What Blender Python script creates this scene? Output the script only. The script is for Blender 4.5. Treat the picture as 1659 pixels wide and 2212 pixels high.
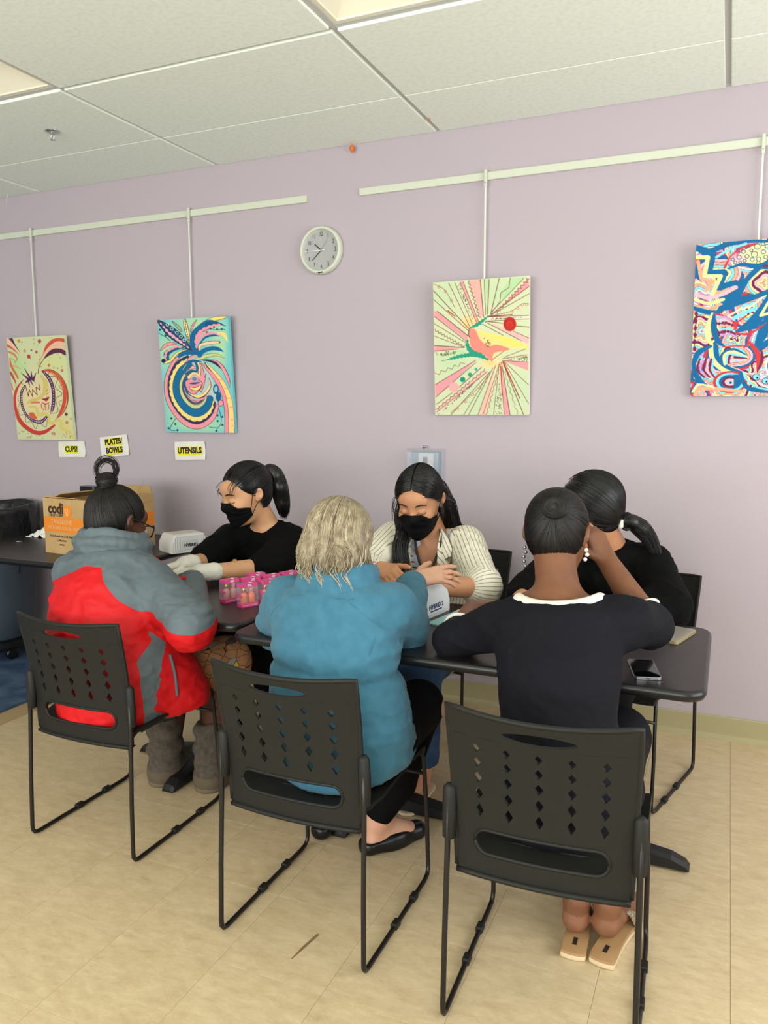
import bpy, bmesh, math, random
import numpy as np
from mathutils import Matrix, Vector
random.seed(7); np.random.seed(7)
for o in list(bpy.data.objects): bpy.data.objects.remove(o)
scene = bpy.context.scene
col = scene.collection
PI = math.pi
# ------------------------------------------------------------------ camera
YAW, PITCH, ROLL = -0.4103, -0.1242, -0.0028
cd = bpy.data.cameras.new('camera'); cam = bpy.data.objects.new('camera', cd); col.objects.link(cam)
fw = Vector((math.sin(YAW)*math.cos(PITCH), math.cos(YAW)*math.cos(PITCH), math.sin(PITCH)))
rt = fw.cross(Vector((0, 0, 1))).normalized(); up = rt.cross(fw)
rt, up = rt*math.cos(ROLL)+up*math.sin(ROLL), up*math.cos(ROLL)-rt*math.sin(ROLL)
cam.matrix_world = Matrix(((rt.x, up.x, -fw.x, 0), (rt.y, up.y, -fw.y, -3.5981), (rt.z, up.z, -fw.z, 1.4068), (0, 0, 0, 1)))
cd.sensor_fit = 'VERTICAL'; cd.sensor_height = 36.0; cd.sensor_width = 27.0
cd.lens = 36.0*1708.34/2212.0; cd.clip_start = 0.05
scene.camera = cam
# ------------------------------------------------------------------ world, daylight, exposure
wd = bpy.data.worlds.new('world'); scene.world = wd; wd.use_nodes = True
wd.node_tree.nodes['Background'].inputs[0].default_value = (0.80, 0.88, 1.0, 1)
wd.node_tree.nodes['Background'].inputs[1].default_value = 1.0
def area(name, loc, rot, sx, sy, power, color):
    l = bpy.data.lights.new(name, 'AREA'); l.shape = 'RECTANGLE'; l.size = sx; l.size_y = sy
    l.energy = power; l.color = color
    o = bpy.data.objects.new(name, l); o.location = loc; o.rotation_euler = rot; col.objects.link(o); return o
# daylight entering by the windows of the right wall and of the wall behind the camera
area('window_daylight_right', (2.36, -2.3, 1.45), (0, math.radians(104), 0), 1.6, 3.0, 50, (0.98, 0.98, 0.97))
area('window_daylight_rear', (-1.6, -6.36, 1.45), (math.radians(122), 0, 0), 5.8, 1.5, 165, (1.0, 0.985, 0.94))
vs = scene.view_settings
vs.view_transform = 'Standard'; vs.look = 'None'; vs.gamma = 1.0; vs.exposure = 0.62; vs.use_curve_mapping = False

# ------------------------------------------------------------------ helpers
def s2l(c):
    c = np.asarray(c, float)/255.0
    return np.where(c <= 0.04045, c/12.92, ((c+0.055)/1.055)**2.4)
def rgba(c): return tuple(float(x) for x in s2l(c))+(1.0,)
MATS = {}
def mat(name, c=(128, 128, 128), rough=0.6, metal=0.0, spec=0.5, bump=None, var=None, trans=0.0, ior=1.45, alpha=1.0, sheen=0.0, coat=0.0, sss=0.0):
    """plain procedural material; bump=(scale,strength), var=(scale, colour2, lo, hi)"""
    m = bpy.data.materials.new(name); m.use_nodes = True; MATS[name] = m
    nt = m.node_tree; b = nt.nodes['Principled BSDF']; b.name = 'B'
    b.inputs['Base Color'].default_value = rgba(c); b.inputs['Roughness'].default_value = rough
    b.inputs['Metallic'].default_value = metal; b.inputs['Specular IOR Level'].default_value = spec
    b.inputs['Transmission Weight'].default_value = trans; b.inputs['IOR'].default_value = ior
    b.inputs['Alpha'].default_value = alpha
    if sheen: b.inputs['Sheen Weight'].default_value = sheen; b.inputs['Sheen Roughness'].default_value = 0.5
    if coat: b.inputs['Coat Weight'].default_value = coat; b.inputs['Coat Roughness'].default_value = 0.15
    if sss:
        b.inputs['Subsurface Weight'].default_value = sss
        b.inputs['Subsurface Radius'].default_value = (0.010, 0.004, 0.002)
    tc = None
    if bump or var:
        tc = nt.nodes.new('ShaderNodeTexCoord')
    if bump:
        n = nt.nodes.new('ShaderNodeTexNoise'); n.inputs['Scale'].default_value = bump[0]; n.inputs['Detail'].default_value = 6
        bp = nt.nodes.new('ShaderNodeBump'); bp.inputs['Strength'].default_value = bump[1]; bp.inputs['Distance'].default_value = bump[2] if len(bump) > 2 else 0.002
        nt.links.new(tc.outputs['Object'], n.inputs['Vector']); nt.links.new(n.outputs['Fac'], bp.inputs['Height']); nt.links.new(bp.outputs['Normal'], b.inputs['Normal'])
    if var:
        n = nt.nodes.new('ShaderNodeTexNoise'); n.inputs['Scale'].default_value = var[0]; n.inputs['Detail'].default_value = 5
        r = nt.nodes.new('ShaderNodeValToRGB'); r.color_ramp.elements[0].position = var[2]; r.color_ramp.elements[1].position = var[3]
        r.color_ramp.elements[0].color = rgba(c); r.color_ramp.elements[1].color = rgba(var[1])
        nt.links.new(tc.outputs['Object'], n.inputs['Vector']); nt.links.new(n.outputs['Fac'], r.inputs['Fac']); nt.links.new(r.outputs['Color'], b.inputs['Base Color'])
    return m
def N(m, t, **kw):
    n = m.node_tree.nodes.new(t)
    for k, v in kw.items():
        if k in n.inputs: n.inputs[k].default_value = v
        else: setattr(n, k, v)
    return n
def LK(m, a, b): m.node_tree.links.new(a, b)

def tag(o, label=None, cat=None, group=None, kind=None):
    if label: o['label'] = label
    if cat: o['category'] = cat
    if group: o['group'] = group
    if kind: o['kind'] = kind
    return o
def thing(name, label, cat, loc=(0, 0, 0), rotz=0.0, group=None):
    o = bpy.data.objects.new(name, None); o.empty_display_size = 0.05; col.objects.link(o)
    o.location = loc; o.rotation_euler = (0, 0, rotz)
    return tag(o, label, cat, group)
class MB:
    def __init__(s): s.v = []; s.f = []; s.mi = []
    def add(s, V, F, mi=0):
        b = len(s.v); s.v += [tuple(float(c) for c in p) for p in V]; s.f += [tuple(int(i)+b for i in f) for f in F]; s.mi += [mi]*len(F); return s
    def box(s, c, d, rz=0.0, rx=0.0, ry=0.0, bev=0.0, mi=0):
        hx, hy, hz = d[0]/2, d[1]/2, d[2]/2
        if bev <= 0:
            V = [(x*hx, y*hy, z*hz) for z in (-1, 1) for x, y in ((-1, -1), (1, -1), (1, 1), (-1, 1))]
            F = [(3, 2, 1, 0), (4, 5, 6, 7), (0, 1, 5, 4), (1, 2, 6, 5), (2, 3, 7, 6), (3, 0, 4, 7)]
        else:
            e = min(bev, hx*.99, hy*.99, hz*.99); V = []; F = []
            rings = [(e, -hz), (0, -hz+e), (0, hz-e), (e, hz)]
            for ins, z in rings:
                for x, y in ((-1, -1), (1, -1), (1, 1), (-1, 1)):
                    # chamfered corners: two verts per corner
                    a = (x*(hx-ins), y*(hy-ins-(e if ins == 0 else 0)*1.0), z); b = (x*(hx-ins-(e if ins == 0 else 0)), y*(hy-ins), z)
                    V += ([a, b] if x*y > 0 else [b, a])
            n = 8
            for k in range(3):
                for i in range(n): F.append((k*n+i, k*n+(i+1) % n, (k+1)*n+(i+1) % n, (k+1)*n+i))
            F.append(tuple(reversed(range(n)))); F.append(tuple(range(3*n, 4*n)))
        M = Matrix.Translation(c) @ Matrix.Rotation(rz, 4, 'Z') @ Matrix.Rotation(ry, 4, 'Y') @ Matrix.Rotation(rx, 4, 'X')
        return s.add([M @ Vector(p) for p in V], F, mi)
    def loft(s, rings, cap=True, closed=True, mi=0):
        n = len(rings[0]); V = [p for r in rings for p in r]; F = []
        for k in range(len(rings)-1):
            for i in range(n if closed else n-1):
                F.append((k*n+i, k*n+(i+1) % n, (k+1)*n+(i+1) % n, (k+1)*n+i))
        if cap: F.append(tuple(reversed(range(n)))); F.append(tuple(range((len(rings)-1)*n, len(rings)*n)))
        return s.add(V, F, mi)
    def tube(s, path, r, n=8, cap=True, mi=0, flat=1.0):
        P = [Vector(p) for p in path]; rr = r if hasattr(r, '__len__') else [r]*len(P); rings = []
        t = (P[1]-P[0]).normalized(); ref = Vector((0, 0, 1)) if abs(t.z) < .9 else Vector((1, 0, 0)); nx = t.cross(ref).normalized()
        for i, p in enumerate(P):
            a = P[max(i-1, 0)]; b = P[min(i+1, len(P)-1)]; t = (b-a).normalized()
            nx = (nx - t*nx.dot(t)).normalized(); ny = t.cross(nx)
            rings.append([p+nx*(rr[i]*math.cos(2*PI*k/n))+ny*(rr[i]*flat*math.sin(2*PI*k/n)) for k in range(n)])
        return s.loft(rings, cap, True, mi)
    def lathe(s, prof, n=24, c=(0, 0, 0), M=None, mi=0, cap=True):
        rings = [[(r*math.cos(2*PI*k/n), r*math.sin(2*PI*k/n), z) for k in range(n)] for r, z in prof]
        T = Matrix.Translation(c) @ (M if M is not None else Matrix.Identity(4))
        rings = [[T @ Vector(p) for p in r] for r in rings]
        return s.loft(rings, cap, True, mi)
    def prism(s, poly, z0, z1, M=None, mi=0):
        rings = [[(x, y, z) for x, y in poly] for z in (z0, z1)]
        if M is not None: rings = [[M @ Vector(p) for p in r] for r in rings]
        return s.loft(rings, True, True, mi)
    def build(s, name, mats, parent=None, smooth=False, loc=None, angle=None):
        me = bpy.data.meshes.new(name); me.from_pydata(s.v, [], s.f)
        for m in (mats if isinstance(mats, (list, tuple)) else [mats]): me.materials.append(MATS[m] if isinstance(m, str) else m)
        if any(s.mi): me.polygons.foreach_set('material_index', s.mi)
        bm = bmesh.new(); bm.from_mesh(me); bmesh.ops.recalc_face_normals(bm, faces=bm.faces)
        if angle is not None:
            for e in bm.edges: e.smooth = (len(e.link_faces) == 2 and e.calc_face_angle(0) < angle)
        bm.to_mesh(me); bm.free()
        if smooth or angle is not None: me.polygons.foreach_set('use_smooth', [True]*len(me.polygons))
        me.update(); o = bpy.data.objects.new(name, me); col.objects.link(o)
        if parent is not None: o.parent = parent
        if loc is not None: o.location = loc
        return o
def npmesh(name, V, F, mats, parent=None, attrs=None, smooth=True, mi=None):
    me = bpy.data.meshes.new(name); V = np.asarray(V, np.float32); F = np.asarray(F, np.int32); k = F.shape[1]
    me.vertices.add(len(V)); me.vertices.foreach_set('co', V.ravel())
    me.loops.add(F.size); me.loops.foreach_set('vertex_index', F.ravel())
    me.polygons.add(len(F)); me.polygons.foreach_set('loop_start', np.arange(0, F.size, k, dtype=np.int32))
    try: me.polygons.foreach_set('loop_total', np.full(len(F), k, np.int32))
    except Exception: pass
    for m in (mats if isinstance(mats, (list, tuple)) else [mats]): me.materials.append(MATS[m] if isinstance(m, str) else m)
    if smooth: me.polygons.foreach_set('use_smooth', np.ones(len(F), bool))
    if mi is not None: me.polygons.foreach_set('material_index', np.asarray(mi, np.int32))
    me.update(calc_edges=True)
    for nm, a in (attrs or {}).items():
        a = np.asarray(a, np.float32)
        if a.ndim == 1: at = me.attributes.new(nm, 'FLOAT', 'POINT'); at.data.foreach_set('value', a)
        else:
            if a.shape[1] == 3: a = np.concatenate([a, np.ones((len(a), 1), np.float32)], 1)
            at = me.attributes.new(nm, 'FLOAT_COLOR', 'POINT'); at.data.foreach_set('color', a.ravel())
    me.validate(); o = bpy.data.objects.new(name, me); col.objects.link(o)
    if parent is not None: o.parent = parent
    return o
def cr(pts, n=8, closed=False):
    """Catmull-Rom smoothing of a polyline"""
    P = np.asarray(pts, float); out = []; m = len(P)
    for i in range(m if closed else m-1):
        p0, p1, p2, p3 = (P[(i-1) % m], P[i], P[(i+1) % m], P[(i+2) % m]) if closed else (P[max(i-1, 0)], P[i], P[i+1], P[min(i+2, m-1)])
        for k in range(n):
            t = k/n; out.append(0.5*((2*p1)+(-p0+p2)*t+(2*p0-5*p1+4*p2-p3)*t*t+(-p0+3*p1-3*p2+p3)*t**3))
    if not closed: out.append(P[-1])
    return np.array(out)
def rrect(w, d, r, n=6, cx=0, cy=0):
    out = []
    for sx, sy, a0 in ((1, 1, 0), (-1, 1, 90), (-1, -1, 180), (1, -1, 270)):
        for k in range(n+1):
            a = math.radians(a0+90*k/n); out.append((cx+sx*(w/2-r)+r*math.cos(a), cy+sy*(d/2-r)+r*math.sin(a)))
    return out
def text(name, body, size, M, mat_, parent, extr=0.0002, sx=1.0, bold=0.0, align='CENTER', shear=0.0):
    cu = bpy.data.curves.new(name, 'FONT'); cu.body = body; cu.size = size; cu.align_x = align; cu.align_y = 'CENTER'
    cu.extrude = extr; cu.offset = bold; cu.resolution_u = 3; cu.shear = shear
    t = bpy.data.objects.new(name, cu); col.objects.link(t)
    bpy.context.view_layer.update()
    me = bpy.data.meshes.new_from_object(t.evaluated_get(bpy.context.evaluated_depsgraph_get()))
    bpy.data.objects.remove(t); bpy.data.curves.remove(cu)
    me.transform(M @ Matrix.Diagonal((sx, 1, 1, 1))); me.materials.clear(); me.materials.append(MATS[mat_])
    o = bpy.data.objects.new(name, me); col.objects.link(o); o.parent = parent; return o
RX90 = Matrix.Rotation(PI/2, 4, 'X')     # text plane -> stands up facing -y
def dup(o, parent=None):
    c = o.copy(); col.objects.link(c); c.parent = parent
    for ch in list(o.children): dup(ch, c)
    return c

# ------------------------------------------------------------------ materials
mat('wall', (181, 170, 178), 0.75, bump=(420, 0.12, 0.001), spec=0.25)
mat('wall_other', (205, 200, 190), 0.8)
mat('ceiling_tile', (242, 250, 240), 0.9, bump=(260, 0.25, 0.002), var=(55, (232, 241, 229), 0.42, 0.72), spec=0.1)
mat('grid_metal', (190, 192, 186), 0.55, spec=0.4)
mat('baseboard', (168, 158, 120), 0.5)
mat('rail', (204, 210, 192), 0.45)
mat('rod', (218, 222, 212), 0.4)
mat('troffer', (232, 228, 206), 0.45)
mat('lens', (240, 236, 216), 0.6)
mat('chrome', (190, 190, 192), 0.25, metal=1.0)
mat('gold', (212, 160, 70), 0.28, metal=1.0)
mat('white_plastic', (232, 234, 236), 0.35)
mat('white_paper', (226, 224, 214), 0.8, bump=(60, 0.5, 0.002))
mat('chair_plastic', (31, 31, 29), 0.5, bump=(900, 0.15, 0.0006), spec=0.28)
mat('chair_metal', (22, 20, 19), 0.38, spec=0.5)
mat('black_edge', (17, 18, 20), 0.32)
mat('black_metal', (20, 20, 22), 0.42)
mat('ink', (28, 24, 24), 0.7)
mat('yellow_mark', (232, 222, 40), 0.8)
mat('orange', (214, 106, 40), 0.5)
mat('cable', (20, 20, 20), 0.5)
mat('screen', (6, 8, 12), 0.06, spec=0.6)
mat('steel', (168, 172, 176), 0.3, metal=0.9)
# table laminate
m = mat('laminate', (34, 30, 31), 0.34, spec=0.42, bump=(700, 0.06, 0.0006))
# floor: marbled linoleum tiles; pattern in world position, shifted for each tile
m = mat('floor_tile', (196, 168, 122), 0.42, spec=0.35)
b = m.node_tree.nodes['B']
geo = N(m, 'ShaderNodeNewGeometry'); oi = N(m, 'ShaderNodeObjectInfo')
mul = N(m, 'ShaderNodeVectorMath', operation='SCALE'); LK(m, oi.outputs['Random'], mul.inputs['Scale']); mul.inputs[0].default_value = (7.3, 3.1, 5.7)
ad = N(m, 'ShaderNodeVectorMath', operation='ADD'); LK(m, geo.outputs['Position'], ad.inputs[0]); LK(m, mul.outputs[0], ad.inputs[1])
mp = N(m, 'ShaderNodeMapping'); mp.inputs['Scale'].default_value = (4, 9, 5); LK(m, ad.outputs[0], mp.inputs['Vector'])
n1 = N(m, 'ShaderNodeTexNoise', Scale=3.4, Detail=14.0, Roughness=0.82, Distortion=0.25); LK(m, mp.outputs[0], n1.inputs['Vector'])
r1 = N(m, 'ShaderNodeValToRGB'); e = r1.color_ramp.elements
e[0].position = .28; e[0].color = rgba((180, 156, 120)); e[1].position = .72; e[1].color = rgba((222, 202, 168))
x = e.new(.44); x.color = rgba((198, 176, 139)); x = e.new(.56); x.color = rgba((209, 188, 151))
LK(m, n1.outputs['Fac'], r1.inputs['Fac'])
n2 = N(m, 'ShaderNodeTexNoise', Scale=7.0, Detail=10.0, Roughness=0.8, Distortion=0.8); LK(m, mp.outputs[0], n2.inputs['Vector'])
r2 = N(m, 'ShaderNodeValToRGB'); e = r2.color_ramp.elements; e[0].position = .60; e[0].color = (0, 0, 0, 1); e[1].position = .70; e[1].color = (1, 1, 1, 1)
LK(m, n2.outputs['Fac'], r2.inputs['Fac'])
mx = N(m, 'ShaderNodeMix', data_type='RGBA'); sc = N(m, 'ShaderNodeMath', operation='MULTIPLY'); sc.inputs[1].default_value = .40
LK(m, r2.outputs['Color'], sc.inputs[0]); LK(m, sc.outputs[0], mx.inputs['Factor']); LK(m, r1.outputs['Color'], mx.inputs['A']); mx.inputs['B'].default_value = rgba((140, 104, 68))
LK(m, mx.outputs['Result'], b.inputs['Base Color'])
mat('floor_gap', (176, 150, 108), 0.8)
m = mat('blue_floor', (52, 74, 104), 0.6, var=(9, (84, 106, 134), .38, .68))
mat('sky_glass', (220, 230, 240), 0.05, trans=1.0)
# ------------------------------------------------------------------ room
CH = 2.687
fl = MB().box((-2.15, -2.9, -0.06), (9.1, 7.2, 0.1)).build('floor', 'floor_gap'); tag(fl, 'beige marbled linoleum tile floor', kind='structure')
T = 0.3048; g = 0.0007
tp = MB()
tm = MB().box((0, 0, 0), (T-g, T-g, 0.0096), bev=0.0004)
tile0 = None
CARPET_X = -3.128
i0 = 0
for i in range(-11, 3):
    for j in range(-8, 5):
        cx = 0.066 + (i+0.5)*T; cy = -1.43 + (j+0.5)*T
        if cy > -0.005+T/2 or cx-T/2 < CARPET_X-0.02 or cy < -3.3: continue
        if tile0 is None:
            tile0 = tm.build('floor_tile', 'floor_tile', fl, loc=(cx, cy, -0.0049)); o = tile0
        else:
            o = tile0.copy(); col.objects.link(o); o.parent = fl; o.location = (cx, cy, -0.0049)
# floor beyond the tiles that are told apart one by one
mb = MB(); mb.box((2.49-0.9, -2.9, -0.005), (1.76, 7.2, 0.0098)); mb.box((-1.2, -5.2, -0.0055), (3.8, 2.55, 0.0098)); o = mb.build('outer_tile_field', 'floor_tile', fl)
o['kind'] = 'stuff'
cp = MB().box((-4.91, -2.9, -0.004), (3.56, 7.2, 0.012)).build('floor_blue', 'blue_floor'); tag(cp, 'mottled blue sheet floor beside the beige tiles', kind='structure')
wb = MB().box((-2.15, 0.06, 1.32), (9.1, 0.12, 2.85)).build('wall_back', 'wall'); tag(wb, 'pale lavender painted wall', kind='structure')
bb = MB()
bb.loft([[(x, 0.0, 0.102), (x, -0.004, 0.102), (x, -0.0065, 0.097), (x, -0.0065, 0.022), (x, -0.010, 0.008), (x, -0.017, 0.0), (x, 0, 0)] for x in (-6.65, 2.35)])
tag(bb.build('baseboard_back', 'baseboard'), 'tan vinyl cove baseboard', kind='structure')
# side and rear walls with window openings
def wall_open(name, axis, at, lo, hi, wins, z0, z1, label):
    mb = MB(); t = 0.12; cuts = [lo]+[w for ww in wins for w in ww]+[hi]
    for k in range(0, len(cuts), 2):
        a, b2 = cuts[k], cuts[k+1]
        c = ((a+b2)/2, at, 1.32) if axis == 'x' else (at, (a+b2)/2, 1.32); d = (b2-a, t, 2.85) if axis == 'x' else (t, b2-a, 2.85)
        mb.box(c, d)
    for a, b2 in wins:
        for zz0, zz1 in ((-0.105, z0), (z1, 2.745)):
            c = ((a+b2)/2, at, (zz0+zz1)/2) if axis == 'x' else (at, (a+b2)/2, (zz0+zz1)/2); d = (b2-a, t, zz1-zz0) if axis == 'x' else (t, b2-a, zz1-zz0)
            mb.box(c, d)
    return tag(mb.build(name, 'wall_other'), label, kind='structure')
wall_open('wall_right', 'y', 2.46, -6.5, 0.0, [(-3.85, -0.75)], 0.65, 2.45, 'cream wall with a wide window')
wall_open('wall_front', 'x', -6.56, -6.7, 2.4, [(-4.55, 1.35)], 0.7, 2.5, 'cream wall with a window band')
tag(MB().box((-6.76, -3.2, 1.32), (0.12, 6.6, 2.85)).build('wall_left', 'wall_other'), 'cream side wall', kind='structure')
for nm, c, d in (('window_1', (2.46, -2.3, 1.55), (0.02, 3.1, 1.8)), ('window_2', (-1.6, -6.56, 1.6), (5.9, 0.02, 1.8))):
    w = MB()
    if d[0] < 0.1:
        for z in (0.67, 2.43): w.box((c[0], c[1], z), (0.06, d[1], 0.05))
        for k in range(4): w.box((c[0], c[1]-d[1]/2+0.03+k*(d[1]-0.06)/3, c[2]), (0.06, 0.05, d[2]))
    else:
        for z in (0.72, 2.48): w.box((c[0], c[1], z), (d[0], 0.06, 0.05))
        for k in range(5): w.box((c[0]-d[0]/2+0.03+k*(d[0]-0.06)/4, c[1], c[2]), (0.05, 0.06, d[2]))
    tag(w.build(nm, 'white_plastic'), 'white window frame', kind='structure')
# ceiling: slab above, lay-in tiles, grid bars, recessed light fixtures
ce = MB().box((-2.15, -2.9, CH+0.20), (9.1, 7.2, 0.1)).build('ceiling', 'grid_metal'); tag(ce, 'suspended ceiling of off-white mineral tiles in a grey grid', kind='structure')
X0, YB, YA = -2.5058, -0.447, -0.447-0.6096
xs = [X0+1.2192*k for k in range(-4, 5)]
rows = [(YB, 0.0, .004, .002)]
yy = YB
ys = [YB]
while yy > -6.4: ys.append(yy-0.6096); yy -= 0.6096
tilem = {}
fixt = {(-1, 1), (1, 1)}
light_spots = []
BW = 0.024
def ceil_tile(xa, xb, ya, yb, nr, fr):
    # ya near (smaller y), yb far; nr/fr = half reveal on the near and far edge
    w = xb-xa-BW*0.9; d = (yb-fr)-(ya+nr); key = (round(w, 3), round(d, 3))
    c = ((xa+xb)/2, ((yb-fr)+(ya+nr))/2, CH)
    if key not in tilem:
        mb = MB(); e = 0.002
        mb.loft([[(x, y, z) for x, y in ((-w/2+i, -d/2+i), (w/2-i, -d/2+i), (w/2-i, d/2-i), (-w/2+i, d/2-i))] for i, z in ((0, .022), (0, e), (e, 0))])
        o = mb.build('ceiling_tile', 'ceiling_tile', ce, loc=c); tilem[key] = o
    else:
        o = tilem[key].copy(); col.objects.link(o); o.parent = ce; o.location = c
for i in range(len(xs)-1):
    ceil_tile(xs[i], xs[i+1], YB, -0.002, .003, .0)
    for j in range(len(ys)-1):
        if (i-4, j) in fixt: light_spots.append(((xs[i]+xs[i+1])/2, (ys[j]+ys[j+1])/2)); continue
        if j % 2 == 0: ceil_tile(xs[i], xs[i+1], ys[j+1], ys[j], .011, .003)
        else: ceil_tile(xs[i], xs[i+1], ys[j+1], ys[j], .003, .011)
for k, xb_ in enumerate(xs):
    MB().box((xb_, -3.2, CH+0.014), (BW, 6.4, 0.010)).build('grid_bar', 'grid_metal', ce)
for k, yb_ in enumerate(ys):
    MB().box((-2.15, yb_, CH+0.0155), (9.0, BW if k % 2 else BW, 0.009)).build('grid_bar', 'grid_metal', ce)
MB().box((-2.15, -0.006, CH+0.008), (9.0, 0.012, 0.004)).build('edge_trim', 'grid_metal', ce)
for (lx, ly) in light_spots:
    near = abs(lx+3.1) < .2 and ly > -1.6
    lab = 'recessed unlit ceiling light panel at the left edge, above the sprinkler' if lx < -2.6 and lx > -3.4 and ly > -1.6 else ('recessed unlit ceiling light panel at the top edge, above the clock' if -1.3 < lx < -.3 and ly > -1.6 else 'recessed unlit ceiling light panel behind the viewer')
    t = thing('ceiling_light', lab, 'light', (lx, ly, CH+0.012), group=None if 'behind' not in lab else 'ceiling lights behind the viewer')
    W2, D2 = 1.2192/2-.013, .6096/2-.013
    fr = MB()
    prof = [(0.0, 0.0), (0.016, 0.0), (0.018, 0.006), (0.10, 0.075), (0.102, 0.085)]
    fr.loft([[(sx*(W2-i), sy*(D2-i), z) for sx, sy in ((-1, -1), (1, -1), (1, 1), (-1, 1))] for i, z in prof], cap=False)
    fr.build('housing', 'troffer', t)
    MB().box((0, 0, 0.088), (2*W2-.2, 2*D2-.2, 0.006)).build('diffuser', 'lens', t)

# ------------------------------------------------------------------ things on the wall
def hang_rail(x0, x1, lab):
    mb = MB(); z = 2.462
    mb.loft([[(x, -0.001, z+.017), (x, -0.012, z+.017), (x, -0.014, z+.014), (x, -0.014, z-.014), (x, -0.012, z-.017), (x, -0.001, z-.017)] for x in (x0, x1)])
    o = mb.build('picture_rail', 'rail'); tag(o, lab, 'rail')
hang_rail(-5.6, -1.972, 'off-white picture hanging rail left of the clock')
hang_rail(-1.683, 1.8, 'off-white picture hanging rail right of the clock')
CANV = [(-3.776, 1.2545, .457), (-2.646, 1.306, .457), (-1.062, 1.399, .450), (0.068, 1.474, .452)]
CLAB = ['pale green canvas with red crescent', 'turquoise canvas with blue spiral plume', 'pale green canvas with pink rays', 'dense blue zigzag canvas']
for (cx, zb, w), lb, rx_ in zip(CANV, CLAB, (-3.808, -2.679, -1.054, 0.070)):
    t = thing('hanging_rod', 'thin white hanging rod above the '+lb, 'rod', (rx_, -0.012, zb+.58), group=None)
    MB().box((0, -.010, (2.462-zb-.58)/2), (.0075, .004, 2.49-zb-.58)).build('rod', 'rod', t)
    c = MB(); c.box((0, -.010, 2.45-zb-.58), (.014, .012, .075), bev=.002); c.build('rail_clip', 'rail', t)
    MB().lathe([(.002, -.004), (.002, .004)], 8, (0, -.0165, 2.43-zb-.58), RX90).build('screw', 'steel', t)
# clock
ck = thing('wall_clock', 'round grey wall clock with white rim and dark numerals', 'clock', (-1.893, -0.002, 2.207))
R_ = .1165
MB().lathe([(R_*.93, 0), (R_, -.004), (R_*1.0, .012), (R_*.985, .024), (R_*.94, .032), (R_*.885, .034), (R_*.85, .030), (R_*.835, .020), (R_*.83, .012), (R_*.5, .0118), (.001, .0118)], 48, (0, 0, 0), RX90, cap=False).build('rim', 'rail', ck, smooth=True)
mat('clock_face', (168, 168, 168), 0.5)
MB().lathe([(R_*.84, .0125), (.001, .0125)], 48, (0, 0, 0), RX90, cap=False).build('dial', 'clock_face', ck)
mat('numeral', (50, 48, 50), 0.6)
for h in range(1, 13):
    a = math.radians(90-30*h); r = R_*.665
    text('numeral', str(h), .030, Matrix.Translation((r*math.cos(a), -.0135, r*math.sin(a))) @ RX90, 'numeral', ck, sx=.66)
def hand(ang, L, tail, w, y, mt, nm):
    a = math.radians(90-ang); d = Vector((math.cos(a), 0, math.sin(a))); p = Vector((-d.z, 0, d.x))
    V = [d*L+p*w*.7, d*L-p*w*.7, -d*tail-p*w, -d*tail+p*w]; V = [v+Vector((0, y, 0)) for v in V]
    MB().loft([V, [v+Vector((0, -.0008, 0)) for v in V]]).build(nm, mt, ck)
hand(312, .048, .006, .0028, -.0145, 'ink', 'hour_hand'); hand(227, .070, .008, .0019, -.0162, 'ink', 'minute_hand'); hand(37, .062, .004, .0004, -.0175, 'numeral', 'second_hand')
hand(270, .090, .022, .0016, -.0178, 'white_plastic', 'alarm_hand')
MB().box((0.004, -.034, -.109), (.024, .003, .005), ry=-.1).build('maker_plate', 'ink', ck)
# paper notes
def note(x, z, w, h, rot, lines, lab, mark):
    t = thing('paper_note', lab, 'note', (x, -0.003, z), group=None); t.rotation_euler = (0, rot, 0)
    V = []; nx, nz = 12, 8
    for j in range(nz+1):
        for i in range(nx+1):
            u, v = i/nx-.5, j/nz-.5; V.append((u*w, -.004-.0022*math.sin(9*u+5*v)-.005*max(0, -v-.28)*2-.004*max(0, abs(u)-.4), v*h))
    F = [(j*(nx+1)+i, j*(nx+1)+i+1, (j+1)*(nx+1)+i+1, (j+1)*(nx+1)+i) for j in range(nz) for i in range(nx)]
    MB().add(V, F).build('sheet', 'white_paper', t, smooth=True)
    for (s, dz, sz, mw) in lines:
        MB().box((0, -.0078, dz), (mw, .0004, sz*.98)).build('highlighter_mark', 'yellow_mark', t)
        text('lettering', s, sz, Matrix.Translation((0, -.0084, dz)) @ RX90, 'ink', t, sx=.82, bold=.0022)
note(-3.590, 1.199, .207, .094, -.02, [('CUPS!', 0, .044, .100)], 'small white paper note reading CUPS!', 1)
note(-3.265, 1.222, .205, .120, -.10, [('PLATES/', .026, .044, .124), ('BOWLS', -.024, .044, .112)], 'white paper note reading PLATES/ BOWLS', 1)
note(-2.731, 1.205, .204, .100, -.03, [('UTENSILS', 0, .046, .165)], 'white paper note reading UTENSILS', 1)
# thermostat with clear guard
th = thing('thermostat', 'small thermostat under a clear plastic guard on the wall', 'thermostat', (-1.341, -0.001, 1.16))
mat('guard', (196, 204, 226), 0.12, alpha=.22, spec=.6)
mat('thermo_back', (120, 146, 150), 0.5); mat('thermo', (206, 206, 192), 0.5)
gm = MB()
gm.loft([[(sx*(.0985-i), -y, sz*(.078-i)) for sx, sz in ((-1, -1), (1, -1), (1, 1), (-1, 1))] for i, y in ((0, 0), (.001, .010), (.012, .045), (.02, .05))], cap=False)
gm.box((0, -.05, 0), (.16, .002, .118)); gm.build('clear_guard', 'guard', th)
MB().box((0, -.002, 0), (.15, .003, .13)).build('back_plate', 'thermo_back', th)
MB().box((.006, -.016, -.002), (.074, .026, .112), bev=.004).build('thermostat_body', 'thermo', th)
MB().box((.006, -.0300, .012), (.020, .002, .05)).build('display_window', 'ink', th)
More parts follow.
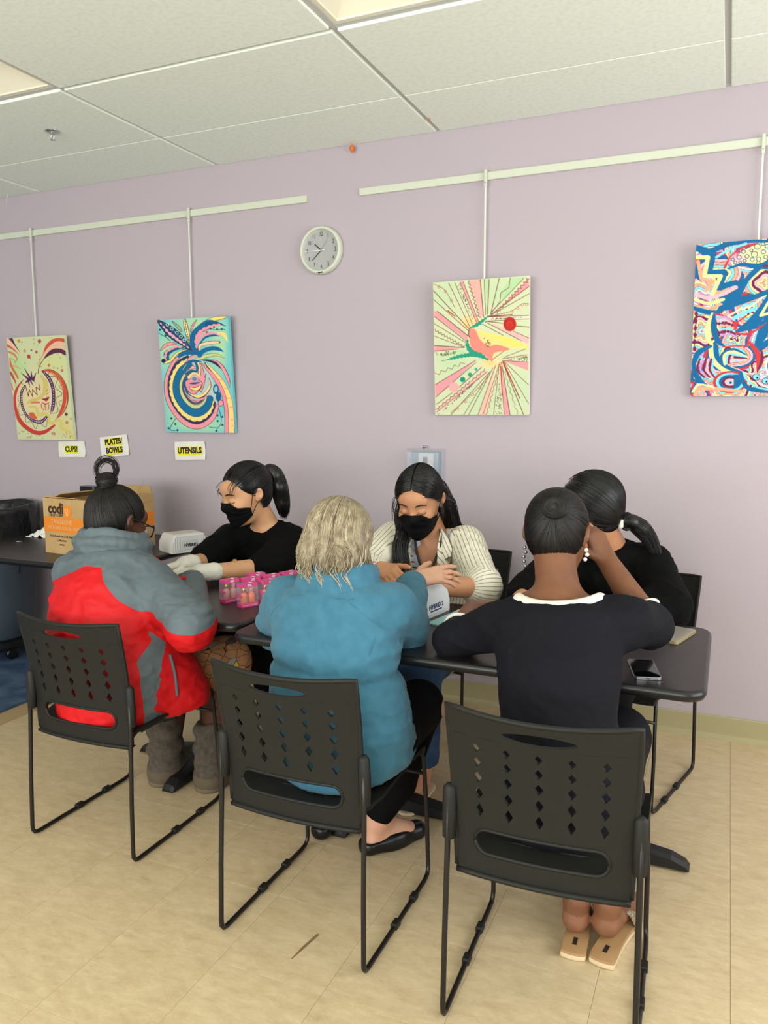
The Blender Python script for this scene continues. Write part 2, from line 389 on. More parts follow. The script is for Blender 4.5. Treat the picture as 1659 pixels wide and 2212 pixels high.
MB().lathe([(.001, 0), (.007, .002), (.009, .008), (.007, .014), (.001, .016)], 14, (0, -.03, .078)).build('lock_knob', 'chrome', th, smooth=True)
# sprinkler
sp = thing('fire_sprinkler', 'small chrome fire sprinkler head hanging from the ceiling tile', 'sprinkler', (-2.893, -.723, CH))
MB().lathe([(.001, .001), (.032, .0), (.033, -.002), (.026, -.006), (.012, -.008), (.001, -.008)], 24).build('escutcheon', 'chrome', sp, smooth=True)
f_ = MB(); f_.lathe([(.007, -.005), (.007, -.016), (.005, -.018)], 12); f_.tube([(-.006, 0, -.014), (-.010, 0, -.024), (-.004, 0, -.036), (0, 0, -.038)], .0016, 6); f_.tube([(.006, 0, -.014), (.010, 0, -.024), (.004, 0, -.036), (0, 0, -.038)], .0016, 6); f_.tube([(0, 0, -.016), (0, 0, -.037)], .0018, 6)
f_.build('frame', 'chrome', sp); MB().lathe([(.001, -.037), (.011, -.038), (.012, -.040), (.001, -.040)], 16).build('deflector', 'chrome', sp)
# ceiling odds and ends
od = thing('orange_hanger', 'small orange teardrop ornament hanging where ceiling meets wall', 'ornament', (-1.716, -.025, CH))
MB().tube([(0, 0, .003), (.001, 0, -.016)], .0012, 6).build('loop', 'orange', od)
MB().lathe([(.001, -.010), (.009, -.014), (.013, -.022), (.011, -.031), (.005, -.040), (.001, -.047)], 14).build('drop', 'orange', od, smooth=True)
o = MB().tube([(0, 0, .004), (.002, 0, -.008), (-.008, -.002, -.022), (-.010, -.002, -.055)], .0017, 6).build('ceiling_hook', 'rod', loc=(-3.94, -.05, CH+.002)); tag(o, 'thin white wire hook dangling from the ceiling edge', 'hook')
o = MB().box((0, 0, 0), (.004, .012, .02)).build('orange_tag', 'orange', loc=(-1.270, -.17, CH+.002)); tag(o, 'tiny orange ribbon scrap caught in the ceiling grid', 'ribbon')
# ------------------------------------------------------------------ paintings: brush marks laid down on a fine grid of coloured points
class Paint:
    def __init__(s, corners, w, h, bg, step=.0021):
        s.nx, s.ny = int(w/step), int(h/step); s.w, s.h = w, h
        # homography unit square -> drawing coordinates (corners TL TR BR BL)
        src = [(0, 0), (1, 0), (1, 1), (0, 1)]; A = []; B = []
        for (u, v), (x, y) in zip(src, corners):
            A += [[u, v, 1, 0, 0, 0, -u*x, -v*x], [0, 0, 0, u, v, 1, -u*y, -v*y]]; B += [x, y]
        hh = np.append(np.linalg.solve(np.array(A, float), np.array(B, float)), 1).reshape(3, 3)
        U, V = np.meshgrid(np.linspace(0, 1, s.nx+1), np.linspace(0, 1, s.ny+1)); s.U, s.V = U, V
        q = np.stack([U, V, np.ones_like(U)], -1) @ hh.T
        s.X = q[..., 0]/q[..., 2]; s.Y = q[..., 1]/q[..., 2]
        s.C = np.ones(s.X.shape+(3,))*np.array(bg, float); s.aa = abs(s.X[0, 1]-s.X[0, 0])
    def blend(s, a, c, sl=None):
        a = a[..., None]
        if sl is None: s.C = s.C*(1-a)+np.array(c, float)*a
        else: s.C[sl] = s.C[sl]*(1-a)+np.array(c, float)*a
    def _box(s, x0, x1, y0, y1):
        m = (s.X >= x0) & (s.X <= x1) & (s.Y >= y0) & (s.Y <= y1)
        if not m.any(): return None
        r = np.where(m.any(1))[0]; c = np.where(m.any(0))[0]
        return (slice(r[0], r[-1]+1), slice(c[0], c[-1]+1))
    def band(s, pts, w, c, n=6, smooth=True, a=1.0, wav=0, wl=60, c2=None):
        """variable-width stroke; wav = edge waviness"""
        P = np.asarray(pts, float); W = np.asarray(w if hasattr(w, '__len__') else [w]*len(P), float)
        if len(W) != len(P): W = np.interp(np.linspace(0, 1, len(P)), np.linspace(0, 1, len(W)), W)
        Q = np.column_stack([P, W]); Q = cr(Q, n) if smooth and len(P) > 2 else Q
        mw = max(Q[:, 2])+wav+4*s.aa; sl = s._box(Q[:, 0].min()-mw, Q[:, 0].max()+mw, Q[:, 1].min()-mw, Q[:, 1].max()+mw)
        if sl is None: return
        X, Y = s.X[sl], s.Y[sl]; D = np.full(X.shape, 1e9); acc = 0.0
        for i in range(len(Q)-1):
            a0, b0 = Q[i, :2], Q[i+1, :2]; d = b0-a0; L2 = d@d+1e-9; t = np.clip(((X-a0[0])*d[0]+(Y-a0[1])*d[1])/L2, 0, 1)
            ww = (Q[i, 2]+(Q[i+1, 2]-Q[i, 2])*t)/2; L = L2**.5
            if wav: ww = ww+wav*np.sin((acc+t*L)*6.283/wl)
            D = np.minimum(D, np.hypot(X-a0[0]-t*d[0], Y-a0[1]-t*d[1])-ww); acc += L
        s.blend(np.clip(.5-D/s.aa, 0, 1)*a, c, sl)
    def poly(s, pts, c, smooth=False, a=1.0, line=None, lw=6):
        P = cr(pts, 6, True) if smooth else np.asarray(pts, float)
        sl = s._box(P[:, 0].min()-9, P[:, 0].max()+9, P[:, 1].min()-9, P[:, 1].max()+9)
        if sl is None: return
        X, Y = s.X[sl], s.Y[sl]; ins = np.zeros(X.shape, bool); D = np.full(X.shape, 1e9)
        for i in range(len(P)):
            a0, b0 = P[i], P[(i+1) % len(P)]; d = b0-a0
            ins ^= ((a0[1] > Y) != (b0[1] > Y)) & (X < (b0[0]-a0[0])*(Y-a0[1])/(b0[1]-a0[1]+1e-12)+a0[0])
            t = np.clip(((X-a0[0])*d[0]+(Y-a0[1])*d[1])/(d@d+1e-9), 0, 1); D = np.minimum(D, np.hypot(X-a0[0]-t*d[0], Y-a0[1]-t*d[1]))
        s.blend(np.clip(.5-np.where(ins, -D, D)/s.aa, 0, 1)*a, c, sl)
        if line: s.blend(np.clip(.5-(D-lw/2)/s.aa, 0, 1), line, sl)
    def dot(s, x, y, r, c, ring=0, a=1.0, asp=1.0):
        sl = s._box(x-r-ring-20, x+r+ring+20, y-r*asp-ring-20, y+r*asp+ring+20)
        if sl is None: return
        D = np.hypot(s.X[sl]-x, (s.Y[sl]-y)/asp)-r
        if ring: D = abs(D)-ring/2
        s.blend(np.clip(.5-D/s.aa, 0, 1)*a, c, sl)
    def soft(s, x, y, rx, ry, c, a):
        D = np.hypot((s.X-x)/rx, (s.Y-y)/ry); s.blend(np.clip(1.3-D, 0, 1)*a, c)
    def build(s, parent, name='painted_face'):
        V = np.stack([(s.U-.5)*s.w, np.full(s.U.shape, -.0108), (1-s.V)*s.h], -1).reshape(-1, 3)
        n = s.nx+1; I = np.arange(s.ny)[:, None]*n+np.arange(s.nx)[None]; F = np.stack([I, I+n, I+n+1, I+1], -1).reshape(-1, 4)
        npmesh(name, V, F, 'painting', parent, {'paint': s2l(np.clip(s.C, 0, 255)).reshape(-1, 3)}, smooth=False)
m = mat('painting', (200, 200, 200), 0.7, bump=(300, .15, .001), spec=.2)
at = N(m, 'ShaderNodeAttribute', attribute_name='paint'); LK(m, at.outputs['Color'], m.node_tree.nodes['B'].inputs['Base Color'])
mat('canvas_side_green', (206, 222, 180), .8); mat('canvas_side_teal', (110, 200, 205), .8); mat('canvas_side_white', (232, 230, 212), .8); mat('canvas_side_mix', (150, 200, 214), .8)
H_ = .608
def canvas(k, lab, side):
    cx, zb, w = CANV[k]
    t = thing('painted_canvas', lab, 'painting', (cx, -.014, zb)); t.rotation_euler = (math.atan2(.040, .6), 0, 0)
    MB().box((0, 0, H_/2), (w, .021, H_), bev=.0015).build('stretched_canvas', side, t)
    return t, w
rg = random.Random(3)
# --- canvas 1
t, w = canvas(0, 'pale green canvas with a red crescent and purple spikes, leftmost on the wall', 'canvas_side_green')
p = Paint([(120, 155), (1228, 95), (1425, 2118), (340, 2118)], w, H_, (205, 208, 165))
p.soft(520, 350, 420, 420, (200, 210, 165), .8); p.soft(300, 760, 220, 260, (165, 215, 140), .7); p.soft(1000, 620, 300, 220, (205, 215, 140), .7); p.soft(700, 1300, 480, 500, (226, 206, 158), .9)
p.soft(1250, 1850, 200, 200, (218, 200, 120), .6)
for _ in range(120):
    x, y = rg.uniform(140, 1420), rg.choice([rg.uniform(160, 760), rg.uniform(1850, 2100), rg.uniform(560, 2100)])
    if 300 < x < 1260 and 760 < y < 1950: continue
    p.dot(x, y, rg.uniform(6, 17), rg.choice([(150, 120, 90), (168, 96, 80), (140, 100, 100), (150, 140, 100)]), ring=rg.choice([0, 6, 7]), a=.75, asp=1.15)
for x, y, r, c in ((555, 512, 32, (176, 66, 66)), (760, 215, 32, (166, 72, 72)), (700, 425, 24, (178, 92, 80)), (940, 680, 26, (206, 120, 90)), (362, 210, 28, (205, 150, 70)), (475, 405, 26, (200, 150, 120)), (1190, 780, 24, (190, 120, 90)), (1270, 1620, 26, (110, 60, 70)), (1280, 1780, 28, (200, 130, 110)), (1040, 2000, 26, (210, 140, 110)), (605, 390, 16, (150, 90, 80))): p.dot(x, y, r, c, asp=1.25)
p.poly([(120, 160), (165, 160), (290, 300), (390, 440), (300, 380), (150, 300)], (232, 190, 158)); p.poly([(165, 160), (240, 155), (290, 270), (392, 442), (250, 260)], (84, 46, 76))
p.band([(140, 300), (240, 360), (360, 470)], [50, 30, 6], (206, 96, 76)); p.band([(160, 420), (270, 470), (330, 570), (280, 620)], [34, 40, 20, 6], (200, 132, 92)); p.band([(190, 560), (220, 700), (330, 900), (345, 950)], [20, 40, 36, 10], (206, 106, 76)); p.band([(205, 830), (260, 930), (310, 1050)], [50, 40, 10], (196, 76, 70)); p.band([(260, 690), (400, 750)], [40, 10], (214, 160, 120)); p.band([(190, 540), (300, 600)], [24, 16], (180, 170, 90)); p.band([(220, 1040), (250, 1160)], [20, 14], (200, 120, 90))
p.poly([(820, 480), (900, 330), (1010, 220), (1150, 180), (1235, 190), (1255, 420), (1120, 390), (980, 420), (880, 520)], (226, 184, 152))
p.band([(835, 450), (910, 310), (1020, 215), (1130, 185), (1240, 205)], [20, 60, 70, 60, 70], (205, 84, 70)); p.band([(850, 550), (930, 470), (1030, 410), (1150, 400), (1260, 450)], [14, 60, 90, 80, 80], (92, 44, 70))
p.band([(735, 840), (745, 740), (800, 620), (880, 520)], 12, (60, 46, 40)); p.band([(735, 700), (790, 540), (850, 420)], 14, (208, 140, 110))
oc = [(800, 790), (940, 760), (1100, 830), (1220, 980), (1290, 1180), (1290, 1400), (1210, 1590), (1060, 1730)]
p.band(oc, [14, 16, 20, 26, 30, 26, 20, 8], (150, 84, 50)); p.band([(830, 800), (960, 790), (1090, 880), (1190, 1030), (1240, 1200), (1230, 1400), (1170, 1570), (1090, 1690)], [20, 40, 60, 70, 70, 70, 60, 10], (206, 78, 62)); p.band([(900, 800), (1020, 850), (1130, 960), (1210, 1130)], [20, 40, 40, 30], (222, 140, 90), a=.8)
il = [(430, 990), (330, 1130), (285, 1350), (310, 1570), (390, 1760), (530, 1900), (700, 1985), (870, 1960), (1040, 1840)]
p.band(il, [10, 40, 46, 56, 66, 76, 80, 70, 40], (204, 62, 60)); p.band([(x-34, y+22) for x, y in il], 8, (110, 70, 50)); p.band([(460, 960), (400, 1010), (440, 1050)], 8, (90, 60, 40))
wl = [(350, 1270), (345, 1350), (376, 1420), (345, 1500), (380, 1640), (480, 1640), (500, 1790), (600, 1770), (680, 1910), (740, 1790), (880, 1870), (905, 1720)]
p.band(wl, 9, (106, 96, 70)); p.band([(950, 800), (940, 890), (1110, 920), (1060, 1100), (1190, 1230), (1070, 1330), (1110, 1560), (1000, 1610)], 10, (90, 76, 56)); p.band([(1190, 1050), (1130, 1090), (1190, 1140)], 8, (100, 80, 60)); p.band([(1190, 1350), (1130, 1400), (1160, 1460)], 8, (100, 80, 60))
pl = [(480, 1080), (415, 1200), (410, 1380), (450, 1540), (540, 1680), (660, 1760), (790, 1770), (890, 1680)]
p.band(pl, [40, 50, 46, 46, 46, 60, 70, 50], (80, 44, 88)); p.band([(830, 805), (940, 930), (1010, 1100), (1030, 1300), (1010, 1500), (970, 1610)], [40, 66, 66, 60, 66, 16], (84, 46, 92))
for q in (pl, [(830, 805), (940, 930), (1010, 1100), (1030, 1300), (1010, 1500), (970, 1610)]):
    for x, y in cr(q, 4)[1:-1]: p.dot(x, y, 9, (222, 206, 214), asp=1.3)
for a in (((470, 740), (590, 950)), ((600, 790), (610, 940)), ((695, 820), (640, 960)), ((405, 830), (560, 960)), ((570, 950), (640, 1080)), ((540, 960), (575, 1110)), ((600, 940), (680, 1010)), ((520, 990), (480, 1030))): p.band(a, [6, 46] if a[1][1] < 1000 and a[0][1] < 900 else [40, 5], (84, 44, 80))
p.band([(490, 1080), (545, 1280), (560, 1150), (630, 1290), (625, 1150), (715, 1260), (690, 1100), (770, 1160), (745, 1040)], 13, (110, 50, 48), smooth=False)
p.band([(780, 880), (870, 1000), (860, 1180), (760, 1310), (600, 1370), (520, 1420)], [30, 100, 80, 60, 60, 20], (206, 190, 110)); p.band([(560, 1480), (690, 1500), (740, 1640), (860, 1610), (940, 1680), (960, 1800), (1150, 1740), (1180, 1890), (1320, 1960), (1420, 2090)], [40, 50, 70, 60, 50, 60, 50, 50, 40, 60], (214, 196, 112))
p.band([(800, 1330), (880, 1340), (940, 1300)], [10, 50, 20], (140, 50, 80)); p.band([(800, 1400), (880, 1430), (940, 1400)], [10, 30, 12], (196, 70, 70)); p.band([(590, 1420), (660, 1400), (750, 1400)], [12, 40, 40], (206, 130, 100))
for k in range(5): p.band([(790+k*36, 1430), (800+k*34, 1500), (840+k*20, 1545)], 12, (176, 62, 66) if k % 2 == 0 else (226, 180, 140))
for k in range(4): p.band([(890-k*4, 1180-k*4+k*70), (940, 1130+k*70)], [20, 6], (206, 110, 80))
p.poly([(545, 1600), (640, 1590), (720, 1710), (640, 1720), (570, 1670)], (214, 96, 60))
p.build(t)
# --- canvas 2
t, w = canvas(1, 'turquoise canvas with a blue spiral and feather plume, above the UTENSILS note', 'canvas_side_teal')
p = Paint([(170, 235), (1275, 112), (1462, 1968), (360, 2006)], w, H_, (118, 196, 200))
for x, y, rx, ry in ((800, 260, 420, 180), (330, 700, 150, 320), (850, 1850, 520, 150), (1150, 650, 220, 400), (400, 1500, 150, 400)): p.soft(x, y, rx, ry, (190, 218, 160), .75)
p.soft(230, 1700, 190, 500, (90, 184, 200), .6); p.soft(1330, 500, 80, 600, (90, 190, 205), .6)
C0 = np.array([800., 1260.]); OUT = np.array([(640, 715), (470, 850), (365, 1060), (335, 1260), (370, 1470), (460, 1640), (590, 1790), (740, 1880), (880, 1890), (1010, 1820), (1110, 1700), (1160, 1540)], float)
p.poly(list(OUT)+[(1100, 1200), (900, 850)], (178, 196, 196), smooth=True)
INK = (66, 56, 62)
def sp_(s_, wdt, c, wav=0, lo=0, hi=None, out=True):
    q = C0+(OUT[lo:hi]-C0)*s_
    if out: p.band(q, [x+14 for x in wdt] if hasattr(wdt, '__len__') else wdt+14, INK, wav=wav, wl=90)
    p.band(q, wdt, c, wav=wav, wl=90)
sp_(1.0, [14, 40, 50, 55, 62, 70, 74, 74, 74, 74, 66, 40], (236, 150, 162)); sp_(.87, [30, 60, 66, 60, 60, 60, 62, 70, 70, 66, 50, 24], (54, 50, 98)); sp_(.80, [26, 60, 70, 76, 80, 82, 84, 84, 84, 76, 60, 20], (238, 216, 132), wav=7); sp_(.645, [70, 100, 104, 110, 116, 116, 116, 120, 124, 124, 116, 100], (22, 104, 150)); sp_(.50, [20, 30, 36, 40, 44, 50, 50, 54, 50, 40, 30, 16], (196, 204, 146)); sp_(.42, 12, (90, 80, 120)); sp_(.37, 16, (190, 160, 186))
p.band([(520, 790), (650, 700), (780, 720)], [40, 120, 70], (22, 104, 150)); p.band([(620, 900), (700, 800), (800, 740)], [6, 36, 20], INK); p.band([(625, 895), (700, 805), (800, 742)], [4, 28, 12], (236, 150, 162))
p.band([(590, 1000), (660, 890), (780, 830), (880, 790), (1000, 750), (1120, 735), (1240, 785)], [10, 24, 40, 60, 50, 40, 8], INK); p.band([(590, 1000), (660, 890), (780, 830), (880, 790), (1000, 750), (1120, 735), (1240, 785)], [6, 16, 30, 48, 40, 30, 4], (206, 208, 140))
p.band([(590, 960), (660, 880), (760, 850), (880, 850)], [14, 30, 40, 10], (28, 92, 140))
# plume
p.poly([(170, 238), (330, 290), (520, 410), (650, 560), (735, 695), (560, 610), (400, 520), (270, 400)], (44, 62, 98), smooth=True, line=INK, lw=9)
p.band([(215, 275), (350, 420), (500, 530), (680, 650)], [8, 34, 36, 10], (226, 170, 190), wav=8, wl=70); p.band([(250, 270), (400, 370), (560, 500), (660, 610)], [4, 30, 30, 6], (22, 104, 150))
for x, y in ((330, 300), (400, 360), (480, 420), (545, 475), (600, 530)): p.dot(x, y, 22, (236, 230, 200), ring=8)
p.poly([(400, 242), (520, 320), (560, 400), (500, 360)], (150, 180, 150), smooth=True, line=INK, lw=7)
p.poly([(598, 195), (640, 280), (690, 480), (690, 590), (620, 430), (582, 270)], (232, 214, 150), smooth=True, line=INK, lw=9); p.band([(605, 230), (625, 350), (670, 520)], 10, (120, 90, 90), wav=5, wl=40)
p.poly([(785, 200), (740, 300), (700, 400), (690, 360), (720, 280)], (236, 150, 162), smooth=True, line=INK, lw=6)
p.poly([(850, 290), (1000, 160), (1275, 118), (1180, 170), (1040, 210)], (236, 220, 120), smooth=True, line=INK, lw=6)
p.band([(800, 700), (735, 580), (745, 440), (840, 330), (960, 250), (1050, 205)], [110, 96, 96, 100, 110, 20], (22, 100, 148)); p.band([(960, 260), (1100, 235), (1245, 275)], [70, 50, 5], (22, 82, 130))
p.band([(800, 640), (795, 520), (840, 410), (950, 330), (1080, 270), (1180, 250)], [20, 60, 66, 60, 36, 6], (236, 150, 162), wav=7, wl=80)
p.band([(840, 520), (920, 430), (1050, 405), (1170, 440)], [20, 40, 46, 6], (236, 150, 162)); p.band([(840, 580), (930, 470), (1060, 430), (1150, 440)], [14, 30, 30, 4], (22, 90, 136)); p.band([(1110, 395), (1220, 410), (1285, 530)], [10, 60, 5], (240, 216, 120)); p.band([(890, 380), (1000, 330), (1100, 345), (1180, 325), (1230, 330)], 8, (34, 74, 110))
for x, y in ((1005, 330), (1060, 300), (1110, 330), (1185, 328), (950, 385)): p.dot(x, y, 15, (24, 80, 120))
p.band([(835, 680), (850, 600), (960, 560), (1060, 545), (1150, 535)], [24, 50, 56, 50, 40], INK); p.band([(838, 680), (852, 602), (960, 562), (1060, 545), (1140, 537)], [14, 38, 44, 40, 30], (240, 206, 170))
p.band([(850, 760), (900, 690), (1020, 640), (1130, 640), (1228, 682)], [70, 70, 66, 60, 6], (22, 104, 150)); p.band([(900, 830), (1030, 835), (1150, 890), (1245, 1000)], [14, 46, 56, 5], (48, 46, 90)); p.band([(960, 815), (1120, 840), (1230, 950), (1320, 1130), (1340, 1240)], [6, 30, 60, 50, 4], INK); p.band([(960, 815), (1120, 842), (1228, 952), (1318, 1130), (1338, 1236)], [2, 22, 46, 36, 2], (236, 150, 162))
# stem
st = [(890, 880), (1010, 1000), (1130, 1140), (1220, 1300), (1280, 1480), (1310, 1700), (1322, 1985)]
p.band([(x+50, y-6) for x, y in st], [20, 60, 90, 110, 130, 140, 160], INK); p.band([(x+62, y-4) for x, y in st], [10, 40, 66, 84, 100, 106, 120], (240, 212, 130)); p.band(st, [14, 50, 62, 66, 66, 68, 72], INK); p.band(st, [6, 40, 52, 54, 54, 56, 60], (236, 142, 156))
for x, y in ((1150, 1130), (1230, 1270), (1290, 1420), (1345, 1560), (1375, 1760), (1390, 1860)): p.band([(x+10, y), (x+70, y-8)], 20, (240, 150, 130), a=.8)
# central grin
p.poly([(870, 880), (920, 1000), (940, 1100), (960, 1040), (940, 1200), (890, 1340), (860, 1200), (830, 1000)], (236, 150, 162), smooth=True, line=INK, lw=7)
p.poly([(640, 1180), (760, 1130), (900, 1180), (880, 1290), (770, 1380), (670, 1310)], (236, 142, 156), smooth=True, line=INK, lw=8); p.poly([(700, 1265), (800, 1270), (890, 1220), (860, 1300), (770, 1320)], (240, 216, 130), smooth=True, line=INK, lw=8); p.band([(700, 1210), (780, 1205), (870, 1185)], [8, 34, 10], (22, 90, 140))
p.band([(660, 1130), (620, 1200), (650, 1300), (680, 1360)], 32, (22, 90, 140)); p.band([(640, 1060), (720, 1010), (810, 1010), (810, 920), (790, 880)], 36, (22, 96, 142)); p.band([(830, 880), (860, 960), (860, 1060)], 40, INK); p.band([(830, 880), (860, 960), (858, 1060)], 28, (240, 214, 140)); p.band([(690, 1110), (760, 1050), (840, 1080)], 44, (240, 214, 140)); p.dot(780, 1140, 40, (110, 130, 150)); p.dot(780, 1120, 54, (226, 150, 170), ring=20); p.poly([(680, 990), (750, 910), (790, 970)], (240, 170, 170), line=INK)
p.band([(1010, 1110), (1030, 1230), (960, 1360), (840, 1420), (700, 1380)], [8, 40, 46, 50, 20], INK); p.band([(1010, 1120), (1026, 1230), (956, 1356), (840, 1412), (710, 1376)], [2, 28, 34, 38, 10], (240, 214, 140)); p.band([(700, 1440), (830, 1470), (960, 1420), (1020, 1330)], [8, 26, 24, 6], (236, 142, 156))
p.dot(1125, 1280, 46, (22, 96, 142), asp=1.7); p.dot(1125, 1280, 26, (150, 196, 200), asp=1.9); p.dot(1170, 1400, 40, (22, 90, 136), asp=2); p.dot(1210, 1500, 44, INK, asp=1.25); p.dot(1210, 1500, 36, (236, 150, 170), asp=1.25)
for q in ([(1180, 1580), (1215, 1700), (1225, 1830), (1160, 1920)], [(500, 1780), (440, 1890), (420, 1960), (500, 1975)], [(190, 440), (300, 490), (380, 550)]): p.band(q, 9, (30, 70, 90))
for x, y in ((1165, 1700), (1240, 1720), (1250, 1850), (1155, 1950), (1170, 1790), (395, 1940), (535, 1965), (435, 1780), (500, 1870), (215, 385), (305, 470)): p.dot(x, y, 17, (28, 74, 100))
p.band([(x, y) for x, y in ((1040, 1890), (1100, 1900), (1160, 1900))], 8, (30, 70, 90))
p.band([(350, 860), (330, 760), (420, 690), (520, 650), (600, 650)], [60, 90, 66, 60, 10], (36, 88, 130)); p.band([(310, 870), (320, 740), (400, 680), (470, 640), (560, 640)], 30, (236, 160, 170), wav=5, wl=60); p.band([(300, 900), (400, 860), (500, 740), (660, 670)], [40, 46, 40, 8], INK); p.band([(300, 900), (400, 858), (500, 738), (650, 672)], [30, 34, 28, 4], (236, 216, 130)); p.dot(285, 870, 34, (26, 36, 60)); p.poly([(230, 715), (290, 610), (400, 570), (480, 600), (350, 630)], (236, 150, 162), smooth=True, line=INK, lw=6)
p.build(t)
# --- canvas 3
t, w = canvas(2, 'pale green canvas with pink and brown rays and a red disc, above the thermostat', 'canvas_side_white')
p = Paint([(135, 160), (1490, 72), (1455, 2032), (138, 2032)], w, H_, (206, 214, 176))
for x, y in ((300, 300), (1000, 300), (400, 1300), (800, 1800), (1300, 1700)): p.soft(x, y, 260, 260, (186, 214, 172), .55)
PK, PK2, BR, GN, YL = (232, 168, 160), (228, 150, 158), (122, 70, 56), (44, 150, 124), (238, 222, 130)
for q, c in (([(632, 130), (800, 122), (835, 640), (780, 650), (720, 400)], (226, 170, 162)), ([(515, 150), (560, 145), (770, 720), (740, 730)], PK2), ([(140, 560), (190, 570), (640, 930), (590, 975), (150, 640)], PK2), ([(1480, 110), (1480, 220), (930, 640), (1100, 490)], PK2), ([(880, 710), (1470, 950), (1465, 1040), (1230, 930)], (232, 180, 176)), ([(140, 1045), (560, 1080), (140, 1130)], PK2), ([(730, 1250), (140, 1600), (145, 1770), (330, 1640)], PK2), ([(1100, 1270), (1455, 1290), (1455, 1410)], PK2), ([(1065, 1290), (1110, 2030), (1190, 2030)], PK2), ([(980, 1350), (740, 2030), (840, 2030), (920, 1800)], (232, 184, 168)), ([(850, 1400), (150, 1950), (160, 2000), (880, 1440)], (232, 180, 176)), ([(1220, 100), (1440, 90), (1100, 430), (1080, 330)], (176, 212, 160)), ([(850, 120), (920, 118), (900, 600)], (180, 212, 164)), ([(140, 1190), (500, 1110), (660, 1170), (560, 1190)], (176, 214, 160)), ([(860, 640), (1000, 620), (1475, 640), (1470, 680), (930, 690)], (226, 222, 200))): p.poly(q, c, a=.92)
for q in ([(560, 780), (640, 830), (620, 740)], [(600, 1090), (620, 980), (560, 1000)], [(800, 1260), (920, 1340), (1000, 1290)]): p.poly(q, (244, 190, 110), a=.8)
p.soft(640, 720, 130, 90, (244, 200, 130), .8); p.soft(960, 1320, 200, 60, (244, 206, 140), .7)
rays = [((140, 275), (630, 815)), ((140, 400), (640, 860)), ((190, 565), (635, 930)), ((145, 640), (590, 990)), ((355, 165), (640, 780)), ((440, 160), (680, 750)), ((515, 155), (740, 730)), ((560, 150), (770, 720)), ((800, 125), (838, 650)), ((855, 120), (868, 620)), ((925, 120), (895, 610)), ((1065, 110), (940, 610)), ((1410, 110), (950, 580)), ((1485, 220), (945, 615)), ((1485, 325), (950, 620)), ((1475, 630), (890, 650)), ((1470, 680), (880, 710)), ((1475, 795), (1290, 780)), ((1100, 740), (870, 710)), ((1470, 950), (1250, 850)), ((1360, 985), (860, 720)), ((1110, 910), (820, 750)), ((140, 740), (580, 1010)), ((140, 915), (570, 1080)), ((140, 1050), (560, 1080)), ((140, 1130), (480, 1100)), ((150, 1600), (720, 1260)), ((150, 1780), (720, 1290)), ((160, 1880), (380, 1720)), ((480, 1640), (800, 1360)), ((160, 1990), (880, 1420)), ((360, 2030), (900, 1440)), ((540, 2030), (920, 1420)), ((610, 2030), (960, 1370)), ((740, 2030), (1000, 1330)), ((810, 2030), (1050, 1310)), ((960, 2030), (1050, 1310)), ((1110, 2030), (1060, 1290)), ((1190, 2030), (1080, 1290)), ((1380, 2030), (1100, 1290)), ((1455, 1880), (1120, 1290)), ((1455, 1610), (1120, 1280)), ((1455, 1290), (1100, 1265)), ((1455, 1185), (1100, 1240)), ((1455, 1090), (1120, 1220))]
for a, b_ in rays: p.band([a, b_], rg.choice([7, 8, 10]), rg.choice([BR, (110, 76, 60), (140, 70, 56)]))
for a, b_, c in (((1100, 1280), (1330, 1800), (176, 52, 40)), ((340, 560), (440, 640), (180, 70, 40)), ((1070, 1350), (1085, 1760), (190, 70, 66)), ((920, 640), (1240, 620), (130, 62, 66))): p.band([a, b_], [18, 12], c)
def zig(a, b_, n, amp, wd, c):
    a, b_ = np.array(a, float), np.array(b_, float); d = b_-a; nn = np.array([-d[1], d[0]])/np.hypot(*d)
    p.band([a+d*k/n+nn*amp*(1 if k % 2 else -1) for k in range(n+1)], wd, c, smooth=False)
zig((632, 140), (780, 660), 18, 14, 9, BR); zig((1485, 110), (1020, 590), 22, 20, 9, (150, 74, 66)); zig((150, 830), (560, 1070), 20, 14, 8, BR); zig((150, 1460), (560, 1290), 9, 22, 8, (140, 110, 80)); zig((150, 1960), (850, 1390), 26, 12, 9, (150, 80, 76)); zig((860, 2030), (1040, 1400), 16, 12, 8, (170, 80, 80)); zig((1300, 2030), (1110, 1400), 12, 12, 7, (140, 100, 80))
p.band([(1220, 100), (1200, 240), (1085, 310), (1070, 440), (960, 580)], 8, BR, smooth=False)
for q in ([(140, 180), (300, 270), (440, 520)], [(1475, 470), (1380, 470), (1230, 570), (1000, 620)], [(360, 2000), (560, 1830), (760, 1640), (890, 1490)]):
    p.band(q, 7, (150, 84, 70))
    for x, y in cr(q, 2)[1:-1]: p.dot(x+8, y+14, 16, (196, 100, 90), ring=7)
def spk(q, n, c=(96, 70, 56)):
    q = np.array(q, float)
    for _ in range(n):
        ww = np.array([rg.random() for _ in q])**1.5; ww /= ww.sum(); x, y = ww@q; p.band([(x, y), (x+rg.uniform(-8, 8), y+9)], 6, c, smooth=False)
spk([(450, 165), (515, 160), (730, 710), (690, 720)], 50); spk([(140, 1140), (480, 1110), (450, 1180), (140, 1220)], 60); spk([(160, 2020), (220, 2020), (880, 1420), (860, 1410)], 90, (110, 60, 60)); spk([(980, 2020), (1080, 2020), (1050, 1500)], 60); spk([(1150, 1240), (1450, 1200), (1450, 1270)], 50); spk([(940, 660), (1470, 650), (940, 690)], 36)
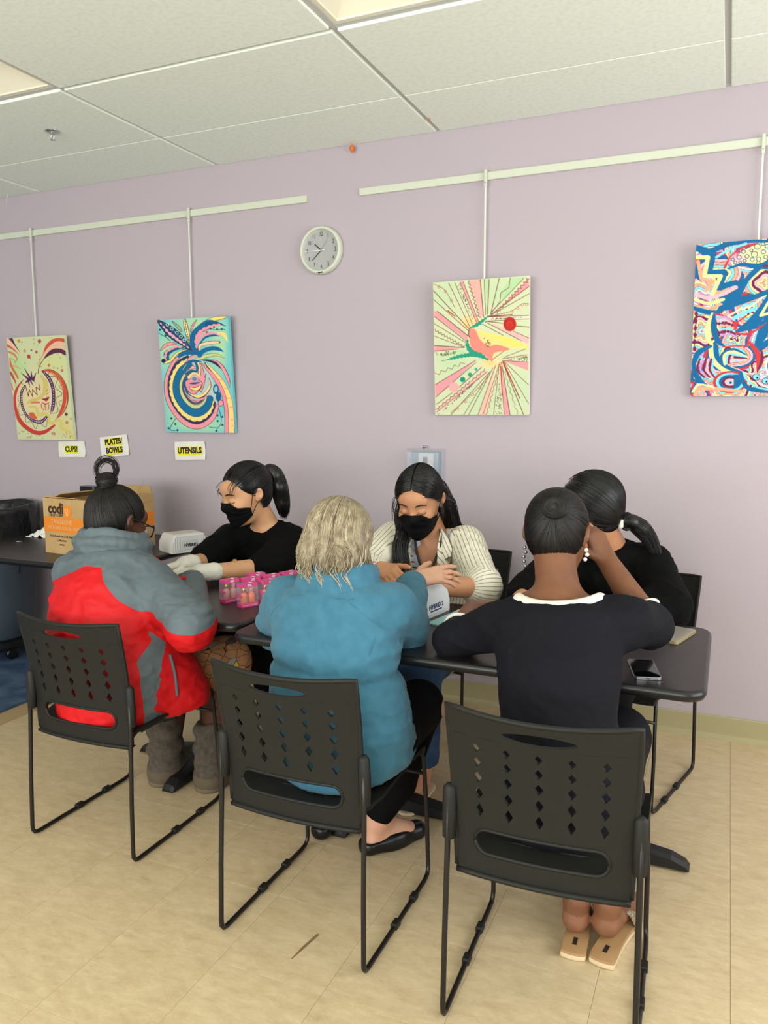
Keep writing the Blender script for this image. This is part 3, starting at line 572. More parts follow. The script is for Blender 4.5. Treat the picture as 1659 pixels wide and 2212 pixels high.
p.poly([(640, 820), (760, 830), (960, 900), (1200, 950), (1460, 1060), (1460, 1090), (1200, 1110), (1000, 1250), (900, 1200), (700, 1150), (630, 1000)], (240, 214, 140), smooth=True); p.poly([(635, 830), (720, 830), (780, 960), (900, 1060), (1020, 1040), (1200, 1110), (980, 1160), (950, 1280), (830, 1180), (690, 1130), (640, 1000)], (236, 138, 124), smooth=True); p.band([(760, 880), (960, 920), (1200, 1000), (1440, 1090)], [20, 50, 90, 30], (238, 218, 110)); p.poly([(960, 1230), (1010, 1160), (1120, 1130), (1090, 1180)], (206, 216, 176)); p.band([(960, 1250), (1120, 1130)], 8, BR); spk([(820, 930), (960, 950), (940, 1080), (870, 1080)], 30, (70, 50, 40))
p.band([(640, 805), (760, 750), (900, 640)], [12, 46, 16], GN, wav=5, wl=50); p.band([(632, 820), (625, 900), (645, 940)], 10, (70, 70, 60)); p.band([(610, 970), (610, 1060), (680, 1160), (780, 1190), (900, 1260)], [16, 50, 70, 66, 14], GN, wav=6, wl=60); p.band([(680, 1180), (520, 1200), (380, 1235), (330, 1250)], [50, 46, 30, 6], GN, wav=6, wl=50); p.band([(330, 1250), (240, 1270)], 7, (90, 110, 80))
p.dot(1205, 752, 90, (190, 46, 36), asp=1.12); p.dot(1200, 745, 60, (160, 40, 36), ring=9, asp=1.1); p.dot(1205, 760, 34, (206, 70, 50), ring=10, asp=1.1)
for x, y, r, c in ((722, 1388, 22, (72, 170, 150)), (635, 1462, 29, (48, 156, 134)), (532, 1532, 38, (26, 146, 124)), (405, 1640, 70, (238, 168, 170))): p.dot(x, y, r, c)
p.build(t)
# --- canvas 4
t, w = canvas(3, 'densely patterned canvas of blue zigzags and swirls, cut by the right edge', 'canvas_side_mix')
p = Paint([(262, 175), (1640, 60), (1610, 2120), (185, 2120)], w, H_, (160, 205, 215))
BL, PKK, YY, CY, WN, SA, RD, LI = (18, 98, 150), (232, 178, 190), (236, 230, 152), (126, 208, 226), (112, 36, 74), (240, 164, 132), (196, 56, 64), (186, 150, 200)
PALS = [PKK, SA, YY, CY, (238, 214, 196), LI, RD, BL]
# swirling ribbons as underpainting
X, Y = p.X, p.Y; acc = np.zeros(X.shape); best = np.full(X.shape, 1e9); seeds = [(520, 560, 60), (800, 300, 45), (330, 860, 52), (330, 1250, 50), (640, 1560, 42), (420, 1850, 46), (640, 1940, 40), (1050, 1800, 46), (1000, 650, 56), (860, 1000, 60), (1300, 1250, 60), (1400, 500, 60), (1450, 1750, 50), (700, 1330, 40), (300, 2050, 50)]
idx = np.zeros(X.shape, int); dd = np.zeros(X.shape)
for k, (sx, sy, wl_) in enumerate(seeds):
    D = np.hypot((X-sx)*(1+.3*math.sin(k)), Y-sy)+22*np.sin(np.arctan2(Y-sy, X-sx)*(3+k % 4)+k)
    mk = D < best; best = np.where(mk, D, best); dd = np.where(mk, D/wl_*1.55, dd); idx = np.where(mk, k, idx)
bandi = (np.floor(dd)+idx*3).astype(int); fr = dd-np.floor(dd)
cols = np.array([PKK, WN, YY, CY, SA, PKK, BL, RD, LI, (238, 214, 196), CY, SA, YY], float); p.C = cols[bandi % len(cols)]
p.blend(np.clip((np.abs(fr-.5)-.40)*14, 0, 1), (74, 42, 92))
# main shapes
Z = lambda q, w_, c=BL, **k: p.band(q, w_, c, smooth=False, **k)
Z([(270, 215), (390, 280), (440, 290), (400, 520), (560, 520), (510, 700), (700, 640)], [70, 110, 80, 70, 90, 80, 60]); Z([(1223, 230), (960, 440), (820, 600), (700, 780), (620, 900), (500, 1000)], [90, 70, 56, 130, 170, 40]); Z([(640, 930), (830, 860), (1120, 730), (1020, 960), (900, 1160), (720, 1260)], [60, 60, 60, 110, 150, 40]); Z([(1223, 960), (1080, 1080), (1000, 1320), (920, 1520)], [120, 110, 120, 40]); Z([(960, 1500), (1130, 1360), (1223, 1330)], 80); Z([(1223, 1450), (1140, 1600), (1080, 1780)], [80, 150, 30])
Z([(262, 330), (390, 330), (350, 560), (530, 560), (440, 780)], 46, YY); Z([(280, 380), (320, 600), (450, 620), (370, 740)], 40, SA); p.band([(255, 780), (380, 830), (540, 790), (700, 700)], 44, PKK); p.band([(250, 850), (400, 900), (560, 850)], 40, (206, 218, 150)); p.band([(250, 960), (380, 1010), (500, 1020)], 60, BL); p.band([(250, 925), (400, 960), (540, 910)], 26, SA)
p.band([(270, 240), (420, 250), (620, 170), (860, 140), (1223, 150)], [40, 60, 60, 40, 30], BL); p.band([(480, 330), (620, 240), (800, 170)], 30, CY); p.band([(570, 460), (640, 320), (760, 220), (920, 170)], 24, RD)
p.poly([(640, 430), (700, 320), (830, 220), (980, 165), (1223, 160), (1100, 290), (980, 400), (800, 410)], (236, 224, 160), smooth=True); p.soft(720, 360, 90, 80, PKK, .9); p.soft(1120, 220, 110, 60, CY, .9)
for x, y, r in ((775, 265, 22), (925, 205, 32), (985, 170, 20), (1030, 200, 22), (1105, 178, 24), (1150, 235, 24), (860, 250, 17), (895, 297, 34), (992, 268, 24), (1080, 268, 24), (728, 332, 24), (815, 322, 22), (660, 358, 17), (688, 395, 18), (790, 375, 18), (872, 360, 22), (943, 355, 24), (1020, 330, 22), (740, 392, 14), (632, 428, 14), (1200, 190, 18), (940, 400, 20)): p.dot(x, y, r, (40, 84, 120), ring=9)
p.band([(610, 470), (760, 420), (900, 440), (1223, 470)], [20, 40, 60, 60], BL); p.band([(1000, 440), (1223, 440)], 26, WN)
Z([(1180, 720), (1060, 900), (980, 1060), (1223, 980)], 30, YY); Z([(1223, 780), (1130, 960)], 60, CY); Z([(590, 1080), (760, 970), (870, 940), (1000, 830)], 22, (238, 220, 190)); Z([(650, 1110), (800, 1020), (920, 970)], 46, CY); Z([(700, 1160), (820, 1060)], 20, RD)
p.band([(440, 1030), (395, 1180), (390, 1330), (440, 1440)], [30, 56, 60, 30], YY); p.band([(460, 1040), (455, 1200), (500, 1380), (580, 1450)], [30, 70, 60, 20], BL); p.band([(430, 1460), (440, 1600), (540, 1740), (720, 1820)], [60, 56, 60, 20], YY); p.band([(420, 1450), (280, 1540), (230, 1720), (290, 1900), (400, 1990)], [40, 70, 50, 70, 30], BL); p.band([(480, 1450), (500, 1600), (600, 1720), (760, 1800)], [60, 60, 50, 40], BL)
for k, (dx, c) in enumerate(((0, WN), (34, LI), (68, WN), (100, PKK), (130, WN), (156, CY))): p.band([(300+dx, 1620), (270+dx*1.1, 1760), (350+dx*.9, 1860)], 24, c)
p.band([(470, 1030), (600, 1080), (700, 1200), (640, 1290)], [20, 30, 40, 10], RD)
for k in range(7): p.band([(490+k*8, 1090+k*36), (560+k*14, 1070+k*38), (640+k*10, 1110+k*36)], 24, [LI, PKK, WN, SA, CY, WN, LI][k], wav=6, wl=40)
for k, c in enumerate((BL, YY, CY, WN, PKK)): p.band([(560+k*24, 1700-k*10), (550+k*30, 1560+k*8), (680, 1490+k*34), (830, 1580+k*14)], 30, c)
p.band([(840, 1450), (700, 1450), (560, 1460)], 16, RD); p.band([(700, 1280), (860, 1290), (1050, 1150)], [20, 30, 6], RD); p.band([(860, 1400), (960, 1560), (960, 1800)], [30, 60, 20], RD); p.band([(1000, 1500), (1010, 1650), (960, 1790)], [20, 40, 16], WN)
for k, c in enumerate((RD, CY, BL, WN, PKK, CY)): p.dot(650, 1930, 200-k*34, c, asp=.75)
p.dot(655, 1940, 14, (20, 20, 40)); p.poly([(690, 1830), (760, 1830), (740, 2010), (690, 2010)], BL)
p.band([(770, 1800), (800, 1930), (900, 2030), (1223, 2060)], [40, 50, 60, 70], BL); p.band([(800, 1800), (840, 1900), (960, 2000), (1100, 2040)], 26, CY); p.poly([(820, 1810), (900, 1860), (1000, 1980), (1140, 2020), (1130, 1940), (1000, 1830)], (230, 200, 200), smooth=True)
for k in range(16): p.band([(840+k*18, 1840+k*11), (870+k*17, 1820+k*10)], 8, WN)
for x, y in ((950, 1865), (1060, 1920), (1165, 1950)): p.dot(x, y, 46, (60, 40, 90)); p.dot(x, y, 38, CY); p.dot(x+10, y+10, 12, (20, 20, 40))
for k, c in enumerate(((226, 220, 210), BL, YY, CY, YY)): p.band([(1130-k*6+k*10, 1540+k*40), (1060+k*30, 1700+k*10), (1120+k*20, 1850-k*30), (1300, 1900-k*40)], 36, c)
p.band([(240, 2100), (300, 2020), (480, 2020), (800, 2060)], [40, 50, 50, 40], SA); p.band([(215, 2060), (290, 1960), (460, 2000)], 26, YY); p.band([(260, 1010), (255, 1130), (240, 1380), (240, 1500)], 22, WN, wav=8, wl=90)
p.build(t)
# ------------------------------------------------------------------ stacking chairs
def back_pt(s, z):
    t = (z-.372)/.393; w = .193+.012*t
    yc = -.205-.050*t*t-.004*t; sag = (.018+.019*t)*(1-s*s)
    lift = .010*max(0, t-.9)/.1*s*s
    return (s*w, yc-sag, z+lift)
def chair_back():
    V = []; F = []
    def q(pts): b = len(V); V.extend(pts); F.append(tuple(range(b, b+len(pts))))
    S = [-1, -.93, -.85, -.68, -.51, -.34, -.17, 0, .17, .34, .51, .68, .85, .93, 1]
    def solid(z0, z1, S_=S, n=1):
        for k in range(n):
            a, b = z0+(z1-z0)*k/n, z0+(z1-z0)*(k+1)/n
            for i in range(len(S_)-1): q([(S_[i], a), (S_[i+1], a), (S_[i+1], b), (S_[i], b)])
    solid(.372, .412, n=2); solid(.490, .508); solid(.703, .712); solid(.748, .765)
    zr = [.508, .550, .592, .631, .668, .703]; hh = [.0165, .0150, .0135, .012, .011]; hw = [.050, .052, .052, .05, .048]
    for r in range(5):
        z0, z1 = zr[r], zr[r+1]; zc = (z0+z1)/2
        for a, b in ((-1, -.93), (-.93, -.85), (.85, .93), (.93, 1)): q([(a, z0), (b, z0), (b, z1), (a, z1)])
        for c in (-.68, -.34, 0, .34, .68):
            B = [(c-.17, z0), (c, z0), (c+.17, z0), (c+.17, zc), (c+.17, z1), (c, z1), (c-.17, z1), (c-.17, zc)]
            w_, h_ = hw[r], hh[r]; D = [(c-w_/2, zc-h_/2), (c, zc-h_), (c+w_/2, zc-h_/2), (c+w_, zc), (c+w_/2, zc+h_/2), (c, zc+h_), (c-w_/2, zc+h_/2), (c-w_, zc)]
            for i in range(8): q([B[i], B[(i+1) % 8], D[(i+1) % 8], D[i]])
    def slot(z0, z1, hs, zc, h, lens):
        ts = [hs*math.sin(PI/2*(-1+2*k/20)) for k in range(21)]
        prof = []
        for s_ in ts:
            if lens: prof.append(h*math.sqrt(max(0, 1-(s_/hs)**2))**1.2)
            else:
                r = h/.2; d = abs(s_)-(hs-r); prof.append(h if d <= 0 else h*math.sqrt(max(0, 1-(d/r)**2)))
        for i in range(20):
            q([(ts[i], z0), (ts[i+1], z0), (ts[i+1], zc-prof[i+1]), (ts[i], zc-prof[i])]); q([(ts[i], zc+prof[i]), (ts[i+1], zc+prof[i+1]), (ts[i+1], z1), (ts[i], z1)])
        for a, b in ((-1, -hs), (hs, 1)):
            m_ = (a+b)/2
            for c, d in ((a, m_), (m_, b)):
                q([(c, z0), (d, z0), (d, zc), (c, zc)]); q([(c, zc), (d, zc), (d, z1), (c, z1)])
        return ts, prof
    ts, pr = slot(.412, .490, .74, .451, .028, False); slot(.712, .748, .40, .731, .0135, True)
    mb = MB(); mb.add([back_pt(*p) for p in V], F)
    me = mb
    return me, ts, pr
def make_chair(label, loc, rz):
    t = thing('stacking_chair', label, 'chair', loc, rz, None)
    mb, ts, pr = chair_back(); o = mb.build('backrest', 'chair_plastic', t, smooth=True)
    bm = bmesh.new(); bm.from_mesh(o.data); bmesh.ops.remove_doubles(bm, verts=bm.verts, dist=.0004); bmesh.ops.recalc_face_normals(bm, faces=bm.faces); bm.to_mesh(o.data); bm.free()
    md = o.modifiers.new('thickness', 'SOLIDIFY'); md.thickness = .007; md.offset = 0
    es = o.modifiers.new('edges', 'EDGE_SPLIT'); es.split_angle = math.radians(40)
    # moulded rim around the outer edge and around the low slot
    rim = MB(); P = [back_pt(-1, .375+.39*k/14) for k in range(15)]+[back_pt(-1+2*k/16, .766) for k in range(1, 16)]+[back_pt(1, .375+.39*k/14) for k in range(14, -1, -1)]
    rim.tube(P, .0062, 8)
    lp = [back_pt(s_*1.02, .451+p_*1.08) for s_, p_ in zip(ts, pr)]+[back_pt(s_*1.02, .451-p_*1.08) for s_, p_ in reversed(list(zip(ts, pr)))]
    rim.tube([(x, y-.003, z) for x, y, z in lp+lp[:1]], .0045, 6)
    rim.build('back_rim', 'chair_plastic', t, smooth=True)
    lip = MB(); lip.loft([[back_pt(s_, .372), (back_pt(s_, .372)[0], back_pt(s_, .372)[1]-.012, .369), (back_pt(s_, .36)[0], back_pt(s_, .36)[1]-.010, .361), (back_pt(s_, .372)[0], back_pt(s_, .372)[1]+.02, .366)] for s_ in [-1+2*k/14 for k in range(15)]]); lip.build('lower_lip', 'chair_plastic', t, smooth=True)
    # seat pan
    V = []; ys_ = [-.206, -.185, -.12, -.04, .05, .12, .17, .198, .214, .222]; zs_ = [.402, .412, .420, .426, .430, .432, .430, .424, .412, .396]; nx = 13
    for y, z in zip(ys_, zs_):
        for i in range(nx):
            u = -1+2*i/(nx-1); ww = (.212 if y > -.15 else .196)-(.010 if y > .2 else 0); V.append((u*ww, y, z-.012*(1-u*u)*(1 if y < .15 else .4)+(.004 if abs(u) > .9 else 0)))
    F = [(j*nx+i, j*nx+i+1, (j+1)*nx+i+1, (j+1)*nx+i) for j in range(len(ys_)-1) for i in range(nx-1)]
    o = MB().add(V, F).build('seat', 'chair_plastic', t, smooth=True); md = o.modifiers.new('thickness', 'SOLIDIFY'); md.thickness = .010; md.offset = -1
    es = o.modifiers.new('edges', 'EDGE_SPLIT'); es.split_angle = math.radians(50)
    for s_ in (-1, 1):
        x = .2135*s_
        path = [(.209*s_, -.226, .565), (.210*s_, -.228, .43), (.212*s_, -.240, .20), (x, -.2445, .040), (x, -.243, .022), (x, -.235, .011), (x, -.221, .0075), (x, 0, .0075), (x*.995, .19, .0078), (x*.99, .218, .012), (x*.985, .229, .022), (x*.98, .232, .040), (x*.975, .222, .20), (.203*s_, .208, .385), (.200*s_, .196, .408), (.196*s_, .17, .414), (.192*s_, -.16, .404)]
        MB().tube(path, .0068, 8).build('sled_leg', 'chair_metal', t, smooth=True)
        br = MB(); br.tube([(.208*s_, -.222, .440), (.208*s_, -.2215, .445), (.208*s_, -.220, .50), (.207*s_, -.222, .565), (.207*s_, -.224, .574)], [.006, .0125, .0135, .0125, .006], 10, flat=1.25); br.build('back_bracket', 'chair_plastic', t, smooth=True)
        for y in (-.035, .10):
            MB().box((x, y, .0105), (.019, .034, .0185), bev=.003).build('floor_glide', 'chair_plastic', t)
    MB().tube([(-.2055, .216, .335), (.2055, .216, .335)], .0058, 8).build('front_crossbar', 'chair_metal', t, smooth=True)
    MB().tube([(-.192, -.13, .404), (.192, -.13, .404)], .0058, 8).build('rear_crossbar', 'chair_metal', t, smooth=True)
    return t
c0 = make_chair('black stacking chair under the person in the red and grey jacket', (-1.869, -1.530, 0), 0)
CH_LIST = [('black stacking chair under the person in the blue fleece', (-.993, -1.698, 0), 0), ('black stacking chair nearest the viewer, under the person with white neckline', (-.345, -1.747, 0), .035),
           ('black stacking chair behind the woman in the striped blazer', (-1.135, -.319, 0), PI-.166), ('black stacking chair at the right table end under the dark-haired person with hair clip', (-.337, -.549, 0), PI-.243), ('black stacking chair behind the masked woman in the black sweater', (-1.915, -.345, 0), PI+.05)]
for lb, lc, rz in CH_LIST:
    o = dup(c0); o.location = lc; o.rotation_euler = (0, 0, rz); o['label'] = lb
# ------------------------------------------------------------------ tables
def table(label, cx, cy, w, d, zt, bases, rad=.05, rz=0.0, th=.030):
    t = thing('table', label, 'table', (cx, cy, 0), rz)
    prof = [(.016, zt-th), (.006, zt-th+.003), (0, zt-th/2), (.003, zt-.005), (.008, zt-.0005)]
    MB().loft([[(x, y, z) for x, y in rrect(w-2*i, d-2*i, max(.004, rad-i), 6)] for i, z in prof]).build('edge_band', 'black_edge', t, angle=math.radians(50))
    MB().loft([[(x, y, z) for x, y in rrect(w-2*i, d-2*i, max(.004, rad-i), 6)] for i, z in ((.0085, zt-.004), (.0085, zt), (.0092, zt+.0004))]).build('table_top', 'laminate', t)
    for bx, by, fl_ in bases:
        MB().lathe([(.036, .05), (.036, zt-th-.02)], 16, (bx, by, 0)).build('column', 'black_metal', t, angle=.8)
        MB().box((bx, by, zt-th-.012), (.30, .30, .02), bev=.004).build('mounting_plate', 'black_metal', t)
        for k, L in enumerate(fl_):
            a = k*PI/2; M = Matrix.Translation((bx, by, 0)) @ Matrix.Rotation(a, 4, 'Z'); mb = MB()
            ring = lambda x, hw, z0, z1, tw: [M @ Vector(p) for p in ((x, -hw, z0), (x, hw, z0), (x, hw, z1-.01), (x, tw, z1), (x, -tw, z1), (x, -hw, z1-.01))]
            mb.loft([ring(.0, .034, .012, .085, .02), ring(.05, .034, .010, .078, .02), ring(L*.85, .027, .008, .046, .016), ring(L-.012, .026, .006, .030, .014), ring(L, .024, .006, .016, .012)]); mb.build('foot', 'black_metal', t)
            MB().lathe([(.014, 0), (.014, .008)], 10, M @ Vector((L-.04, 0, 0))).build('leveler', 'black_edge', t)
    return t
ZT = .737
table('long black laminate table with a rounded corner under the two phones', -.703, -1.300, 1.366, .645, ZT, [(.293, .18, (.36, .36, .36, .285)), (-.43, .18, (.36, .36, .36, .265))], rad=.055)
table('small black laminate table under the pink polish boxes', -1.762, -1.225, .715, .62, ZT, [(-.10, .14, (.34, .34, .34, .27))], rad=.055)
table('dark side table against the wall carrying the cardboard box', -3.02, -.525, 1.13, .89, ZT, [(.0, -.02, (.36, .36, .38, .36))], rad=.03)
# ------------------------------------------------------------------ bin with bag
bn = thing('wheeled_bin', 'large grey-blue wheeled bin lined with a black bag, left edge', 'bin', (-3.945, -.345, 0))
mat('bin_grey', (66, 78, 90), .55); m = mat('bin_bag', (24, 25, 28), .33, spec=.6, bump=(14, .6, .02))
MB().lathe([(.20, .115), (.225, .13), (.24, .30), (.262, .80), (.275, .86), (.268, .86), (.24, .40), (.21, .14)], 36, cap=False).build('body', 'bin_grey', bn, smooth=True)
V = []; n = 72
rings = []
for z, r, am, ph in ((.66, .279, .010, 0), (.72, .282, .011, .3), (.80, .287, .008, .7), (.86, .291, .005, 1.0), (.888, .286, .003, 1.2), (.890, .276, .003, 1.2), (.86, .262, .006, 1.5), (.70, .246, .014, 2.0), (.50, .22, .02, 2.4), (.42, .10, .02, 2.4)):
    rings.append([((r+am*math.sin(17*a+ph*6)+am*.8*math.sin(29*a+ph*3))*math.cos(a), (r+am*math.sin(17*a+ph*6)+am*.8*math.sin(29*a+ph*3))*math.sin(a), z+.006*math.sin(5*a)) for a in [2*PI*k/n for k in range(n)]])
MB().loft(rings, cap=False).build('bin_bag', 'bin_bag', bn, smooth=True)
MB().lathe([(.05, .07), (.235, .07), (.245, .08), (.245, .11), (.22, .118)], 36).build('dolly', 'black_metal', bn, angle=.6)
for k in range(5):
    a = 2*PI*k/5-.2; M = Matrix.Translation((.2*math.cos(a), .2*math.sin(a), .034)) @ Matrix.Rotation(a, 4, 'Z') @ Matrix.Rotation(PI/2, 4, 'Y')
    MB().lathe([(.02, -.013), (.033, -.012), (.034, 0), (.033, .012), (.02, .013)], 18, M=M).build('caster', 'black_edge', bn, smooth=True)
# ------------------------------------------------------------------ things on the side table
ZS = ZT+.0004
mat('cardboard', (188, 156, 106), .85, bump=(90, .2, .001), var=(6, (176, 143, 94), .4, .7)); mat('cb_orange', (222, 130, 36), .8); mat('cb_text', (60, 42, 30), .85); mat('tape', (200, 172, 122), .3, alpha=.8); mat('cb_cream', (226, 184, 130), .85)
bx = thing('cardboard_box', 'open cardboard carton with orange band and codi lettering', 'box', (-2.860, -.572, ZS), -.10)
Lx, Ly, Hz, t_ = .322, .400, .268, .005
bd = MB(); bd.box((0, -Ly/2, Hz/2), (Lx, t_, Hz)); bd.box((0, Ly/2, Hz/2), (Lx, t_, Hz)); bd.box((-Lx/2, 0, Hz/2), (t_, Ly, Hz)); bd.box((Lx/2, 0, Hz/2), (t_, Ly, Hz)); bd.box((0, 0, .003), (Lx, Ly, .005)); bd.build('walls', 'cardboard', bx)
fl_ = MB(); fl_.box((-.05, -Ly/2+.045, Hz-.006), (Lx-.11, .09, .004), rx=-.25); fl_.build('flap', 'cardboard', bx); MB().box((-Lx/2+.05, 0, Hz+.004), (.10, Ly-.04, .004), ry=-.35).build('flap', 'cardboard', bx); MB().box((0, Ly/2-.012, Hz+.012), (Lx, .004, .055), rx=.25).build('flap', 'cardboard', bx); MB().box((.105, -Ly/2-.002, Hz-.045), (.085, .003, .09), rx=.05).build('flap', 'cardboard', bx)
for c, d in (((0, -Ly/2-.0028, .142), (Lx+.002, .0008, .072)), ((Lx/2+.0028, 0, .142), (.0008, Ly, .072))): MB().box(c, d).build('orange_band', 'cb_orange', bx)
for x in (-.145, .02): MB().box((x, -Ly/2-.003, Hz-.045), (.035, .0006, .09)).build('tape_strip', 'tape', bx)
MB().box((Lx/2+.0032, -.02, .235), (.0006, .30, .05)).build('tape_strip', 'tape', bx)
fx = lambda x, z: Matrix.Translation((x, -Ly/2-.0042, z)) @ RX90
text('lettering', 'codi', .072, fx(-.072, .218), 'cb_text', bx, sx=.88, bold=.0022); text('lettering', 'NEW YORK', .0185, fx(-.070, .186), 'cb_text', bx); text('lettering', 'TANGERINE', .030, fx(-.035, .155), 'cb_cream', bx, sx=.9); text('lettering', 'PEDICURE COLLECTION', .021, fx(-.02, .126), 'cb_cream', bx, sx=.95)
for k, s_ in enumerate(('Distributed by Codi Nails', 'Collection', 'www')): text('lettering', s_, .016, fx(-.04, .086-k*.020), 'cb_text', bx)
lg = MB(); lg.lathe([(.033, -.0004), (.033, .0004)], 28, (.008, -Ly/2-.0036, .207), RX90); lg.build('logo_disc', 'cb_orange', bx)
lv = MB()
for a in (-.9, -.3, .3, .9): lv.tube([(.008, -Ly/2-.0044, .184), (.008+.012*math.sin(a), -Ly/2-.0044, .200), (.008+.026*math.sin(a), -Ly/2-.0044, .205+.02*math.cos(a))], .0014, 4)
lv.build('logo_veins', 'cb_cream', bx)
bt = thing('acetone_bottle', 'translucent pink acetone bottle with white nozzle', 'bottle', (-2.470, -.735, ZS))
mat('pink_liquid', (226, 186, 190), .25, spec=.5, sss=.0); mat('cap_white', (236, 236, 232), .4); mat('label_red', (206, 50, 60), .6)
MB().lathe([(.026, 0), (.030, .004), (.030, .130), (.027, .140), (.012, .148), (.012, .152)], 28).build('body', 'pink_liquid', bt, smooth=True)
MB().lathe([(.0145, .150), (.0145, .162), (.010, .166), (.007, .178), (.004, .196), (.001, .197)], 18).build('nozzle', 'cap_white', bt, smooth=True)
MB().lathe([(.0303, .018), (.0305, .020), (.0305, .122), (.0303, .124)], 28, cap=False).build('label_sleeve', mat('bottle_label', (228, 196, 200), .5), bt, smooth=True)
text('lettering', 'ACETONE', .015, Matrix.Translation((.004, -.0312, .070)) @ RX90, 'label_red', bt, bold=.0006)
MB().box((.004, -.0309, .104), (.040, .0005, .0015)).build('label_rule', 'label_red', bt)
cb_ = MB()
for k in range(26):
    c_ = (random.uniform(-.03, .03), random.uniform(-.02, .02), random.uniform(.012, .075)); cb_.lathe([(.001, -.013), (.010, -.008), (.014, 0), (.010, .008), (.001, .013)], 8, c_)
o = cb_.build('cotton_pads', mat('cotton', (238, 236, 230), .95, bump=(200, .5, .004)), smooth=True); o.location = (-2.545, -.80, ZS+.002); tag(o, 'loose pile of white cotton wool beside the acetone bottle', 'cotton', kind='stuff')
def nail_lamp(name, label, loc, rz, sx, sy, sz):
    t = thing(name, label, 'nail lamp', loc, rz)
    rings = []
    for k in range(13):
        a = PI*k/12; e_ = .55
        c_, s_ = math.cos(a), math.sin(a); rings.append((math.copysign(abs(c_)**e_, c_)*sx/2, abs(s_)**e_*sz))
    mb = MB(); outer = []; 
    for y, k in ((-sy/2, .90), (-sy/2+.012, .985), (0, 1.0), (sy/2-.012, .97), (sy/2, .86)): outer.append([(x*k, y, z*k if z > .001 else z) for x, z in rings])
    mb.loft(outer, cap=False, closed=False)
    inner = [[(x*.78, y, z*.72) for x, z in rings] for y in (-sy/2, sy/2-.01)]; mb.loft(inner, cap=False, closed=False)
    n_ = 13
    for o_, i_ in ((outer[0], inner[0]),): mb.loft([o_, i_], cap=False, closed=False)
    mb.add(outer[-1], [tuple(range(n_))]); mb.build('shell', 'white_plastic', t, angle=.6)
    MB().box((0, 0, .003), (sx*.98, sy*.96, .005)).build('base_plate', 'white_plastic', t)
    return t
lm = thing('nail_lamp', 'white nail drying lamp reading HYBRID, on the side table by the acetone bottle', 'nail lamp', (-2.462, -.445, ZS), 1.08)
mb = MB(); P = [(-.095, 0), (-.092, .052), (-.075, .088), (.075, .088), (.092, .052), (.095, 0)]
mb.loft([[(x*k, y, z*kz) for x, z in P] for y, k, kz in ((-.088, .97, .93), (-.080, 1, 1), (.05, 1, 1), (.088, .9, .85))]); mb.build('shell', 'white_plastic', lm, angle=.5)
MB().box((0, -.0885, .038), (.09, .002, .05), bev=.0008).build('front_panel', mat('lamp_panel', (222, 226, 230), .3), lm)
for s_ in (-1, 1):
    for k in range(3): MB().box((s_*(.056+k*.011), -.0885, .042), (.004, .003, .062)).build('ridge', 'white_plastic', lm)
MB().box((0, .0, .0885), (.13, .09, .001)).build('top_panel', mat('lamp_top', (214, 206, 196), .4), lm)
text('lettering', 'HYBRID', .020, Matrix.Translation((.004, -.0902, .036)) @ RX90, 'ink', lm, bold=.0008)
lr = nail_lamp('nail_lamp', 'white nail lamp with blue HYBRID lettering, in front of the striped blazer', (-.905, -1.185, ZT+.0004), .16, .0, .0, .0) if False else thing('nail_lamp', 'white nail lamp with blue lettering, in front of the striped blazer', 'nail lamp', (-.922, -1.172, ZT+.0004), 1.40)
mb = MB(); P = [(-.105, 0), (-.105, .055), (-.075, .096), (-.02, .112), (.04, .106), (.09, .075), (.105, .04), (.105, 0)]
mb.loft([[(x*k, y, z*k) for x, z in P] for y, k in ((-.055, .96), (-.050, 1), (.035, 1.0), (.055, .9))]); mb.build('shell', 'white_plastic', lr, angle=.4)
MB().box((-.005, -.057, .045), (.13, .003, .07), bev=.001).build('front_panel', 'white_plastic', lr)
mat('blue_ink', (40, 44, 110), .6)
text('lettering', 'HYBRID 2', .022, Matrix.Translation((.002, -.0592, .036)) @ RX90, 'blue_ink', lr, bold=.0005); MB().box((.002, -.0590, .022), (.075, .0006, .004)).build('underline', 'blue_ink', lr)
tw = MB(); V = []; n_ = 22
for j in range(n_):
    for i in range(n_):
        u, v = i/(n_-1)-.5, j/(n_-1)-.5; r = math.hypot(u, v); V.append((u*.20, v*.15, max(.003, .060*(1-r*1.7)+.010*math.sin(23*u+4*v)*math.cos(19*v))))
tw.add(V, [(j*n_+i, j*n_+i+1, (j+1)*n_+i+1, (j+1)*n_+i) for j in range(n_-1) for i in range(n_-1)]); o = tw.build('towel', 'cotton', smooth=True); o.location = (-3.43, -.36, ZS); o.modifiers.new('t', 'SOLIDIFY').thickness = .004
tag(o, 'crumpled white towel left of the cardboard carton', 'towel')
o = MB().tube([(0, 0, .004), (.01, .012, .004), (.02, .016, .004), (.03, .010, .004)], .0028, 6).build('metal_clip', 'steel', loc=(-3.42, -.60, ZS), smooth=True); tag(o, 'tiny bent silver clip lying on the dark side table', 'clip')
cb = thing('power_cable', 'thin black power cable with bright tip trailing from the side table lamp', 'cable', (-2.52, -.26, ZS))
MB().tube(cr([(-.05, -.09, .004), (-.03, -.02, .004), (.03, .02, .006), (.05, .0, .004)], 6), .0024, 6).build('cord', 'cable', cb, smooth=True); MB().lathe([(.003, 0), (.004, .004), (.004, .016), (.002, .018)], 10, (.05, .0, .004), Matrix.Rotation(PI/2, 4, 'Y')).build('plug_tip', 'steel', cb, smooth=True)
o = MB().loft([[(x, y, z) for x, y in rrect(.13, .06, .028, 6)] for z in (0, .25, .262)]).build('plastic_case', 'black_edge', loc=(-3.33, -.145, ZS), angle=.6); tag(o, 'dark rounded plastic case standing behind the cardboard carton', 'case')
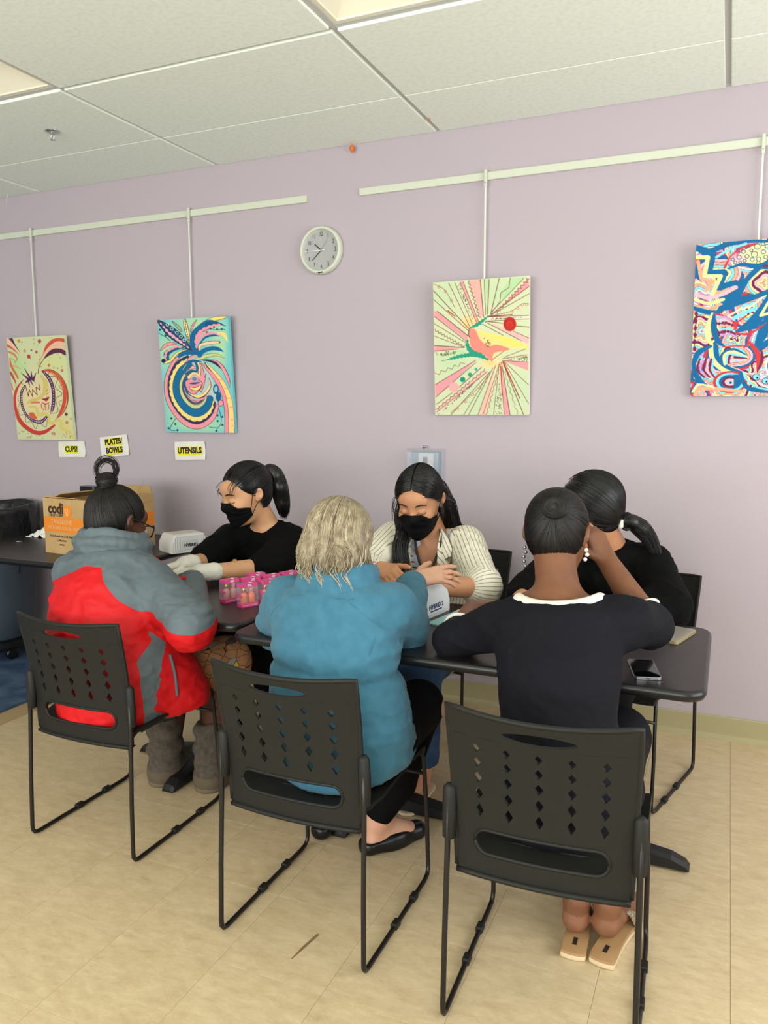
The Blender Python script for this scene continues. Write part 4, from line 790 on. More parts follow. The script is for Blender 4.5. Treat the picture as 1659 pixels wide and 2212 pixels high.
# ------------------------------------------------------------------ nail polish on the small table
mat('pink_card', (226, 30, 140), .5); mat('clear_plastic', (250, 226, 238), .08, alpha=.09, spec=.6)
POL = {}
for nm, c in (('orange', (240, 128, 72)), ('pink', (226, 132, 150)), ('rose', (214, 150, 150)), ('coral', (236, 110, 84))): mat('polish_'+nm, c, .22, spec=.6)
def polish_bottle(parent, x, y, z, c, capm):
    b = MB().lathe([(.010, 0), (.0125, .002), (.0125, .028), (.010, .033), (.006, .036), (.006, .039)], 18, (x, y, z)).build('polish_bottle', 'polish_'+c, parent, smooth=True)
    MB().lathe([(.0065, .038), (.0070, .040), (.0062, .066), (.001, .0665)], 14, (x, y, z)).build('cap', capm, b, smooth=True)
def polish_box(label, x, y, rz, c1, c2):
    t = thing('polish_box', label, 'polish box', (x, y, ZT+.0004), rz, None); w, d, h = .066, .032, .082
    MB().box((0, 0, .006), (w, d, .012)).build('card_base', 'pink_card', t)
    lidm = MB(); lidm.box((0, -d/2+.0006, h-.006), (w, .0012, .012)); lidm.box((0, d/2-.0006, h-.006), (w, .0012, .012)); lidm.box((-w/2+.0006, 0, h-.006), (.0012, d, .012)); lidm.box((w/2-.0006, 0, h-.006), (.0012, d, .012)); lidm.build('card_top_band', 'pink_card', t)
    MB().box((0, d/2-.001, h/2), (w*.98, .001, .010)).build('card_divider', 'pink_card', t)
    MB().box((-w/2+.002, 0, h/2-.002), (.002, d*.96, .009)).build('card_divider', 'pink_card', t)
    sl = MB()
    for c, dd_ in (((0, -d/2, h/2), (w, .0004, h)), ((0, d/2, h/2), (w, .0004, h)), ((-w/2, 0, h/2), (.0004, d, h)), ((w/2, 0, h/2), (.0004, d, h)), ((0, 0, h), (w, d, .0004))): sl.box(c, dd_)
    sl.build('clear_sleeve', 'clear_plastic', t)
    polish_bottle(t, -.015, 0, .0122, c1, 'gold'); polish_bottle(t, .015, 0, .0122, c2, 'polish_rose')
    text('lettering', 'DC', .011, Matrix.Translation((.0, -d/2-.0008, h-.006)) @ RX90, 'white_plastic', t, bold=.0006)
    text('lettering', 'DC SOAK OFF GEL POLISH', .0046, Matrix.Translation((.0, -d/2-.0008, .006)) @ RX90, 'white_plastic', t)
    MB().box((.012, 0, h+.0006), (.008, .012, .0006), rz=.3).build('top_sticker', 'white_plastic', t)
a0 = 1.16
PB = [('clear polish box with pink bands holding orange polish, nearest the table edge', -1.522, -1.300, 'orange', 'orange'), ('pink polish box with rose bottle, leftmost of the group', -1.618, -1.268, 'rose', 'rose'), ('pink polish box right behind the nearest polish box', -1.486, -1.222, 'pink', 'coral'),
      ('pink polish box in the middle of the group', -1.566, -1.212, 'rose', 'pink'), ('pink polish box at the back right, next to the blue fleece', -1.452, -1.148, 'coral', 'orange'), ('pink polish box at the back of the left row', -1.590, -1.186+.045, 'pink', 'rose'), ('pink polish box at the back between two rows', -1.524, -1.142, 'rose', 'coral'), ('pink polish box farthest from the viewer', -1.492, -1.070, 'coral', 'pink')]
for k, (lb, x, y, c1, c2) in enumerate(PB): polish_box(lb, x, y, a0+(-.06, .05, .1, -.03, .16, -.08, .03, .1)[k], c1, c2)
for lb, x, y in (('small polish bottle with gold cap behind the gloved forearm', -1.835, -.915),):
    t = thing('polish_bottle', lb, 'polish bottle', (x, y, ZT+.0004)); MB().lathe([(.012, 0), (.014, .002), (.014, .032), (.007, .038), (.007, .041)], 18).build('glass_body', 'polish_rose' if y > -1.1 else 'gold', t, smooth=True); MB().lathe([(.009, .040), (.0095, .042), (.0085, .078), (.001, .0785)], 16).build('cap', 'gold', t, smooth=True)
# ------------------------------------------------------------------ packet and phones
mat('teal_pack', (150, 208, 206), .4)
pk = thing('foil_packet', 'pale teal foil packet lying near the arm with white cuff', 'packet', (-.815, -1.185, ZT+.0006), 1.35)
MB().loft([[(x, y, z) for x, y in ((-.105, -.022), (.10, -.026), (.10, .026), (-.105, .022))] for z in (0, .004)]).build('pouch', 'teal_pack', pk); MB().box((.088, 0, .0045), (.03, .05, .001)).build('torn_end', 'white_paper', pk)
text('lettering', '0123', .02, Matrix.Translation((-.02, 0, .0046)), 'blue_ink', pk) if False else None
def phone(label, x, y, rz, w, l, h, kind):
    t = thing('phone', label, 'phone', (x, y, ZT+.0005), rz)
    MB().loft([[(px, py, z) for px, py in rrect(w-2*i, l-2*i, .011-i, 5)] for i, z in ((.001, 0), (0, .001), (0, h-.001), (.001, h))]).build('frame', 'steel' if kind else 'phone_case', t, angle=.7)
    MB().loft([[(px, py, z) for px, py in rrect(w-.005, l-.005, .009, 5)] for z in (h-.001, h+.0003)]).build('screen' if kind else 'back_panel', 'screen' if kind else 'phone_back', t)
    return t
mat('phone_case', (150, 138, 104), .25); mat('phone_back', (150, 142, 130), .18, spec=.7)
t = phone('black-screened phone with silver frame lying face up on the long table', -.176, -1.496, .235, .068, .150, .008, 1)
MB().box((0, -.0752, .004), (.010, .0008, .0026)).build('charging_port', 'ink', t)
t = phone('phone in a clear yellowed case lying face down near the table corner', -.122, -1.127, -.28, .076, .166, .011, 0)
MB().loft([[(px, py, z) for px, py in rrect(.030, .044, .007, 4, -.014, -.052)] for z in (.0112, .0132)]).build('camera_bump', 'ink', t)
for yy_ in (-.066, -.052, -.038): MB().lathe([(.0055, .0130), (.0055, .0145), (.003, .0147)], 14, (-.019, yy_, 0)).build('camera_lens', 'steel', t)
tr = thing('ring_trinket', 'small orange flower charm with metal ring resting on the clear-cased phone', 'trinket', (-.137, -1.110, ZT+.0122), .2)
fm = MB()
for k in range(7):
    a = 2*PI*k/7; fm.loft([[(.006*math.cos(a)+r*math.cos(b_)*.8, .006*math.sin(a)+r*math.sin(b_), z) for b_ in [2*PI*i/8 for i in range(8)]] for r, z in ((.007, .001), (.0075, .004), (.003, .007))])
fm.build('flower', 'orange', tr); MB().tube([(.012*math.cos(a), -.0, .014+.012*math.sin(a)) for a in [2*PI*k/20 for k in range(21)]], .0011, 6).build('ring', 'steel', tr, smooth=True); MB().lathe([(.012, 0), (.011, .002)], 14).build('sticker', mat('trinket_white', (236, 226, 214), .6), tr)
# handbag hung behind the sweater woman
hb = thing('tweed_bag', 'black and tan woven tweed bag hanging on the chair beside the black sweater', 'bag', (-1.80, -.19, .60))
m = mat('tweed', (40, 34, 32), .9); ck_ = N(m, 'ShaderNodeTexChecker', Scale=150.0); ck_.inputs['Color1'].default_value = rgba((150, 128, 112)); ck_.inputs['Color2'].default_value = rgba((34, 28, 28)); tcn = N(m, 'ShaderNodeTexCoord'); LK(m, tcn.outputs['Object'], ck_.inputs['Vector']); LK(m, ck_.outputs['Color'], m.node_tree.nodes['B'].inputs['Base Color'])
MB().loft([[(x, y, z) for x, y in rrect(w_, d_, min(w_, d_)*.45, 5)] for w_, d_, z in ((.24, .06, 0), (.26, .09, .02), (.25, .09, .14), (.23, .05, .185))]).build('pouch', 'tweed', hb, angle=.8); MB().tube(cr([(-.10, 0, .17), (-.06, 0, .215), (.06, 0, .215), (.10, 0, .17)], 6), .006, 8).build('strap', 'black_edge', hb, smooth=True)

# brown scuff on the floor tiles
mat('scuff', (150, 116, 80), .8, alpha=.5)
sa, sb = Vector((-.962, -1.842, .0004)), Vector((-.979, -1.957, .0004)); dn = (sb-sa).normalized(); pn = Vector((-dn.y, dn.x, 0))
MB().loft([[sa+pn*.004, sa-pn*.004, sa*.5+sb*.5-pn*.006, sb-pn*.002, sb+pn*.001, sa*.5+sb*.5+pn*.003]]+[[q+Vector((0, 0, .0003)) for q in (sa+pn*.004, sa-pn*.004, sa*.5+sb*.5-pn*.006, sb-pn*.002, sb+pn*.001, sa*.5+sb*.5+pn*.003)]]).build('scuff_mark', 'scuff', fl)
# ------------------------------------------------------------------ people: smooth blended volumes meshed with surface nets
V3 = lambda *a: np.array(a, float)
def nrm(v): v = np.asarray(v, float); return v/np.linalg.norm(v)
class Vol:
    """signed-distance volume assembled from soft primitives"""
    def __init__(s): s.ops = []
    def cap(s, a, b, ra, rb=None, k=.02, op='u'):
        a, b = V3(*a), V3(*b); rb = ra if rb is None else rb; r = max(ra, rb)
        def f(P):
            d = b-a; q = P-a; t = np.clip((q@d)/(d@d+1e-12), 0, 1)
            return np.linalg.norm(q-t[..., None]*d, axis=-1)-(ra+(rb-ra)*t)
        s.ops.append((op, f, np.minimum(a, b)-r, np.maximum(a, b)+r, k)); return s
    def chain(s, pts, rs, k=.02):
        for i in range(len(pts)-1): s.cap(pts[i], pts[i+1], rs[i], rs[i+1], k if i == 0 else min(k, .012))
        return s
    def ell(s, c, rad, R=None, k=.02, op='u'):
        c = V3(*c); rad = V3(*rad); R = np.eye(3) if R is None else R; m = max(rad)
        def f(P):
            q = (P-c)@R; k0 = np.linalg.norm(q/rad, axis=-1); k1 = np.linalg.norm(q/rad**2, axis=-1)
            return np.where(k1 > 1e-9, k0*(k0-1)/np.maximum(k1, 1e-9), -min(rad))
        s.ops.append((op, f, c-m, c+m, k)); return s
    def loft(s, pts, side=(1, 0, 0), k=.02, capz=.8):
        """pts: (centre, half width, half depth) along a spine; elliptical section"""
        C = [V3(*p[0]) for p in pts]; hw = [p[1] for p in pts]; hd = [p[2] for p in pts]; side = nrm(side)
        m = max(hw+hd)
        def f(P):
            D = None
            for i in range(len(C)-1):
                ax = C[i+1]-C[i]; L2 = ax@ax; q = P-C[i]; t = np.clip((q@ax)/L2, 0, 1); e = q-t[..., None]*ax
                n = ax/np.sqrt(L2); X = side-n*(side@n); X = X/np.linalg.norm(X); Y = np.cross(n, X)
                rx = hw[i]+(hw[i+1]-hw[i])*t; ry = hd[i]+(hd[i+1]-hd[i])*t; rz = np.minimum(rx, ry)*capz
                d = (np.sqrt(((e@X)/rx)**2+((e@Y)/ry)**2+((e@n)/rz)**2)-1)*np.minimum(rx, ry)
                D = d if D is None else np.minimum(D, d)
            return D
        s.ops.append(('u', f, np.min(C, 0)-m, np.max(C, 0)+m, k)); return s
    def clip(s, p, n, k=.004):
        p = V3(*p); n = nrm(n)
        s.ops.append(('c', lambda P: (P-p)@n, None, None, k)); return s
    def clipf(s, f, k=.004): s.ops.append(('c', f, None, None, k)); return s
    @staticmethod
    def smin(a, b, k):
        h = np.maximum(k-np.abs(a-b), 0)/k; return np.minimum(a, b)-h*h*k*.25
    def at(s, P):
        P = np.asarray(P, float); D = np.full(P.shape[:-1], 9.0)
        for op, f, lo, hi, k in s.ops:
            if op == 'u': D = s.smin(D, f(P), k)
            elif op == 's': D = -s.smin(-D, f(P), k)
            else: D = -s.smin(-D, -f(P), k)
        return D
    def mesh(s, h, smooth=1, pad=None):
        lo = np.min([o[2] for o in s.ops if o[0] == 'u'], 0)-2.5*h; hi = np.max([o[3] for o in s.ops if o[0] == 'u'], 0)+2.5*h
        n = np.ceil((hi-lo)/h).astype(int)+1
        ax = [lo[i]+h*np.arange(n[i]) for i in range(3)]
        D = np.full(n, 9.0, np.float32)
        for op, f, l, u, k in s.ops:
            if op == 'c': sl = (slice(None),)*3
            else:
                i0 = np.maximum(np.floor((l-lo-k-2*h)/h).astype(int), 0); i1 = np.minimum(np.ceil((u-lo+k+2*h)/h).astype(int)+1, n)
                sl = tuple(slice(a, b) for a, b in zip(i0, i1))
            G = np.stack(np.meshgrid(*[ax[i][sl[i]] for i in range(3)], indexing='ij'), -1)
            d = f(G).astype(np.float32); S = D[sl]
            D[sl] = s.smin(S, d, k) if op == 'u' else (-s.smin(-S, d, k) if op == 's' else -s.smin(-S, -d, k))
        I = D < 0
        D = np.clip(D, -4*h, 4*h)
        c8 = [(i, j, k) for i in (0, 1) for j in (0, 1) for k in (0, 1)]
        sub = lambda A, o: A[o[0]:A.shape[0]-1+o[0], o[1]:A.shape[1]-1+o[1], o[2]:A.shape[2]-1+o[2]]
        cnt = sum(sub(I, o).astype(np.int8) for o in c8); act = (cnt > 0) & (cnt < 8)
        idx = np.full(act.shape, -1, np.int64); idx[act] = np.arange(act.sum())
        base = np.argwhere(act); acc = np.zeros((len(base), 3)); num = np.zeros(len(base))
        vals = {o: sub(D, o)[act] for o in c8}
        for a in c8:
            for d in range(3):
                if a[d] == 0:
                    b = tuple(a[i]+(i == d) for i in range(3)); va, vb = vals[a], vals[b]; m = (va < 0) != (vb < 0)
                    t = np.where(m, va/np.where(np.abs(va-vb) < 1e-9, 1e-9, va-vb), 0); p = np.zeros((len(base), 3)); p += a; p[:, d] += t
                    acc[m] += p[m]; num[m] += 1
        V = lo+h*(base+acc/num[:, None]); F = []
        for d in range(3):
            e1, e2 = [(1, 2), (2, 0), (0, 1)][d]
            A = I[tuple(slice(0, -1) if i == d else slice(None) for i in range(3))]; B = I[tuple(slice(1, None) if i == d else slice(None) for i in range(3))]
            ch = A != B; q = np.argwhere(ch)
            q = q[(q[:, e1] > 0) & (q[:, e2] > 0) & (q[:, e1] < n[e1]-1) & (q[:, e2] < n[e2]-1)]
            flip = A[tuple(q.T)]; o1 = np.zeros(3, int); o1[e1] = 1; o2 = np.zeros(3, int); o2[e2] = 1
            Q = np.stack([idx[tuple((q-o1-o2).T)], idx[tuple((q-o2).T)], idx[tuple(q.T)], idx[tuple((q-o1).T)]], 1)
            Q[~flip] = Q[~flip][:, ::-1]; F.append(Q)
        F = np.concatenate(F); F = F[(F >= 0).all(1)]
        for _ in range(smooth): V = relax(V, F, .5)
        return V, F
def relax(V, F, w):
    S = np.zeros_like(V); c = np.zeros(len(V))
    for a, b in ((0, 1), (1, 2), (2, 3), (3, 0)):
        for x, y in ((a, b), (b, a)):
            for i in range(3): S[:, i] += np.bincount(F[:, x], V[F[:, y], i], len(V))
            c += np.bincount(F[:, x], minlength=len(V))
    return V*(1-w)+w*S/np.maximum(c, 1)[:, None]
def vnormals(V, F):
    n = np.cross(V[F[:, 2]]-V[F[:, 0]], V[F[:, 3]]-V[F[:, 1]]); N_ = np.zeros_like(V)
    for k in range(4):
        for i in range(3): N_[:, i] += np.bincount(F[:, k], n[:, i], len(V))
    return N_/np.maximum(np.linalg.norm(N_, axis=1), 1e-12)[:, None]
def join(parts):
    V = []; F = []; b = 0
    for v, f in parts: V.append(v); F.append(f+b); b += len(v)
    return np.concatenate(V), np.concatenate(F)
_prm = np.random.RandomState(5).rand(64, 64, 64).astype(np.float32)
def vnoise(P):
    P = np.asarray(P, float); i = np.floor(P).astype(int); f = P-i; f = f*f*(3-2*f); i = i % 64; j = (i+1) % 64; r = 0
    for a in (0, 1):
        for b in (0, 1):
            for c in (0, 1):
                w = (f[:, 0] if a else 1-f[:, 0])*(f[:, 1] if b else 1-f[:, 1])*(f[:, 2] if c else 1-f[:, 2])
                r = r+w*_prm[(j if a else i)[:, 0], (j if b else i)[:, 1], (j if c else i)[:, 2]]
    return r*2-1
def folds(V, F, amp, scale, stretch=(1, 1, 1), seed=0, ridge=True, mask=None):
    """cloth creases: ridged noise pushed along the normal"""
    N_ = vnormals(V, F); q = V*np.array(stretch)*scale+seed*7.3; q = q+.6*np.stack([vnoise(q*.7+3), vnoise(q*.7+11), vnoise(q*.7+23)], 1)
    d = vnoise(q)*.7+vnoise(q*2.1+5)*.3
    if ridge: d = 1-2*np.abs(d)**.8
    d = d*amp
    if mask is not None: d = d*mask
    return V+N_*d[:, None]
def lift_off(vol, P, off=.0012):
    """push strands out to lie on a volume"""
    P = np.asarray(P, float); sh = P.shape; Q = P.reshape(-1, 3).copy(); w = Vol(); w.ops = [o for o in vol.ops if o[0] == 'u']
    for _ in range(4):
        d = w.at(Q); g = np.stack([w.at(Q+np.eye(3)[i]*.002)-w.at(Q-np.eye(3)[i]*.002) for i in range(3)], 1); g /= np.maximum(np.linalg.norm(g, axis=1), 1e-9)[:, None]; Q = Q+np.maximum(off-d, 0)[:, None]*g
    return Q.reshape(sh)
def onmesh(V, F, pts, off=.001):
    N_ = vnormals(V, F); out = []
    for p in np.asarray(pts, float): i = np.argsort(((V-p)**2).sum(1))[:4]; out.append(V[i].mean(0)+N_[i].mean(0)*off)
    out = np.array(out); out[1:-1] = (out[:-2]+2*out[1:-1]+out[2:])/4; return out
def strands(paths, r, taper=.35, sides=3, seed=0):
    """many thin tapered tubes in one mesh; paths: (n, m, 3)"""
    P = np.asarray(paths, float); n, m, _ = P.shape
    T = np.gradient(P, axis=1); T /= np.maximum(np.linalg.norm(T, axis=2, keepdims=True), 1e-9)
    B0 = np.cross(T[:, 1], T[:, -2]); L0 = np.linalg.norm(B0, axis=1, keepdims=True)
    alt = np.cross(T[:, m//2], np.array([.37, .81, .45])); ref = np.where(L0 > .05, B0/np.maximum(L0, 1e-9), alt/np.maximum(np.linalg.norm(alt, axis=1, keepdims=True), 1e-9))[:, None]; A = np.cross(T, ref); A /= np.maximum(np.linalg.norm(A, axis=2, keepdims=True), 1e-9); B = np.cross(T, A)
    rr = (np.asarray(r).reshape(-1, 1) if hasattr(r, '__len__') else np.full((n, 1), r))*np.interp(np.linspace(0, 1, m), [0, .15, .7, 1], [.8, 1, .9, taper])[None]
    R = []
    for k in range(sides):
        a = 2*PI*k/sides; R.append(P+(A*math.cos(a)+B*math.sin(a))*rr[..., None])
    V = np.stack(R, 2).reshape(-1, 3)
    I = np.arange(n)[:, None, None]*m*sides+np.arange(m-1)[None, :, None]*sides+np.arange(sides)[None, None]; J = np.arange(n)[:, None, None]*m*sides+np.arange(m-1)[None, :, None]*sides+((np.arange(sides)+1) % sides)[None, None]
    F = np.stack([I, J, J+sides, I+sides], -1).reshape(-1, 4)
    return V, F
def lock(way, spread, n, rng, m=14, wave=0.0, wl=3.0):
    """n strands following smooth waypoints, each with its own constant offset scaled by spread"""
    W = cr(np.asarray(way, float), 6); S = np.interp(np.linspace(0, 1, len(W)), np.linspace(0, 1, len(spread)), spread)
    t = np.linspace(0, 1, m)[None]*(len(W)-1)*(1-.28*rng.rand(n, 1)**1.5); i = np.clip(t.astype(int), 0, len(W)-2); f = (t-i)[..., None]; base = W[i]*(1-f)+W[i+1]*f; s_ = S[i]*(1-f[..., 0])+S[i+1]*f[..., 0]
    o = rng.randn(n, 3); o *= (np.minimum(1, 1.6/np.maximum(np.linalg.norm(o, axis=1), 1e-6)))[:, None]
    P = base+o[:, None]*s_[..., None]
    if wave: 
        ph = rng.rand(n, 1)*6.28; fr = wl*(.7+.6*rng.rand(n, 1)); w_ = wave*np.sin(ph+fr*np.linspace(0, 6.28, m)[None])*np.linspace(0, 1, m)[None]
        d = nrm(np.append(rng.randn(2), 0)); P = P+w_[..., None]*np.array([d[0], d[1], 0])
    return P
class Head:
    """head frame: +x its right, +y face, +z crown"""
    def __init__(s, c, fwd, up, sc=1.0):
        s.c = V3(*c); y = nrm(fwd); z = nrm(np.asarray(up, float)-y*(np.asarray(up, float)@y)); x = np.cross(y, z); s.R = np.stack([x, y, z], 1); s.s = sc
    def w(s, *p): return s.c+s.R@(np.array(p, float)*s.s)
    def W(s, P): return s.c+(np.asarray(P, float)*s.s)@s.R.T
    def L(s, P): return ((np.asarray(P, float)-s.c)@s.R)/s.s
    def vol(s, nose=True, ears=True):
        v = Vol(); S = s.s; e = lambda c, r, k=.02, op='u': v.ell(s.w(*c), np.array(r)*S, s.R, k*S, op)
        e((0, -.018, .030), (.0735, .092, .083)); e((0, .022, -.022), (.063, .074, .090), .03); e((0, .040, -.078), (.043, .047, .040), .03); e((0, .074, -.096), (.019, .017, .017), .025)
        e((0, .074, .040), (.050, .022, .030), .03); e((.034, .070, -.030), (.024, .020, .022), .03); e((-.034, .070, -.030), (.024, .020, .022), .03)
        for q in (-1, 1): e((q*.030, .104, .002), (.017, .014, .011), .014, 's'); e((q*.030, .0835, .001), (.0145, .0135, .0105), .004)
        if nose:
            v.cap(s.w(0, .088, .010), s.w(0, .108, -.026), .0075*S, .0115*S, .012*S)
            for q in (-1, 1): e((q*.010, .100, -.031), (.008, .009, .0065), .008)
        e((0, .088, -.058), (.022, .011, .0065), .008); e((0, .086, -.068), (.018, .011, .006), .006)
        for q in ((-1, 1) if ears else ()):
            e((q*.074, -.010, -.004), (.008, .018, .030), .008); e((q*.083, -.016, .004), (.009, .013, .024), .006); e((q*.088, -.009, .002), (.006, .009, .016), .005, 's')
        return v
    def surf(s, vol, x, z, y0=.14):
        """point on the face along -y at local x, z"""
        ys = np.linspace(y0, -.02, 161); P = s.W(np.stack([np.full(161, x), ys, np.full(161, z)], 1)); d = vol.at(P); i = np.argmax(d < 0); return s.w(x, ys[i], z), ys[i]
    def sph(s, az, el, k=1.0):
        """point on the hair ellipsoid; az 0 = face, + = right; el up"""
        d = V3(math.sin(az)*math.cos(el), math.cos(az)*math.cos(el), math.sin(el)); return s.w(0+.0795*k*d[0], -.018+.099*k*d[1], .030+.090*k*d[2])
def haircap(h, line, grow=.007, k=.004, extra=None):
    v = Vol(); S = h.s
    v.ell(h.w(0, -.018, .030), np.array((.0735+grow, .092+grow, .083+grow))*S, h.R, .02); v.ell(h.w(0, -.035, -.015), np.array((.066+grow*.5, .070+grow*.4, .075))*S, h.R, .03)
    if extra: extra(v)
    ys, zs = zip(*line)
    def f(P): q = h.L(P); return (np.interp(q[..., 1], ys, zs)-q[..., 2])*S*.75
    v.clipf(f, .006); return v
def slick(h, n, tie, rng, line, k=1.05, m=12, azr=(-PI, PI), lift=.0):
    """strands lying on the scalp from the hairline to a tie point"""
    out = []; ys, zs = zip(*line); tl = V3(*tie)
    sc_ = np.array((.0795, .099, .090)); off = np.array((0, -.018, .030))
    td = nrm((tl-off)/sc_)
    while len(out) < n:
        d = nrm(rng.randn(3)); p = off+sc_*d
        zl = np.interp(p[1], ys, zs)
        if p[2] < zl: continue
        if rng.rand() < .6:   # start at the hairline below/in front of it
            for _ in range(30):
                d2 = nrm(d+(d-td*(d@td))*.06-td*.03); q = off+sc_*d2
                if q[2] < np.interp(q[1], ys, zs): break
                d = d2
        w = np.arccos(np.clip(d@td, -1, 1)); t = np.linspace(0, 1, m)[:, None]
        if w < .15: continue
        Q = (np.sin((1-t)*w)*d+np.sin(t*w)*td)/np.sin(w) if w < 3.0 else None
        if Q is None: continue
        kk = k*(1+.018*rng.rand())+lift*np.sin(t*PI)*.5
        out.append(h.W(off+sc_*Q*kk))
    return np.array(out)
def handvol(v, wrist, d, n, sg, curls, s=1.0, spread=.10, thumb=((.35, .5), .25, .3), r=1.0, thumb_out=.9):
    """palm and five separate jointed fingers; d towards the knuckles, n out of the back of the hand, sg picks the thumb side"""
    w = V3(*wrist); d = nrm(d); n = np.asarray(n, float); n = nrm(n-d*(n@d)); a = np.cross(d, n)*sg; tips = []
    off = np.array((.0265, .0088, -.0090, -.0255))*s; L = np.array((.086, .090, .086, .078))*s; FL = np.array(((.041, .025, .020), (.045, .029, .021), (.042, .027, .020), (.033, .020, .018)))*s; rad = np.array((.0092, .0095, .0090, .0080))*s*r
    def rot(vec, ax, t): return vec*math.cos(t)+np.cross(ax, vec)*math.sin(t)+ax*(ax@vec)*(1-math.cos(t))
    for i in range(4): v.cap(w+a*off[i]*.62+d*.012*s, w+d*L[i]+a*off[i], .0150*s*r, .0112*s*r, .014*s)
    v.cap(w+a*.006*s+d*.015*s-n*.006*s, w+a*.020*s+d*.050*s-n*.008*s, .017*s, .013*s, .015*s)
    ax = np.cross(n, d)    # positive turn about ax bends towards the palm
    for i in range(4):
        p = w+d*L[i]+a*off[i]; dir_ = rot(d, n, -sg*spread*(1.5-i)*.5) ; sa = np.cross(n, dir_); t = 0
        for j in range(3):
            t += curls[i][j]; e = rot(dir_, nrm(sa), t); q = p+e*FL[i][j]; v.cap(p, q, rad[i]*(1-.10*j), rad[i]*(.93-.11*j), .0035*s); p = q
        tips.append((p, e))
    tb = w+a*.024*s+d*.022*s-n*.004*s; td = nrm(d*(1-.5*thumb_out)+a*thumb_out*.9-n*thumb[0][0]); sa = nrm(np.cross(n, td)+n*.2)
    p = tb; t = 0
    for j, (l_, r0, r1) in enumerate(((.040, .0145, .0115), (.032, .0112, .0100), (.025, .0098, .0078))):
        if j: t += thumb[j] if j < 3 else 0
        e = rot(td, nrm(np.cross(td, d)+1e-6), t) if j else td; q = p+e*l_*s; v.cap(p, q, r0*s*r, r1*s*r, .006*s); p = q
    tips.append((p, e)); return tips
def hairmat(name, c, c2, rough=.34):
    m = mat(name, c, rough, spec=.5); tc = N(m, 'ShaderNodeTexCoord'); n = N(m, 'ShaderNodeTexNoise', Scale=45.0, Detail=3.0); r = N(m, 'ShaderNodeValToRGB'); e = r.color_ramp.elements; e[0].position = .35; e[1].position = .7; e[0].color = rgba(c); e[1].color = rgba(c2)
    LK(m, tc.outputs['Object'], n.inputs['Vector']); LK(m, n.outputs['Fac'], r.inputs['Fac']); LK(m, r.outputs['Color'], m.node_tree.nodes['B'].inputs['Base Color']); return m
def skin(name, c, c2): mat(name, c, .48, spec=.4, var=(16, c2, .35, .75), bump=(260, .08, .001), sss=.10)
def person(label, loc): return thing('person', label, 'person', loc)
def put(root, name, VF, mats, attrs=None, mi=None):
    V, F = VF; return npmesh(name, V-np.array(root.location), F, mats, root, attrs, True, mi)
def tubes(root, name, paths, r, mt, sides=6, parent=None):
    mb = MB(); o_ = np.array(root.location)
    for p in paths: mb.tube([tuple(np.array(q)-o_) for q in p], r, sides)
    return mb.build(name, mt, parent or root, smooth=True)
def face_mask(root, h, vol, mt, top=.0, bot=-.112, name='face_mask', wid=1.12):
    nt, nz = 41, 25; th = np.linspace(-wid, wid, nt); zz = np.linspace(0, 1, nz); Rr = np.zeros((nz, nt)); Zs = np.zeros((nz, nt))
    rs = np.linspace(.02, .16, 141)
    for i, t in enumerate(th):
        c = abs(t)/wid; z0 = top-.030*c**1.5+(.012 if abs(t) < .35 else .012*max(0, 1-(abs(t)-.35)*4)); z1 = bot+.042*c**1.3
        z = z0+(z1-z0)*zz; Zs[:, i] = z
        P = np.stack([np.sin(t)*rs[None]*np.ones((nz, 1)), .0+np.cos(t)*rs[None]*np.ones((nz, 1)), z[:, None]*np.ones((1, len(rs)))], -1)
        d = vol.at(h.W(P.reshape(-1, 3))).reshape(nz, -1); ins = d < 0; last = rs[np.where(ins.any(1), len(rs)-1-np.argmax(ins[:, ::-1], 1), 40)]; Rr[:, i] = last
    base = Rr.copy()
    for _ in range(10):
        q = np.pad(Rr, 1, mode='edge'); Rr = np.maximum(base, (q[1:-1, :-2]+q[1:-1, 2:]+q[:-2, 1:-1]+q[2:, 1:-1])/4)
    Rr += .0045+.0022*np.sin(zz*PI*7)[:, None]*np.cos(th/wid*1.3)[None]*(np.sin(zz*PI))[:, None]
    P = np.stack([np.sin(th)[None]*Rr, np.cos(th)[None]*Rr, Zs], -1).reshape(-1, 3); I = np.arange(nz-1)[:, None]*nt+np.arange(nt-1)[None]; F = np.stack([I, I+nt, I+nt+1, I+1], -1).reshape(-1, 4)
    o = put(root, name, (h.W(P), F), mt); o.modifiers.new('t', 'SOLIDIFY').thickness = .002
    for q, i in ((-1, 0), (1, nt-1)):
        a = P[i+nt*2]; b = P[i+nt*(nz-3)]
        ear = [(q*.088, -.016, .026), (q*.086, -.036, .004), (q*.084, -.026, -.022)]
        pth = h.W(cr([a, (q*.086, .010, .022), ear[0], ear[1], ear[2], (q*.083, .005, -.030), b], 5))
        tubes(root, 'ear_loop', [pth], .0016, mt, 5, o).matrix_parent_inverse = Matrix()
    return o
rng = np.random.RandomState(11)
skin('skin_dark', (92, 58, 42), (78, 48, 35)); skin('skin_brown', (122, 80, 55), (104, 66, 46)); skin('skin_light', (214, 168, 140), (204, 150, 126)); skin('skin_tan', (196, 142, 104), (184, 128, 94)); skin('skin_fair', (210, 160, 120), (200, 148, 110))
mat('heel', (136, 92, 66), .55, var=(30, (120, 78, 55), .35, .75))
hairmat('hair_black', (14, 13, 14), (24, 22, 22), .30); hairmat('hair_soft', (15, 13, 12), (30, 24, 21), .55); hairmat('hair_grey', (150, 136, 110), (112, 98, 76), .5); hairmat('hair_white', (200, 188, 162), (166, 152, 124), .5)
mat('brow', (36, 26, 22), .7); mat('mask_black', (12, 12, 14), .65, spec=.12, bump=(300, .2, .001)); mat('black_knit', (9, 9, 10), .85, spec=.12, bump=(500, .3, .001), sheen=.0)
